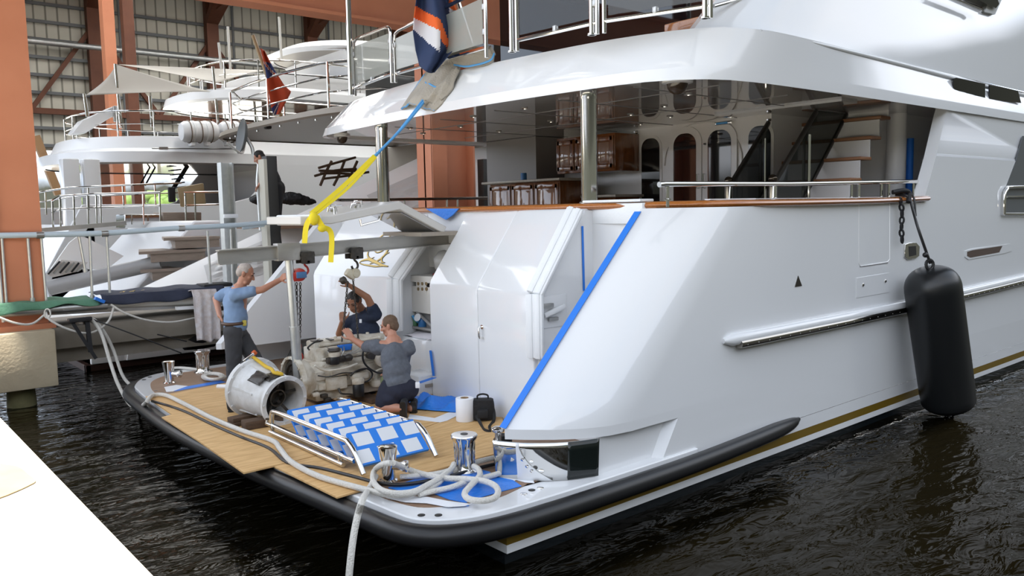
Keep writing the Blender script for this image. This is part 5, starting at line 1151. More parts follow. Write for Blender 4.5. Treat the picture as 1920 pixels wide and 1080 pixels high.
def hand(mb, w, d, nrm, thumb, curl=.3, s=1.0, spread=.12):
    """w wrist, d towards the fingers, nrm out of the back of the hand, thumb = +-1 side"""
    d = V(d).normalized(); nrm = (V(nrm)-d*V(nrm).dot(d)).normalized(); sd = d.cross(nrm)*thumb
    for k in range(4):
        o = (1.5-k)*.021*s; a = w+d*.015*s+sd*o*.75; b = w+d*.085*s+sd*o
        caps(mb, a, b, .015*s, .012*s, 10)
        L = (.072, .080, .074, .058)[k]*s; dd = (d+sd*o*spread*6).normalized(); p = b; ang = curl
        for j, fr in enumerate((.45, .32, .23)):
            ang += curl*.7*(j > 0); v = (dd*cos(ang)-nrm*sin(ang)).normalized(); q = p+v*L*fr
            caps(mb, p, q, (.0100-.0010*j)*s, (.0092-.0010*j)*s, 10); p = q
    a = w+d*.025*s+sd*.026*s; b = a+(d*.6+sd*.7-nrm*.25).normalized()*.045*s; q = b+(d*.85+sd*.35-nrm*.35).normalized()*.034*s; e2 = q+(d*.95+sd*.1-nrm*.3).normalized()*.026*s
    caps(mb, a, b, .015*s, .0115*s, 10); caps(mb, b, q, .0112*s, .010*s, 10); caps(mb, q, e2, .010*s, .008*s, 10)
def limb(mb, a, b, c, ra, rb, rc): caps(mb, a, b, ra, rb); caps(mb, b, c, rb, rc)
def shoe(name, heel, d, parent, m=MATTEBLK, up=V((0, 0, 1)), L=.28):
    d = V(d).normalized(); up = (V(up)-d*V(up).dot(d)).normalized(); sd = d.cross(up); mb = MB(); R3 = M((sd, d, up)).transposed()
    caps(mb, heel+d*.03+up*.045, heel+d*.03+up*.08, .042, .045); caps(mb, heel+d*.03+up*.035, heel+d*(L-.07)+up*.035, .036, .040); ell(mb, heel+d*(L-.08)+up*.035, (.048, .075, .034), R3); caps(mb, heel+d*.06+up*.08, heel+d*.14+up*.06, .04, .036)
    o = soft(mb, name, m, parent, .010, 3)
    mb = MB(); secs = []
    for t, w_ in ((0, .026), (.03, .036), (.12, .036), (.2, .046), (.25, .040), (L, .014)): p = heel+d*t; secs.append([p-sd*w_-up*.004, p+sd*w_-up*.004, p+sd*w_+up*.018, p-sd*w_+up*.018])
    mb.loft(secs); mb.build('sole', BLACK, o, bev=.004); return o
def hairpart(c, f, u, r, parent, m, s=1.0, top=1.0, back=1.0):
    mb = MB(); R3 = M((r, f, u)).transposed(); g = lambda a, b, cc: c+(r*a+f*b+u*cc)*s
    ell(mb, g(0, -.022, .048), (.080*s, .094*s, .082*s*top), R3); ell(mb, g(0, -.050, .0), (.074*s, .066*s, .085*s*back), R3)
    for k in (-1, 1): ell(mb, g(k*.070, .015, .038), (.014*s, .032*s, .036*s), R3)
    return soft(mb, 'hair', m, parent, .009, 2, .012, .02)

# ---------- the older man standing at the post
fp = P(436, 770, z=.485); D1 = (fp-EYEP).dot(CF)
pm = thing('person', 'grey-haired man in a blue shirt and dark trousers leaning one hand on the post', 'person', fp)
f1 = V((.88, -.47, 0)); q1 = lambda u, v, dd=0: P(u, v, d=D1+dd)
right = f1.cross(V((0, 0, 1)))
hd = q1(460, 513, .0); hf, hu, hr = basis((f1*.93+V((0, 0, -.42))), (0, 0, 1))
neck0, neck1 = q1(449, 545, .02), q1(455, 526, .01)
shR, shL = q1(441, 553, -.15), q1(432, 548, .20)
hpR, hpL = q1(437, 622, -.09), q1(443, 620, .11)
elR, wrR = q1(492, 543, -.10), q1(528, 523, -.02)
elL, wrL = q1(405, 560, .26), q1(412, 592, .12)
knR, anR = q1(438, 690, -.07), q1(437, 756, -.05)
knL, anL = q1(486, 686, .10), q1(490, 752, .16)
mb = MB(); headshape(mb, hd, hf, hu, hr, 1.02); caps(mb, neck0, neck1, .062, .056); caps(mb, neck1, hd-hu*.04, .056, .05)
caps(mb, neck0, (hpR+hpL)/2, .10, .11); caps(mb, shR, shL, .06, .06)
limb(mb, shR, elR, wrR, .052, .042, .030); limb(mb, shL, elL, wrL, .052, .042, .030)
limb(mb, hpR, knR, anR, .078, .055, .042); limb(mb, hpL, knL, anL, .078, .055, .042)
pc = P(541, 512, y=8.9)
hand(mb, wrR, (pc+V((-.02, -.05, .03)))-wrR, V((-.5, -.8, .3)), 1, .55, 1.0)
hand(mb, wrL, V((.2, -.5, -.9)), V((-.8, .3, 0)), 1, .3)
bd = soft(mb, 'body', SKIN, pm, .0075, 3)
eyes(hd, hf, hu, hr, pm, 1.02)
# thin grey hair round the back and sides
mb = MB(); R3 = M((hr, hf, hu)).transposed()
ell(mb, hd-hf*.055+hu*.005, (.076, .058, .070), R3)
for k in (-1, 1): ell(mb, hd+hr*k*.072-hf*.008+hu*.036, (.012, .036, .030), R3)
ell(mb, hd-hf*.02+hu*.050, (.076, .086, .078), R3)
soft(mb, 'hair', mat('grey_hair', (.34, .29, .26), .8, noise=(60, 1, (.46, .41, .38))), pm, .009, 2)
SHIRT = mat('blue_shirt', (.17, .26, .42), .85, noise=(3, 1, (.21, .31, .48)), bump=(6, .25))
mb = MB(); wst = (hpR+hpL)/2+V((0, 0, .07)); chest = (shR+shL)/2+V((0, 0, -.12))
caps(mb, shR+V((0, 0, -.01)), shL+V((0, 0, -.01)), .075, .075); Rb = M((right, f1, V((0, 0, 1)))).transposed()
ell(mb, chest+f1*.02, (.20, .135, .20), Rb); ell(mb, chest.lerp(wst, .55)+f1*.02, (.185, .14, .20), Rb); ell(mb, wst+f1*.015, (.175, .135, .12), Rb)
caps(mb, shR, shR.lerp(elR, .62), .078, .070); caps(mb, shL, shL.lerp(elL, .72), .078, .070); caps(mb, neck0+V((0, 0, -.01)), neck0+V((0, 0, .02)), .078, .07)
soft(mb, 'shirt', SHIRT, pm, .012, 5, .035, .14)
mb = MB(); mb.tube([neck0+V((0, 0, .035))+(f1*cos(a)*.072+right*sin(a)*.070) + V((0, 0, -.02*cos(a))) for a in [i*2*pi/20 for i in range(20)]], .014, 8, closed=True); mb.build('collar', SHIRT, pm)
TROU = mat('charcoal_trousers', (.045, .045, .05), .85, bump=(8, .3))
mb = MB(); ell(mb, (hpR+hpL)/2+V((0, 0, .01)), (.175, .13, .12), Rb); limb(mb, hpR, knR, anR+V((0, 0, -.02)), .112, .082, .070); limb(mb, hpL, knL, anL, .112, .085, .070)
soft(mb, 'trousers', TROU, pm, .012, 5, .03, .12)
wb = (hpR+hpL)/2+V((0, 0, .105)); mb = MB(); mb.tube([wb+right*.172*cos(a)+f1*.132*sin(a) for a in [i*2*pi/28 for i in range(28)]], .020, 8, closed=True); bl = mb.build('belt', mat('brown_belt', (.07, .035, .02), .5), pm)
mb = MB(); mb.box(wb+f1*.12+right*.09, (.05, .05, .07), bev=.01); mb.build('belt_clip', mat('yellow_clip', (.55, .45, .08), .4), bl)
shoe('shoe', V((anR.x, anR.y, .488))-f1*.06, f1, pm); shoe('shoe', V((anL.x, anL.y, .488))-f1*.06, f1, pm)

# ---------- the dark-haired man behind the engine
D2 = 10.55; q2 = lambda u, v, dd=0: P(u, v, d=D2+dd)
b2 = q2(690, 640); pm = thing('person', 'dark-haired man in a navy tee reaching up to the ivory hoist behind the engine', 'person', (b2.x, b2.y, .48))
f2 = V((-.80, -.45, 0)).normalized(); hd = q2(664, 566, -.10); hf, hu, hr = basis(f2+V((0, 0, -.62)), (0, 0, 1))
rt2 = f2.cross(V((0, 0, 1)))
neck1 = q2(676, 578, .0); neck0 = q2(684, 590, .05)
shL, elL, wrL = q2(703, 588, -.10), q2(689, 558, -.20), q2(658, 537, -.28)
shR, elR, wrR = q2(659, 602, .10), q2(636, 626, .0), q2(642, 602, -.22)
hp = q2(690, 672, .1); pl0 = V((hp.x-.05, hp.y+.05, .55))
mb = MB(); headshape(mb, hd, hf, hu, hr, 1.06); caps(mb, neck0, neck1, .065, .058); caps(mb, neck1, hd-hu*.03-hf*.03, .058, .055)
caps(mb, neck0, hp, .10, .11); caps(mb, shL, shR, .065, .065); limb(mb, shL, elL, wrL, .058, .046, .032); limb(mb, shR, elR, wrR, .056, .046, .032)
hpa, hpb = hp+rt2*.1, hp-rt2*.1
for h_ in (hpa, hpb): limb(mb, h_, h_+f2*.12+V((0, 0, -.36)), V((h_.x-f2.x*.05, h_.y-f2.y*.05, .55)), .085, .06, .045)
hand(mb, wrL, q2(640, 524, -.30)-wrL, V((.2, -.6, .8)), -1, .25, 1.05)
hand(mb, wrR, V((.05, 0, 1)), V((-.7, -.7, 0)), 1, .95, 1.05)
soft(mb, 'body', SKIN2, pm, .0075, 3); eyes(hd, hf, hu, hr, pm, 1.06)
hairpart(hd, hf, hu, hr, pm, mat('black_hair', (.012, .010, .009), .6), 1.06)
NAVYT = mat('navy_tee', (.012, .020, .045), .85, bump=(8, .3)); Rb = M((rt2, f2, V((0, 0, 1)))).transposed()
mb = MB(); caps(mb, shL+V((0, 0, -.02)), shR+V((0, 0, -.01)), .09, .085); ell(mb, ((shL+shR)/2).lerp(hp, .35), (.21, .15, .20), Rb); ell(mb, ((shL+shR)/2).lerp(hp, .75), (.19, .14, .20), Rb)
caps(mb, shL, shL.lerp(elL, .30), .085, .080); caps(mb, shR, shR.lerp(elR, .55), .08, .072); caps(mb, neck0, neck0.lerp(neck1, .5), .075, .07)
ts = soft(mb, 'tee_shirt', NAVYT, pm, .012, 5, .03, .12)
e_ = q2(676, 602, -.27); mb = MB(); mb.box(e_+V((0, 0, .0)), (.012, .03, .045), rotm(HEAD)); mb.build('chest_emblem', PAPER, ts)
mb = MB(); ell(mb, hp, (.18, .14, .13), Rb)
for h_ in (hpa, hpb): caps(mb, h_, h_+f2*.12+V((0, 0, -.36)), .11, .09); caps(mb, h_+f2*.12+V((0, 0, -.36)), V((h_.x-f2.x*.05, h_.y-f2.y*.05, .60)), .09, .075)
soft(mb, 'trousers', mat('navy_trousers', (.015, .02, .035), .85), pm, .014, 4, .02, .1)
for h_ in (hpa, hpb): shoe('shoe', V((h_.x-f2.x*.1, h_.y-f2.y*.1, .488)), f2, pm)

# ---------- the man in the grey tee kneeling with his back to us
kp = P(718, 778, z=.485); D3 = (kp-EYEP).dot(CF); q3 = lambda u, v, dd=0: P(u, v, d=D3+dd)
pm = thing('person', 'man in a grey tee and navy shorts kneeling with a hand on the engine', 'person', kp)
hd = q3(730, 611, .32); f3 = V((-.45, .85, 0)).normalized(); hf, hu, hr = basis(f3+V((-.25, 0, -.30)), (0, 0, 1)); rt3 = f3.cross(V((0, 0, 1)))
neck1, neck0 = q3(735, 628, .28), q3(738, 642, .25)
shL, shR = q3(707, 648, .22), q3(765, 650, .20)
elL, wrL = q3(685, 650, .40), q3(661, 636, .44)
elR, wrR = q3(752, 690, .40), q3(738, 700, .48)
hpL, hpR = q3(732, 727, .02), q3(765, 730, .04)
knL, anL = q3(714, 764, -.05), q3(752, 765, -.14)
knR, anR = q3(742, 752, .42), q3(772, 765, .05)
mb = MB(); headshape(mb, hd, hf, hu, hr, 1.0); caps(mb, neck0, neck1, .066, .060); caps(mb, neck1, hd-hu*.03, .060, .055)
caps(mb, neck0, (hpL+hpR)/2, .10, .11); caps(mb, shL, shR, .065, .065); limb(mb, shL, elL, wrL, .056, .050, .034); limb(mb, shR, elR, wrR, .056, .046, .032)
limb(mb, hpL, knL, anL, .09, .064, .046); limb(mb, hpR, knR, anR, .09, .064, .046)
hand(mb, wrL, q3(648, 618, .46)-wrL, V((-.3, -.7, .5)), -1, .12, 1.05, .3); hand(mb, wrR, V((-.8, .4, .1)), V((0, 0, 1)), 1, .3)
soft(mb, 'body', SKIN, pm, .0075, 3); eyes(hd, hf, hu, hr, pm, 1.0)
hairpart(hd, hf, hu, hr, pm, mat('brown_hair', (.10, .060, .035), .75, noise=(50, 1, (.15, .09, .055))), 1.0)
GREYT = mat('heather_grey_tee', (.085, .095, .115), .9, noise=(28, 1.4, (.13, .14, .165)), bump=(8, .3)); Rb = M((rt3, f3, V((0, 0, 1)))).transposed()
mid = (shL+shR)/2; hm = (hpL+hpR)/2
mb = MB(); caps(mb, shL+V((0, 0, -.03)), shR+V((0, 0, -.03)), .085, .09); ell(mb, mid.lerp(hm, .3), (.21, .15, .19), Rb); ell(mb, mid.lerp(hm, .62), (.20, .15, .20), Rb); ell(mb, mid.lerp(hm, .88), (.19, .15, .14), Rb)
caps(mb, shL, shL.lerp(elL, .85), .085, .076); caps(mb, shR, shR.lerp(elR, .6), .085, .076); caps(mb, neck0, neck0.lerp(neck1, .4), .078, .072)
soft(mb, 'tee_shirt', GREYT, pm, .012, 5, .035, .12)
mb = MB(); ell(mb, hm+V((0, 0, -.02)), (.20, .17, .15), Rb); caps(mb, hpL, hpL.lerp(knL, .72), .125, .10); caps(mb, hpR, hpR.lerp(knR, .85), .125, .10); ell(mb, hm.lerp(knL, .4)+V((0, 0, -.02)), (.16, .15, .12), Rb)
sh = soft(mb, 'shorts', mat('navy_shorts', (.012, .014, .03), .85, bump=(8, .3)), pm, .012, 5, .025, .12)
mb = MB(); mb.box(q3(783, 722, -.08), (.02, .05, .07), rotm(HEAD), bev=.006); mb.build('pocket_card', PAPER, sh)
dn3 = V((0, 0, -1)); back3 = (-CF).normalized()
shoe('shoe', q3(755, 753, -.20), V((.06, .12, -1)), pm, up=CF*1.0+V((.1, 0, 0))); shoe('shoe', q3(775, 753, .02), V((.04, .14, -1)), pm, up=CF*1.0, L=.22)
for a in (anL, anR):
    mb = MB(); mb.tube([a+V((-.02, 0, 0)), a+V((.03, 0, 0))], .05, 12); mb.build('sock', MATTEBLK, pm)

# ---------- the crouching crew member on the pier side
D4 = 15.2; q4 = lambda u, v, dd=0: P(u, v, d=D4+dd)
g4 = q4(512, 430); pm = thing('person', 'dark-haired person in a black top bending behind the dark pier pile', 'person', (g4.x, g4.y, 1.6))
f4 = -_r*.9-_h*.2; hd = q4(486, 295); hf, hu, hr = basis(f4+V((0, 0, -.5)), (0, 0, 1)); rt4 = f4.cross(V((0, 0, 1)))
neck1, neck0 = q4(494, 303), q4(501, 311); shA, shB = q4(503, 317, -.16), q4(506, 315, .18); hp = q4(521, 352, .05)
elA, wrA = q4(497, 338, -.18), q4(487, 345, -.22); elB, wrB = q4(497, 340, .2), q4(486, 346, .2)
mb = MB(); headshape(mb, hd, hf, hu, hr); caps(mb, neck0, neck1, .06, .055); caps(mb, neck1, hd-hf*.02, .055, .05); caps(mb, neck0, hp, .10, .11); caps(mb, shA, shB, .06, .06)
limb(mb, shA, elA, wrA, .052, .042, .03); limb(mb, shB, elB, wrB, .052, .042, .03)
ft = []
for k in (-1, 1):
    h_ = hp+rt4*.09*k; fo = V((h_.x, h_.y, 1.66)); kn_ = h_.lerp(fo, .5)+f4*.08; limb(mb, h_, kn_, fo, .085, .06, .045); ft.append((h_, kn_, fo))
hand(mb, wrA, V(f4)*.6+V((0, 0, -.6)), V((0, 0, 1)), 1, .4); hand(mb, wrB, V(f4)*.6+V((0, 0, -.6)), V((0, 0, 1)), -1, .4)
soft(mb, 'body', SKIN, pm, .010, 2); hairpart(hd, hf, hu, hr, pm, mat('black_hair', (.012, .010, .009), .6))
Rb = M((rt4, (hp-neck0).normalized(), (hp-neck0).normalized().cross(rt4))).transposed(); md_ = neck0.lerp(hp, .5)
mb = MB(); caps(mb, shA, shB, .085, .085); ell(mb, md_, (.18, .26, .14), Rb); caps(mb, shA, shA.lerp(elA, .6), .07, .062); caps(mb, shB, shB.lerp(elB, .6), .07, .062); ell(mb, hp, (.17, .16, .14), Rb)
soft(mb, 'tee_shirt', mat('black_tee', (.016, .017, .02), .85), pm, .014, 4, .02, .1)
mb = MB()
for h_, kn_, fo in ft: caps(mb, h_, kn_, .105, .08); caps(mb, kn_, fo, .08, .065)
soft(mb, 'trousers', mat('black_trousers', (.018, .018, .02), .85), pm, .014, 4)
for h_, kn_, fo in ft: shoe('shoe', V((fo.x, fo.y, 1.60)), f4, pm)
# ================================================================ NEIGHBOURING YACHTS
def deckline(xa, yc, hb, rl, xf, n=14):
    """plan outline, aft end rounded: from forward starboard round the stern to forward port"""
    q = [V((xf, yc-hb, 0))]
    for i in range(n+1):
        a = pi/2*i/n; q.append(V((xa+rl*(1-sin(a)), yc-hb*cos(a)**.8, 0)))
    q += [V((p.x, 2*yc-p.y, 0)) for p in q[::-1]][1:]
    return q
def deckslab(name, parent, prof, yc, hb, rl, xf, m, ceil=None):
    """prof: list of (xa, z, shrink)"""
    mb = MB(); secs = []
    for xa, z, s in prof: secs.append([V((p.x, p.y, z)) for p in deckline(xa, yc, hb-s, rl, xf)])
    mb.loft(secs, closed=False); o = mb.build(name, m, parent, 28)
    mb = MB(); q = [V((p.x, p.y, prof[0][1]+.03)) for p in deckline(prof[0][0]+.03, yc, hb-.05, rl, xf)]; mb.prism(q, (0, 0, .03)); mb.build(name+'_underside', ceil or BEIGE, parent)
    return o
def rails(name, parent, pts, h, n, r=.022, mids=(.5,), m=None):
    m = m or CHROME; pts = [V(p) for p in pts]; q = resample(pts, n); mb = MB(); mb.tube([p+V((0, 0, h)) for p in resample(pts, max(n, 24))], r*1.15, 8); rl = mb.build(name, m, parent)
    for f in mids: mb = MB(); mb.tube([p+V((0, 0, h*f)) for p in resample(pts, max(n, 24))], r*.7, 6); mb.build('mid_rail', m, rl)
    for p in q: mb = MB(); mb.tube([p, p+V((0, 0, h))], r, 8); mb.build('stanchion', m, rl)
    return rl
# ---- the far white yacht under the hangar wall
fy = thing('motor_yacht', 'far white yacht under the hangar wall with life raft canisters and shade sails', 'yacht', (20, 33, 0))
YB = 33.0
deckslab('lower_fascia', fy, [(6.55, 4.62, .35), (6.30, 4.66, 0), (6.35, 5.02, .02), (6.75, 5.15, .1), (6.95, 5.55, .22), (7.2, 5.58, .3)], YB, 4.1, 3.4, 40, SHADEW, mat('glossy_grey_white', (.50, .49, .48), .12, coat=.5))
mb = MB(); mb.prism([V((p.x, p.y, 5.45)) for p in deckline(7.0, YB, 3.9, 3.4, 40)], (0, 0, .06)); mb.build('lower_roof_deck', SHADEW, fy)
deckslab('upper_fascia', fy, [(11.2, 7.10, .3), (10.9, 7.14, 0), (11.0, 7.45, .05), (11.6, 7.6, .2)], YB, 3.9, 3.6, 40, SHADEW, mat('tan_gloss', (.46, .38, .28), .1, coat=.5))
mb = MB(); mb.prism([V((p.x, p.y, 7.5)) for p in deckline(13.3, YB, 3.4, 3.0, 40)], (0, 0, .75)); mb.build('upper_bulwark', SHADEW, fy, bev=.05)
deckslab('hardtop', fy, [(15.6, 9.45, .4), (15.2, 9.55, 0), (15.8, 9.85, .2)], YB, 3.4, 3.2, 40, SHADEW, BEIGE)
mb = MB(); mb.prism([(18.5, 30.2, 7.6), (24, 30.2, 7.6), (24, 30.2, 9.5), (17, 30.2, 9.5)], (0, 5.6, 0)); mb.build('hardtop_support', SHADEW, fy)
mb = MB(); mb.box((26, YB, 6.4), (20, 6.4, 1.6)); mb.build('saloon_glass', DARKGLASS, fy)
mb = MB(); mb.box((22, YB, 3.6), (16, 6.6, 2.2)); mb.build('main_saloon', mat('saloon_grey', (.30, .30, .31), .4), fy)
mb = MB(); mb.box((13.95, 31.2, 3.7), (.06, .8, 1.9), bev=.02); mb.build('saloon_door', SHADEW, fy)
sy = 28.9
q = [P(u, v, y=sy) for u, v in ((72, 432), (135, 352), (330, 352), (345, 345), (470, 300), (560, 268), (562, 400))]
mb = MB(); xl = [V((5.35, sy, 1.0)), V((6.6, sy, 3.25)), V((11.4, sy, 3.25)), V((12.2, sy, 3.45)), V((13.3, sy, 4.68)), V((40, sy, 4.75)), V((40, sy, -.3)), V((5.6, sy, -.3))]
mb.prism(xl, (0, .12, 0)); mb.prism([V((p.x, 2*YB-p.y-.12, p.z)) for p in xl], (0, .12, 0)); mb.build('hull', SHADEW, fy, bev=.02)
mb = MB(); mb.prism([(5.5, sy, -.3), (5.6, sy, 1.0), (6.8, sy, 2.6), (6.9, sy, 2.6), (6.9, sy, -.3)], (0, 8.2, 0)); mb.build('transom', SHADEW, fy)
mb = MB(); mb.box((20, YB, 2.3), (27, 8, .1)); mb.build('aft_deck', TEAKD, fy)
q = [P(u, v, y=sy-.02) for u, v in ((460, 320), (475, 308), (505, 300), (512, 305), (500, 318), (470, 332))]
for u in (131, 170):
    p = P(u, 330, y=29.8); mb = MB(); mb.box((p.x, 29.8, 3.6), (.50, .55, 2.3), bev=.05); mb.build('deck_pillar', SHADEW, fy)
for u0 in (262, 272):
    mb = MB(); mb.bar(P(u0+20, 312, y=32), P(u0, 348, y=32), .04, .05); mb.build('stair_rail', MATTEBLK, fy)
for i in range(6):
    a = P(330-i*3, 352-i*8, y=31); b = P(346-i*2, 350-i*8, y=31); mb = MB(); mb.bar(a, b, .3, .05); mb.build('stair_tread', mat('dark_tread', (.03, .04, .06), .4), fy)
mb = MB(); mb.bar(P(322, 358, y=31.2), P(356, 304, y=31.2), .05, .14); mb.build('stair_stringer', MATTEBLK, fy)
L1 = [V((p.x, p.y, 5.56)) for p in deckline(7.25, YB, 3.75, 3.3, 20)]
rails('aft_guard_rail', fy, L1, .88, 26, .026)
L3 = [V((p.x, p.y, 7.62)) for p in deckline(11.9, YB, 3.6, 3.3, 24)]
rails('upper_guard_rail', fy, L3, 1.0, 22, .03)
for u, v0, v1 in ((410, 80, 130), (427, 50, 130), (523, 32, 112)):
    b, a = P(u+5, v1, y=30.5), P(u, v0, y=30.5); mb = MB(); mb.tube([b, a], .05, 8); mb.build('antenna', WARM, fy)
q = [P(u, v, y=31) for u, v in ((135, 250), (155, 225), (210, 200), (228, 200), (228, 215), (212, 218), (160, 250))]; mb = MB(); mb.prism(q, (0, .8, 0)); mb.build('deck_crane', SHADEW, fy, bev=.03)
mb = MB(); mb.box(P(219, 214, y=30.9), (.22, .2, .55), bev=.03); p = P(219, 230, y=30.9); mb.tube([p, p+V((0, 0, -.3))], .03, 8); mb.build('crane_winch', STEEL, fy)
for i, (u0, u1) in enumerate(((337, 408), (411, 456))):
    a, b = P(u0, 247, y=28.6), P(u1, 247, y=28.6); L = (b-a).length; t = thing('life_raft', ['long white life raft canister strapped to the far yacht', 'shorter white life raft canister behind the dark dish'][i], 'life raft', (a+b)/2+V((0, 0, -.4)), 'life raft canisters on the far yacht')
    r = .36; mb = MB(); mb.lathe([(.10, 0), (r*.8, .04), (r, .16), (r, L*.30), (r*1.05, L*.31), (r*1.05, L*.36), (r, L*.37), (r, L*.63), (r*1.05, L*.64), (r*1.05, L*.69), (r, L*.70), (r, L-.16), (r*.8, L-.04), (.10, L)], 28, frame(a, b-a)); mb.build('canister', SHADEW, t)
    for k in (.22, .5, .78): mb = MB(); m = frame(a.lerp(b, k), b-a); mb.tube([m @ V((r*1.06*cos(x), r*1.06*sin(x), 0)) for x in [j*2*pi/24 for j in range(24)]], .018, 6, closed=True); mb.build('strap', mat('rope_brown', (.20, .15, .11), .8), t)
    for k in (.3, .7): c = a.lerp(b, k)+V((0, 0, -.42)); mb = MB(); mb.box(c, (.16, .3, .14), bev=.03); mb.build('cradle', SHADEW, t)
mb = MB(); a = P(285, 278, y=sy-.15); b = P(440, 279, y=sy-.15); mb.tube([a, b], .025, 8); mb.mi = 0; mb.bar(a.lerp(b, .08), a.lerp(b, .18), .08, .09); one('boat_hook', mb, STEEL, 'long steel boat hook clipped along the far yacht fascia', 'boat hook')
# shade sails on poles
SAIL = mat('shade_cloth', (.56, .53, .49), .85)
def sail(c0, c1, c2, label, sag=.28):
    def fn(u, v):
        p = c0*(1-u)+(c1*(1-v)+c2*v)*u; e = 0
        for a, b, cc in ((c0, c1, c2), (c0, c2, c1), (c1, c2, c0)): pass
        ctr = (c0+c1+c2)/3; w0, w1, w2 = 1-u, u*(1-v), u*v
        pull = (w0*w1+w1*w2+w0*w2)*.9-2.4*w0*w1*w2
        return p.lerp(ctr, max(0, pull)*.42)+V((0, 0, -sag*w0*w1*w2*8))
    mb = MB(); mb.grid(fn, 16, 16); return one('shade_sail', mb, SAIL, label, 'shade sail', 'shade sails', solid=.01)
sail(P(218, 121, y=31), P(160, 179, y=30.4), P(396, 172, y=30.4), 'grey shade sail stretched from the tall pole down to the left pole')
sail(P(222, 121, y=31), P(408, 156, y=30.6), P(500, 132, y=32), 'narrow grey shade sail running right from the tall pole')
for i, (u0, v0, u1, v1) in enumerate(((158, 176, 164, 215), (216, 120, 227, 236), (281, 180, 285, 234), (399, 125, 409, 228), (428, 165, 432, 226), (475, 168, 479, 226))):
    a, b = P(u0, v0, y=30.6), P(u1, v1+4, y=30.6); mb = MB(); mb.tube([b, a], .055, 10); one('awning_pole', mb, CHROME, ['steel pole at the left corner of the shade sail', 'tallest steel pole carrying both shade sails', 'short steel pole under the middle of the shade sail', 'steel pole before the rounded upper deck of the far yacht', 'steel pole above the short life raft canister', 'steel pole left of the red flag'][i], 'pole')

# ---- the yacht moored next to ours
ny = thing('motor_yacht', 'shaded white yacht moored just beyond the finger pier with film on its stern wing', 'yacht', (14, 20.3, 0))
ys = 16.3; yc = 20.3
w0, w1, w2 = P(232, 556, y=ys), P(800, 290, y=ys), P(1010, 262, y=ys)
FILMW = mat('film_white', (.90, .90, .89), .45)
mb = MB(); yi = ys+1.1
E_ = [P(u, v, y=yi) for u, v in ((231, 556), (400, 476), (560, 401), (680, 345), (800, 289), (1012, 262))]
B_ = [P(u, v, y=ys) for u, v in ((250, 590), (420, 560), (600, 530), (760, 500), (900, 470), (1012, 440))]
def wingc(u, v):
    k = u*5; j = min(4, int(k)); t = k-j; a_ = E_[j].lerp(E_[j+1], t); b_ = B_[j].lerp(B_[j+1], t); q = a_.lerp(b_, v); q.y = yi+(ys-yi)*v**.75; return q
mb.grid(wingc, 20, 12); mb.grid(lambda u, v: E_[0].lerp(E_[4], u)+V((.03+.5*v, .35*v, 0)), 6, 2)
mb.prism([B_[0], B_[5], V((30, ys, B_[5].z)), V((30, ys, .12)), V((4.3, ys, .12))], (0, .15, 0))
mb.prism([E_[5]+V((0, 0, -1.6)), E_[5], V((30, yi, E_[5].z+.8)), V((30, yi, 2))], (0, .1, 0))
mb.prism([(3.7, ys+.03, .12), (30, ys+.03, .12), (30, ys+.03, 1.2), (4.6, ys+.03, 1.2), (3.7, ys+.03, .9)], (0, .1, 0))
mb.mi = 1; mb.prism([(3.6, ys+.05, -.6), (30, ys+.05, -.6), (30, ys+.05, .12), (3.6, ys+.05, .12)], (0, .1, 0)); mb.prism([(3.6, ys+.05, -.6), (3.6, ys+.05, .12), (3.7, ys+.05, .12), (3.7, ys+.05, -.6)], (0, 8, 0))
hl = mb.build('hull', [FILMW, mat('antifouling', (.045, .018, .012), .5)], ny, bev=.015)
def wrinkle(u, v, c, s, ph):
    p = wingc(c[0]+(u-.5)*s[0], c[1]+(v-.5)*s[1]); e = min(u, 1-u, v, 1-v)*5; return p+V((-.3, -.8, .5))*(.01+.07*min(1, e)*abs(sin(9*u+6*v+ph)*cos(13*v-5*u+ph)))
for c, s, ph in (((.24, .42), (.14, .55), 0), ((.70, .30), (.22, .35), 1.3)):
    mb = MB(); mb.grid(lambda u, v: wrinkle(u, v, c, s, ph), 26, 18); mb.build('wrinkled_film', mat('wrinkled_film', (.66, .66, .65), .3, alpha=.9), ny, angle=20)
zz0 = 5.05
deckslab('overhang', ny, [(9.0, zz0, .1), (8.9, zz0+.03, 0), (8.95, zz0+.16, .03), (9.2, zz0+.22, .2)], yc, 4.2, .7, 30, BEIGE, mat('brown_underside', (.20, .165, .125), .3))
mb = MB(); mb.box((15.5, yc+.8, 3.8), (.1, 8.8, 2.5)); mb.build('aft_bulkhead', mat('beige_wall', (.38, .34, .28), .4), ny)
mb = MB(); mb.box((15.42, 17.6, 3.7), (.06, 1.3, 1.6)); mb.build('bulkhead_window', DARKGLASS, ny)
mb = MB(); mb.box((12, yc, 2.55), (9, 7.9, .1)); mb.build('aft_deck', TEAKD, ny)
mb = MB(); mb.box((20, yc, 6.3), (12, 6.6, 2.2)); mb.build('upper_saloon_glass', mat('reflecting_window', (.05, .05, .05), .05), ny)
cl = [V((p.x, p.y, zz0+.2)) for p in deckline(9.15, yc, 4.0, .7, 26)]
rails('upper_guard_rail', ny, cl, 1.05, 15, .03, (.36, .68))
for i in range(9): 
    p = cl[6+i*2] if 6+i*2 < len(cl) else cl[-1]; mb = MB(); mb.lathe([(.03, 0), (.03, .05)], 10, M.Translation((p.x-.02, p.y, zz0-.05))); mb.build('deck_light', CHROME, ny)
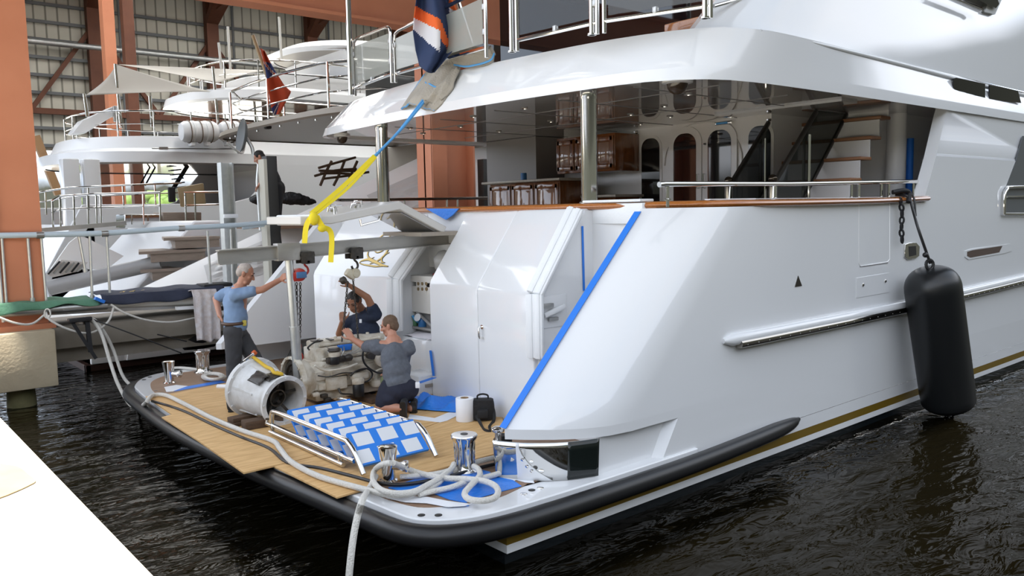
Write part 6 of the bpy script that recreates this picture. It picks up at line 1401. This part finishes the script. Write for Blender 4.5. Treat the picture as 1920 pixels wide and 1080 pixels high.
# stern steps and passerelle of that yacht
TAUPE = mat('taupe_teak', (.24, .19, .155), .6, noise=(5, 1, (.32, .26, .21), (1, 6, 6)))
for px in (((293, 452), (372, 447), (360, 470), (318, 472)), ((247, 478), (345, 470), (330, 490), (268, 492)), ((250, 512), (300, 505), (290, 522), (256, 522))):
    a = [P(u, v, y=18.5) for u, v in px]; mb = MB(); z = (a[0].z+a[1].z)/2
    mb.prism([V((a[0].x, 18.0, z)), V((a[1].x+.3, 18.0, z)), V((a[1].x+.3, 19.4, z)), V((a[0].x+.4, 19.4, z))], (0, 0, .06)); mb.mi = 0; mb.prism([V((a[0].x+.25, 18.05, z-.18)), V((a[1].x+.3, 18.05, z-.18)), V((a[1].x+.3, 19.3, z-.18)), V((a[0].x+.55, 19.3, z-.18))], (0, 0, .18)); mb.build('stern_step', TAUPE, ny)
mb = MB(); mb.prism([(4.4, 18.9, .5), (5.1, 18.9, 1.1), (6.6, 18.9, 2.7), (7.4, 18.9, 2.7), (7.4, 18.9, .5)], (0, 4.6, 0)); mb.build('stern_block', SHADEW, ny, bev=.05)
mb = MB(); mb.box((3.9, 20.4, .48), (1.9, 7.6, .14), bev=.04); mb.build('swim_platform', WARM, ny)
mb = MB(); mb.tube([P(92, 540, y=19), P(200, 515, y=18.6), P(300, 492, y=18.2)], .16, 14); mb.build('passerelle_tube', mat('grey_tube', (.33, .33, .33), .35), ny)
mb = MB(); q = [P(u, v, y=19.3) for u, v in ((95, 505), (130, 455), (150, 440), (232, 480), (200, 505))]; mb.prism(q, (0, .06, 0)); mb.build('stern_gusset', FILMW, ny)
q = [P(u, v, y=18.9) for u, v in ((88, 515), (115, 487), (165, 492), (150, 508), (100, 520))]; mb = MB(); mb.prism(q, (0, .05, 0)); gl_ = mb.build('vent_panel', WARM, ny)
for i in range(6):
    a = P(90+i*11, 514-i*1.0, y=18.88); b = P(112+i*9, 490+i*.7, y=18.88); mb = MB(); mb.bar(a, b, .05, .03); mb.build('vent_slat', STEEL if i % 2 else MATTEBLK, gl_)
mb = MB(); q = [P(u, v, y=18.4) for u, v in ((228, 500), (250, 496), (272, 500), (262, 506), (240, 504))]; mb.prism(q, (0, -.02, .01)); one('masking_tape', mb, BLUE, 'blue and teal tape patch on the grey tube of the next yacht', 'tape')
# deck rails and boxes beyond
def rail_px(top, bot, y, us, parent, nm='stern_rail'):
    a = [P(u, v, y=y) for u, v in top]; mb = MB(); mb.tube(a, .026, 8); r_ = mb.build(nm, CHROME, parent)
    for f in (.42,):
        mb = MB(); mb.tube([P(u, v*(1-f)+f*bv, y=y) for (u, v), bv in zip(top, bot)], .018, 8); mb.build('mid_rail', CHROME, r_)
    def at(lst, u):
        for (u0, v0), (u1, v1) in zip(lst, lst[1:]):
            if u0 <= u <= u1: return v0+(v1-v0)*(u-u0)/(u1-u0)
        return lst[-1][1]
    bt = [(u, b) for (u, _), b in zip(top, bot)]
    for u in us: mb = MB(); mb.tube([P(u+2, at(bt, u), y=y), P(u, at(top, u), y=y)], .022, 8); mb.build('stanchion', CHROME, r_)
rail_px([(97, 377), (112, 368), (180, 364), (300, 361)], [430, 428, 424, 420], 21.5, (98, 112, 138, 164, 180, 188, 268, 299), ny)
rail_px([(345, 361), (415, 360), (430, 361)], [418, 416, 416], 21, (347, 365, 412), ny)
rail_px([(72, 361), (130, 352), (240, 347), (340, 343)], [405, 395, 390, 386], 24.5, (85, 165, 230, 290), ny)
mb = MB(); mb.bar(P(75, 432, y=21.5), P(235, 418, y=21.2), .5, .10); mb.build('boarding_plank', STEEL, ny)
for i, px in enumerate((((234, 402), (300, 402), (300, 428), (234, 428)), ((305, 398), (378, 398), (378, 428), (305, 428)))):
    q = [P(u, v, y=22) for u, v in px]; mb = MB(); mb.prism(q, (0, .8, 0)); mb.build('deck_locker', [mat('mirror_steel', (.62, .62, .61), .04, 1.0), TAUPE][i], ny, bev=.02)
q = [P(u, v, y=22.5) for u, v in ((331, 352), (378, 343), (383, 385), (338, 388))]; mb = MB(); mb.prism(q, (.08, .05, 0)); mb.build('locker_lid', mat('tan_lid', (.50, .40, .24), .2, coat=.4), ny, bev=.02)
mb = MB(); mb.box(P(322, 365, y=22.3), (.18, .1, .4), bev=.03); mb.build('control_box', MATTEBLK, ny)
c = P(528, 372, y=18.6); mb = MB()
for dx, dy, dz, r in ((-.5, 0, -.02, .24), (-.15, .1, .02, .30), (.2, 0, .0, .27), (.5, .1, -.04, .22), (.75, .05, -.08, .14)): mb.ball(c+V((dx, dy, dz)), r, 3, (1.3, 1, .55))
o = one('black_cover', mb, MATTEBLK, 'black crumpled cover on the deck of the next yacht, right of the dark pile', 'cover'); md = o.modifiers.new('merge', 'REMESH'); md.mode = 'VOXEL'; md.voxel_size = .035
md = o.modifiers.new('crumple', 'DISPLACE'); tx = bpy.data.textures.new('crumple', 'CLOUDS'); tx.noise_scale = .15; md.texture = tx; md.strength = .12
# dark streaks before the beige bulkhead, built as thin bent tubes
rg2 = random.Random(11)
for i in range(8):
    u0, v0 = 588+rg2.uniform(0, 20), 315+i*5; u1, v1 = u0+rg2.uniform(50, 85), v0-rg2.uniform(-6, 22)
    if i > 4: u0, u1 = 600+22*(i-5)+rg2.uniform(0, 8), 622+24*(i-5); v0, v1 = 348, 302
    mb = MB(); mb.tube([P(u0, v0, y=19.2), P((u0+u1)/2, (v0+v1)/2+rg2.uniform(-4, 4), y=19.2), P(u1, v1, y=19.2)], .035, 6, smooth=4); one('streak', mb, WOODD, 'dark thin branch among the bundle propped on the next yacht', 'streak', 'dark streaks on the next yacht')
# red ensign on its wooden staff
fs = thing('flag', 'red ensign hanging from a slanted varnished staff on the next yacht', 'flag', P(532, 232, y=yc))
mb = MB(); a, b = P(532, 232, y=yc), P(474, 66, y=yc); mb.tube([a, b], .045, 10); mb.build('staff', mat('staff_wood', (.42, .30, .17), .35, coat=.4), fs)
def flagf(u, v):
    l = [(488, 90), (497, 128), (503, 170), (509, 205), (513, 216)]; r_ = [(496, 95), (514, 130), (533, 160), (546, 172), (524, 214)]
    k = v*4; j = min(3, int(k)); t = k-j; A = (l[j][0]+(l[j+1][0]-l[j][0])*t, l[j][1]+(l[j+1][1]-l[j][1])*t); B = (r_[j][0]+(r_[j+1][0]-r_[j][0])*t, r_[j][1]+(r_[j+1][1]-r_[j][1])*t)
    return P(A[0]+(B[0]-A[0])*u, A[1]+(B[1]-A[1])*u, y=yc-.12-.10*sin(7*u+3*v)*u)
mb = MB(); bm = mb.b; nu, nv = 16, 30; vs = [[bm.verts.new(flagf(i/nu, j/nv)) for j in range(nv+1)] for i in range(nu+1)]
for i in range(nu):
    for j in range(nv):
        f = bm.faces.new((vs[i][j], vs[i+1][j], vs[i+1][j+1], vs[i][j+1])); u, v = i/nu, j/nv
        mi = 0
        if .16 < v < .34: w_ = abs((v-.25)*8-(u-.5)*1.6); mi = 0 if w_ < .12 else (2 if w_ < .3 else 1)
        elif v > .70 and u < .40: w_ = abs((v-.84)*7+(u-.2)*4); mi = 2 if w_ < .3 else 1
        f.material_index = mi
mb.build('cloth', [mat('ensign_red', (.50, .07, .025), .8), mat('ensign_blue', (.03, .05, .18), .8), mat('ensign_white', (.62, .60, .58), .8)], fs, 60, solid=.006)
mb = MB(); mb.ball(P(502, 230, y=yc), .11, 2); mb.box(P(502, 234, y=yc), (.16, .16, .22), bev=.03); one('deck_lamp', mb, MATTEBLK, 'small black lamp at the foot of the red ensign staff', 'lamp')
# satellite dish on a bent pole by the pier
sd = thing('satellite_dish', 'dark grey satellite dish on a bent pole above the crouching person', 'dish', P(487, 430, y=15.0))
c = P(461, 257, d=15.4); m = frame(c, (-.55, -.25, .12)); m = frame(c, CR*-.84-CF*.52+CU*.1)
mb = MB(); mb.lathe([(.002, .0), (.12, .01), (.24, .045), (.335, .10), (.335, .085), (.24, .03), (.12, -.005), (.002, -.015)], 32, m); mb.build('dish', mat('dish_grey', (.10, .11, .115), .5), sd)
mb = MB(); mb.tube([c, P(472, 275, d=15.4), P(476, 292, d=15.4), P(485, 306, d=15.4), P(483, 340, d=15.4), P(486, 385, d=15.4), P(489, 432, d=15.4)], .035, 8, smooth=4); mb.tube([c, P(455, 286, d=15.2), P(440, 280, d=15.0), P(425, 268, d=14.9)], .022, 8, smooth=4); mb.build('bent_pole', GALV, sd)
# ================================================================ PIER FURNITURE, FLAG, TOWEL, FENDER
GY = 14.0
# piles standing in the pier
def channel(u0, v0, v1, wpx, m, label, web=True):
    a = P(u0, v0, y=GY+.3); b = P(u0+(v1-v0)*.055, v1, y=GY+.3); x = P(u0+8, (v0+v1)/2, y=GY+.3).x; wd = wpx*.0092; mb = MB(); zt = a.z
    mb.box((x, GY+.42, (zt+.9)/2), (wd, .03, zt-.9)); 
    for s in (-1, 1): mb.box((x+s*(wd/2-.012), GY+.34, (zt+.9)/2), (.025, .18, zt-.9))
    return one('pier_pile', mb, m, label, 'pile', kind='thing')
channel(420, 305, 470, 24, GALV, 'galvanised channel post left of the dark pile on the pier')
a = P(508, 292, y=GY+.2); mb = MB(); mb.box((a.x+.03, GY+.35, (a.z+.9)/2), (.20, .22, a.z-.9), bev=.006); mb.mi = 1; mb.box((a.x-.10, GY+.35, (a.z+.9)/2-.03), (.06, .24, a.z-.96)); one('pier_pile', mb, [mat('dark_pile', (.035, .034, .032), .55), mat('pile_edge', (.55, .53, .46), .6)], 'dark square pile with a pale edge on the pier above the beam', 'pile', kind='thing')
a = P(915, 298, y=GY+.2); mb = MB(); mb.box((a.x, GY+.35, (a.z+.9)/2), (.20, .22, a.z-.9), bev=.006); one('pier_pile', mb, mat('dark_pile', (.035, .034, .032), .55), 'dark square pile seen across the aft deck beside the orange column', 'pile', kind='thing')
mb = MB(); p = P(433, 405, y=GY+.22); mb.box(p, (.25, .05, .07), bev=.01); one('cable_tie', mb, PAPER, 'white band round the galvanised channel post', 'band')
# gangway: hose-wrapped hand rail on stanchions
hr = thing('gangway_rail', 'pale blue hose-wrapped hand rail on thin steel stanchions along the pier', 'rail', (3, GY, 1.15))
top = [(-20, 442), (80, 440), (200, 437), (330, 428), (460, 421), (595, 408)]
mb = MB(); mb.tube([P(u, v, y=GY) for u, v in top], .045, 10, smooth=4); mb.build('top_rail', mat('pale_hose', (.52, .62, .70), .4), hr)
mb = MB(); mb.tube([P(455, 427, y=GY+.35), P(520, 417, y=GY+.35), P(590, 407, y=GY+.35)], .04, 8); mb.build('second_rail', mat('pale_hose', (.52, .62, .70), .4), hr)
for u0, v0, u1, v1 in ((3, 445, 12, 570), (52, 447, 61, 562), (77, 443, 88, 580), (148, 443, 160, 507), (168, 443, 173, 557), (200, 442, 207, 568), (389, 433, 395, 532), (433, 430, 437, 540)):
    mb = MB(); a, b = P(u0, v0, y=GY+.02), P(u1, v1, y=GY+.02); mb.tube([b, a], .021, 8); mb.lathe([(.035, -.03), (.035, .03)], 10, frame(b, a-b)); mb.build('stanchion', GALV, hr)
for u, v in ((75, 441), (196, 438), (340, 428)): mb = MB(); p = P(u, v, y=GY); mb.lathe([(.052, -.05), (.052, .05)], 12, frame(p, (1, 0, 0))); mb.build('clamp', STEEL, hr)
gw = thing('gangway', 'low gangway of grey and white tubes lying along the finger pier', 'gangway', (5, GY, 1.15))
mb = MB(); mb.tube([P(-20, 588, y=GY-.1), P(100, 580, y=GY-.1), P(200, 572, y=GY-.1)], .07, 12); mb.build('grey_tube', STEEL, gw)
mb = MB(); mb.tube([P(200, 570, y=GY-.05), P(400, 563, y=GY-.05), P(560, 556, y=GY-.05), P(640, 552, y=GY-.05)], .075, 12); mb.build('white_tube', WARM, gw)
mb = MB(); mb.tube([P(415, 588, y=GY-.1), P(490, 578, y=GY-.1), P(545, 576, y=GY-.1)], .05, 10); mb.tube([P(520, 540, y=GY+.3), P(620, 535, y=GY+.3)], .05, 10); mb.build('lower_tube', SHADEW, gw)
mb = MB(); q = [P(u, v, y=GY+.1) for u, v in ((90, 582), (620, 556))]; mb.bar(q[0]+V((0, .4, -.05)), q[1]+V((0, .4, -.05)), .8, .05); mb.build('deck_plate', STEEL, gw)
mb = MB(); q = [P(u, v, y=GY-.2) for u, v in ((330, 578), (400, 574), (405, 580), (345, 584))]; mb.bar(q[0], q[1], .1, .05); mb.build('step_plate', SHADEW, gw)
def drape(name, x0, x1, zt, zb, y0, m, label, cate, n=40, amp=.02, seed=0):
    r_ = random.Random(seed); ph = r_.uniform(0, 6)
    def fn(u, v):
        x = x0+(x1-x0)*u; edge = .03*sin(6*u+ph)+.02*sin(15*u+ph)
        if v < .45: t = v/.45; return V((x, y0+.75-.75*t, zt(u)+.012*sin(20*u+9*t+ph)))
        t = (v-.45)/.55; return V((x, y0-.02-.05*sin(pi*t*.5)+amp*sin(18*u+ph)*t, zt(u)-(zt(u)-zb(u)+edge)*t))
    mb = MB(); mb.grid(fn, n, 14); return one(name, mb, m, label, cate, solid=.012)
GREENM = mat('green_mat', (.09, .22, .14), .9, noise=(9, 1, (.12, .27, .18)), bump=(40, .4))
NAVYC = mat('navy_cover', (.022, .028, .055), .75, noise=(7, 1.2, (.035, .042, .075)), bump=(12, .3))
pz = lambda u0, v0, u1, v1: (lambda t: P(u0+(u1-u0)*t, v0+(v1-v0)*t, y=GY-.15).z)
drape('floor_mat', P(-20, 575, y=GY-.15).x, P(186, 560, y=GY-.15).x, pz(-20, 570, 186, 561), pz(-20, 588, 186, 570), GY-.12, GREENM, 'green mat draped over the pier end beside the orange column', 'mat', seed=1)
drape('navy_cover', P(190, 555, y=GY-.15).x, P(420, 535, y=GY-.15).x, pz(190, 553, 420, 535), pz(190, 570, 420, 556), GY-.12, NAVYC, 'dark navy cover with gold lettering draped along the gangway', 'cover', seed=2)
drape('navy_cover', P(545, 535, y=GY-.15).x, P(602, 530, y=GY-.15).x, pz(545, 532, 602, 527), pz(545, 544, 602, 545), GY-.12, NAVYC, 'dark navy cover end right of the lifting post', 'cover', seed=3)
mb = MB(); p = P(402, 534, y=GY+.1); mb.box(p, (.5, .4, .06), bev=.02); one('black_pad', mb, MATTEBLK, 'black pad with blue tape lying on the navy cover', 'pad')
rg = random.Random(9); mb = MB()
for i in range(9):
    u = 232+i*18; v = 551-i*1.1; a = P(u, v, y=GY-.12); mb.bar(a+V((0, .2, .012)), a+V((.12, .35, .014)), .02, .006); mb.bar(a+V((.05, .2, .012)), a+V((.10, .32, .014)), .015, .006)
one('cover_lettering', mb, GILT, 'faded gold lettering on the navy gangway cover', 'lettering', kind='stuff')
mb = MB(); p = P(183, 566, y=GY-.2); mb.bar(P(178, 559, y=GY-.2), P(195, 566, y=GY-.2), .10, .05); one('masking_tape', mb, BLUE, 'blue tape round the joint between green mat and navy cover', 'tape')
# white towel on the gangway
def towel(u, v):
    a = P(362+46*u, 546-2*u, y=13.6); x = a.x; z0 = a.z; zb = P(370+42*u, 640, y=13.55).z
    if v < .1: return V((x, 13.98-3.7*v, z0+.02-.12*(1-v/.1)**3))
    return V((x+.02*v*(1-u), 13.60+.03*sin(16*u+2*v)*(.3+v)-.02*v, z0+(zb-z0)*v+.02*sin(9*u)*v))
TOW = mat('white_towel', (.68, .65, .67), .95, noise=(14, .8, (.58, .50, .47)), bump=(60, .5))
mb = MB(); mb.grid(towel, 30, 24); one('towel', mb, TOW, 'white stained towel hanging from the gangway behind the standing man', 'towel', solid=.012)
# pier ropes, cables, black snubber
def prope(pts, r, label, m=ROPEW, nm='pier_rope', cate='rope'):
    mb = MB(); mb.tube([P(u, v, y=y) for u, v, y in pts], r, 8, smooth=6); return one(nm, mb, m, label, cate)
prope(((-10, 592, 13.8), (30, 606, 13.75), (60, 607, 13.75), (84, 590, 13.8)), .017, 'white rope swag at the left end of the pier rail')
prope(((86, 585, 13.8), (94, 600, 13.7), (130, 618, 13.65), (170, 624, 13.65), (202, 604, 13.7), (214, 575, 13.8)), .017, 'white rope swag hanging below the second stanchion')
prope(((208, 571, 13.8), (235, 587, 13.72), (275, 600, 13.68), (320, 604, 13.68), (366, 596, 13.75)), .016, 'thin white rope running from the pier joint to the towel')
mb = MB(); c = P(89, 588, y=13.75); mb.tube([c+CR*(.045*cos(a))+CU*(.07*sin(a)) for a in [i*2*pi/16 for i in range(16)]], .012, 7, closed=True); one('rope_ring', mb, ROPEW, 'white rope ring tied at the foot of the second stanchion', 'ring')
prope(((172, 598, 13.7), (245, 625, 13.6), (340, 662, 13.5)), .010, 'black cable slanting from the pier cleat towards the water', BLACK, 'cable', 'cable')
prope(((295, 627, 13.7), (350, 640, 13.7)), .010, 'short black cable near the dark tyre under the pier', BLACK, 'cable', 'cable')
mb = MB(); c = P(372, 632, y=14.3); mb.lathe([(.12, -.3), (.20, -.25), (.22, 0), (.20, .25), (.12, .3)], 20, frame(c, (1, 0, 0))); one('pier_fender', mb, BLACK, 'black cylindrical fender hanging under the pier by the towel', 'fender')
mb = MB(); mb.bar(P(135, 603, y=13.65), P(180, 672, y=13.6), .07, .05); mb.bar(P(163, 600, y=13.65), P(170, 660, y=13.6), .06, .05); mb.bar(P(130, 602, y=13.62), P(172, 597, y=13.62), .07, .06, bev=.01); one('mooring_snubber', mb, MATTEBLK, 'black webbing mooring snubber slung from the pier edge', 'snubber')
mb = MB(); a = P(150, 598, y=13.72); mb.box(a, (.34, .10, .04), bev=.015); mb.box(a+V((0, 0, -.05)), (.12, .08, .08), bev=.01); one('pier_cleat', mb, STEEL, 'grey steel cleat on the pier holding the white mooring ropes', 'cleat')
# ---- striped ensign on our stern
fx = P(820, 120, z=4.66); DF = (fx-EYEP).dot(CF)-.16
fl_ = thing('flag', 'navy flag with orange and white diagonal bands hanging on the stern rail', 'flag', fx)
mb = MB(); a, b = P(889, 97, d=DF+.35), P(846, -40, d=DF+.3); mb.tube([a, b], .030, 10); mb.lathe([(.06, 0), (.06, .03), (.035, .10)], 14, frame(a, b-a)); mb.build('staff', CHROME, fl_)
lft = [(782, -50), (780, 0), (776, 30), (774, 60), (779, 95), (786, 122)]; rgt = [(850, -50), (848, 0), (858, 22), (866, 46), (862, 80), (815, 136)]
def flag2(u, v):
    k = v*5; j = min(4, int(k)); t = k-j; A = [lft[j][i]+(lft[j+1][i]-lft[j][i])*t for i in (0, 1)]; B = [rgt[j][i]+(rgt[j+1][i]-rgt[j][i])*t for i in (0, 1)]
    uu = u; return P(A[0]+(B[0]-A[0])*uu, A[1]+(B[1]-A[1])*uu+6*sin(pi*u)*(v > .9), d=DF+.12*sin(2*pi*u*1.4+v)+.05*sin(11*u-3*v))
mb = MB(); bm = mb.b; nu, nv = 36, 54; vs = [[bm.verts.new(flag2(i/nu, j/nv)) for j in range(nv+1)] for i in range(nu+1)]
def fcol(u, v):
    # px of the point decides the band: diagonal stripes down to a fold at 55 % of the width
    k = v*5; j = min(4, int(k)); t = k-j; A = [lft[j][i]+(lft[j+1][i]-lft[j][i])*t for i in (0, 1)]; B = [rgt[j][i]+(rgt[j+1][i]-rgt[j][i])*t for i in (0, 1)]
    x, y = A[0]+(B[0]-A[0])*u, A[1]+(B[1]-A[1])*u
    if x > 842: return 1 if -5 < y-(x-842)*.5 < 14 else (2 if 14 <= y-(x-842)*.5 < 26 else 0)
    if x > 824:
        s = 35+(x-824)*2.4; return 1 if s < y < s+36-(x-824)*1.0 else (2 if False else 0)
    s = y-(x-776)*.52
    s2 = y-(x-776)*.85
    if s < 10: return 0
    if s < 34-(x-776)*.05: return 1
    if s2 < 57: return 2
    return 0
for i in range(nu):
    for j in range(nv):
        f = bm.faces.new((vs[i][j], vs[i+1][j], vs[i+1][j+1], vs[i][j+1])); f.material_index = fcol((i+.5)/nu, (j+.5)/nv)
mb.build('cloth', [mat('flag_navy', (.018, .035, .095), .85), mat('flag_orange', (.72, .12, .02), .85), mat('flag_white', (.62, .62, .66), .85)], fl_, 60, solid=.006)
# ---- grey quilted towel over the overhang edge
def fascia_pt(u, v, lift):
    x = 6.4
    for _ in range(10):
        q = P(u, v, x=x); z = min(4.64, max(4.10, q.z)); x = 6.24+max(0, z-4.2)*.62+.010*(q.y-9)**2
    q = P(u, v, x=x); return q+V((-.75, -.15, .65))*lift
TWL = mat('beige_quilt', (.36, .33, .285), .95, noise=(5, 1, (.42, .39, .34)), bump=(55, .6))
def quilt(rows, nm, lb, lift=.02, amp=.02):
    def fn(u, v):
        k = v*(len(rows)-1); j = min(len(rows)-2, int(k)); t = k-j
        A = [rows[j][0][i]+(rows[j+1][0][i]-rows[j][0][i])*t for i in (0, 1)]; B = [rows[j][1][i]+(rows[j+1][1][i]-rows[j][1][i])*t for i in (0, 1)]
        return fascia_pt(A[0]+(B[0]-A[0])*u, A[1]+(B[1]-A[1])*u, lift+.085*sin(pi*u)+amp*sin(9*u+4*v)+.012*sin(23*u-7*v))
    mb = MB(); mb.grid(fn, 24, 30); o = mb.build(nm, TWL, qt, 60, solid=.03); return fn
qt = thing('quilted_blanket', 'grey-beige quilted blanket with blue edging draped over the overhang edge', 'blanket', P(830, 130, z=4.6))
f_a = quilt([((838, 96), (872, 100)), ((824, 112), (862, 140)), ((805, 140), (850, 160)), ((782, 172), (832, 195)), ((754, 206), (818, 212))], 'hanging_fold', '', .02)
f_b = quilt([((836, 100), (858, 132)), ((860, 94), (880, 135)), ((890, 98), (905, 128)), ((915, 102), (925, 120)), ((931, 106), (933, 112))], 'top_fold', '', .07, .03)
f_c = quilt([((845, 150), (868, 138)), ((825, 178), (852, 168)), ((800, 206), (822, 204))], 'rear_fold', '', .06)
for fn, us in ((f_a, [(0, .55+.45*t) for t in [i/10 for i in range(11)]]), (f_a, [(t, 1) for t in [i/10 for i in range(11)]]), (f_b, [(1, t) for t in [i/10 for i in range(11)]]), (f_a, [(.15+.7*t, .62+.05*sin(3*t)) for t in [i/10 for i in range(11)]])):
    mb = MB(); mb.tube([fn(u, v)+V((-.02, -.02, .012)) for u, v in us], .012, 6); mb.build('blue_edging', LBLUE, qt)
# ---- big black fender on the starboard side
fa, fb = P(1744, 503, y=4.40), P(1780, 768, y=4.34)
fd = thing('boat_fender', 'big black cylindrical fender hanging against the white hull side', 'fender', fb)
L = (fb-fa).length; r = .335; prof = [(.001, -.02), (.06, -.02), (.07, .0)]
prof = [(.05, .0)]+[(.05+(r-.05)*sin(a)**.8, .27*(1-cos(a))) for a in [i*pi/2/8 for i in range(1, 9)]]+[(r, .32), (r, L-.26), (r*.99, L-.20)]+[(.05+(r-.05)*cos(a)**.8, L-.16+.16*sin(a)) for a in [i*pi/2/8 for i in range(1, 9)]]
mb = MB(); mb.lathe(prof, 44, frame(fa, fb-fa)); mb.build('fender_body', mat('fender_black', (.010, .011, .012), .33), fd, 50)
for k, nm in ((0, 'top_eye'), (1, 'bottom_eye')):
    c = (fa+(fa-fb).normalized()*.05) if k == 0 else (fb+(fb-fa).normalized()*.06); mb = MB(); mb.tube([c+CR*(.045*cos(a))+CU*(.06*sin(a)) for a in [i*2*pi/14 for i in range(14)]], .02, 8, closed=True); mb.build(nm, BLACK, fd)
top = V((P(1686, 366, y=4.79).x, 4.80, 2.90))
mb = MB(); mb.tube([top+V((.02, .05, 0)), top+V((.06, -.10, -.03)), P(1712, 395, y=4.62), P(1722, 430, y=4.5), fa+V((0, 0, .06))], .018, 8, smooth=4); mb.tube([top+V((-.05, .06, .02)), top+V((.16, -.10, -.0)), P(1717, 405, y=4.62)], .014, 8, smooth=4); mb.ball(P(1735, 478, y=4.42), .035, 2); one('fender_line', mb, BLACK, 'black line holding the big fender from the teak rail', 'line')
mb = MB(); link_chain(mb, [P(1688, 372, y=4.72), P(1692, 400, y=4.72), P(1690, 430, y=4.72), P(1692, 455, y=4.72)], .075, .014); one('chain', mb, MATTEBLK, 'black chain hanging from the rail left of the fender line', 'chain')
mb = MB(); mb.tube([top+V((-.12, .02, .03)), top+V((.0, -.06, .05)), top+V((.10, -.09, .02)), top+V((.02, -.12, -.10))], .03, 8, smooth=4); one('rail_lashing', mb, MATTEBLK, 'black lashing wrapped over the teak rail above the chain', 'lashing')
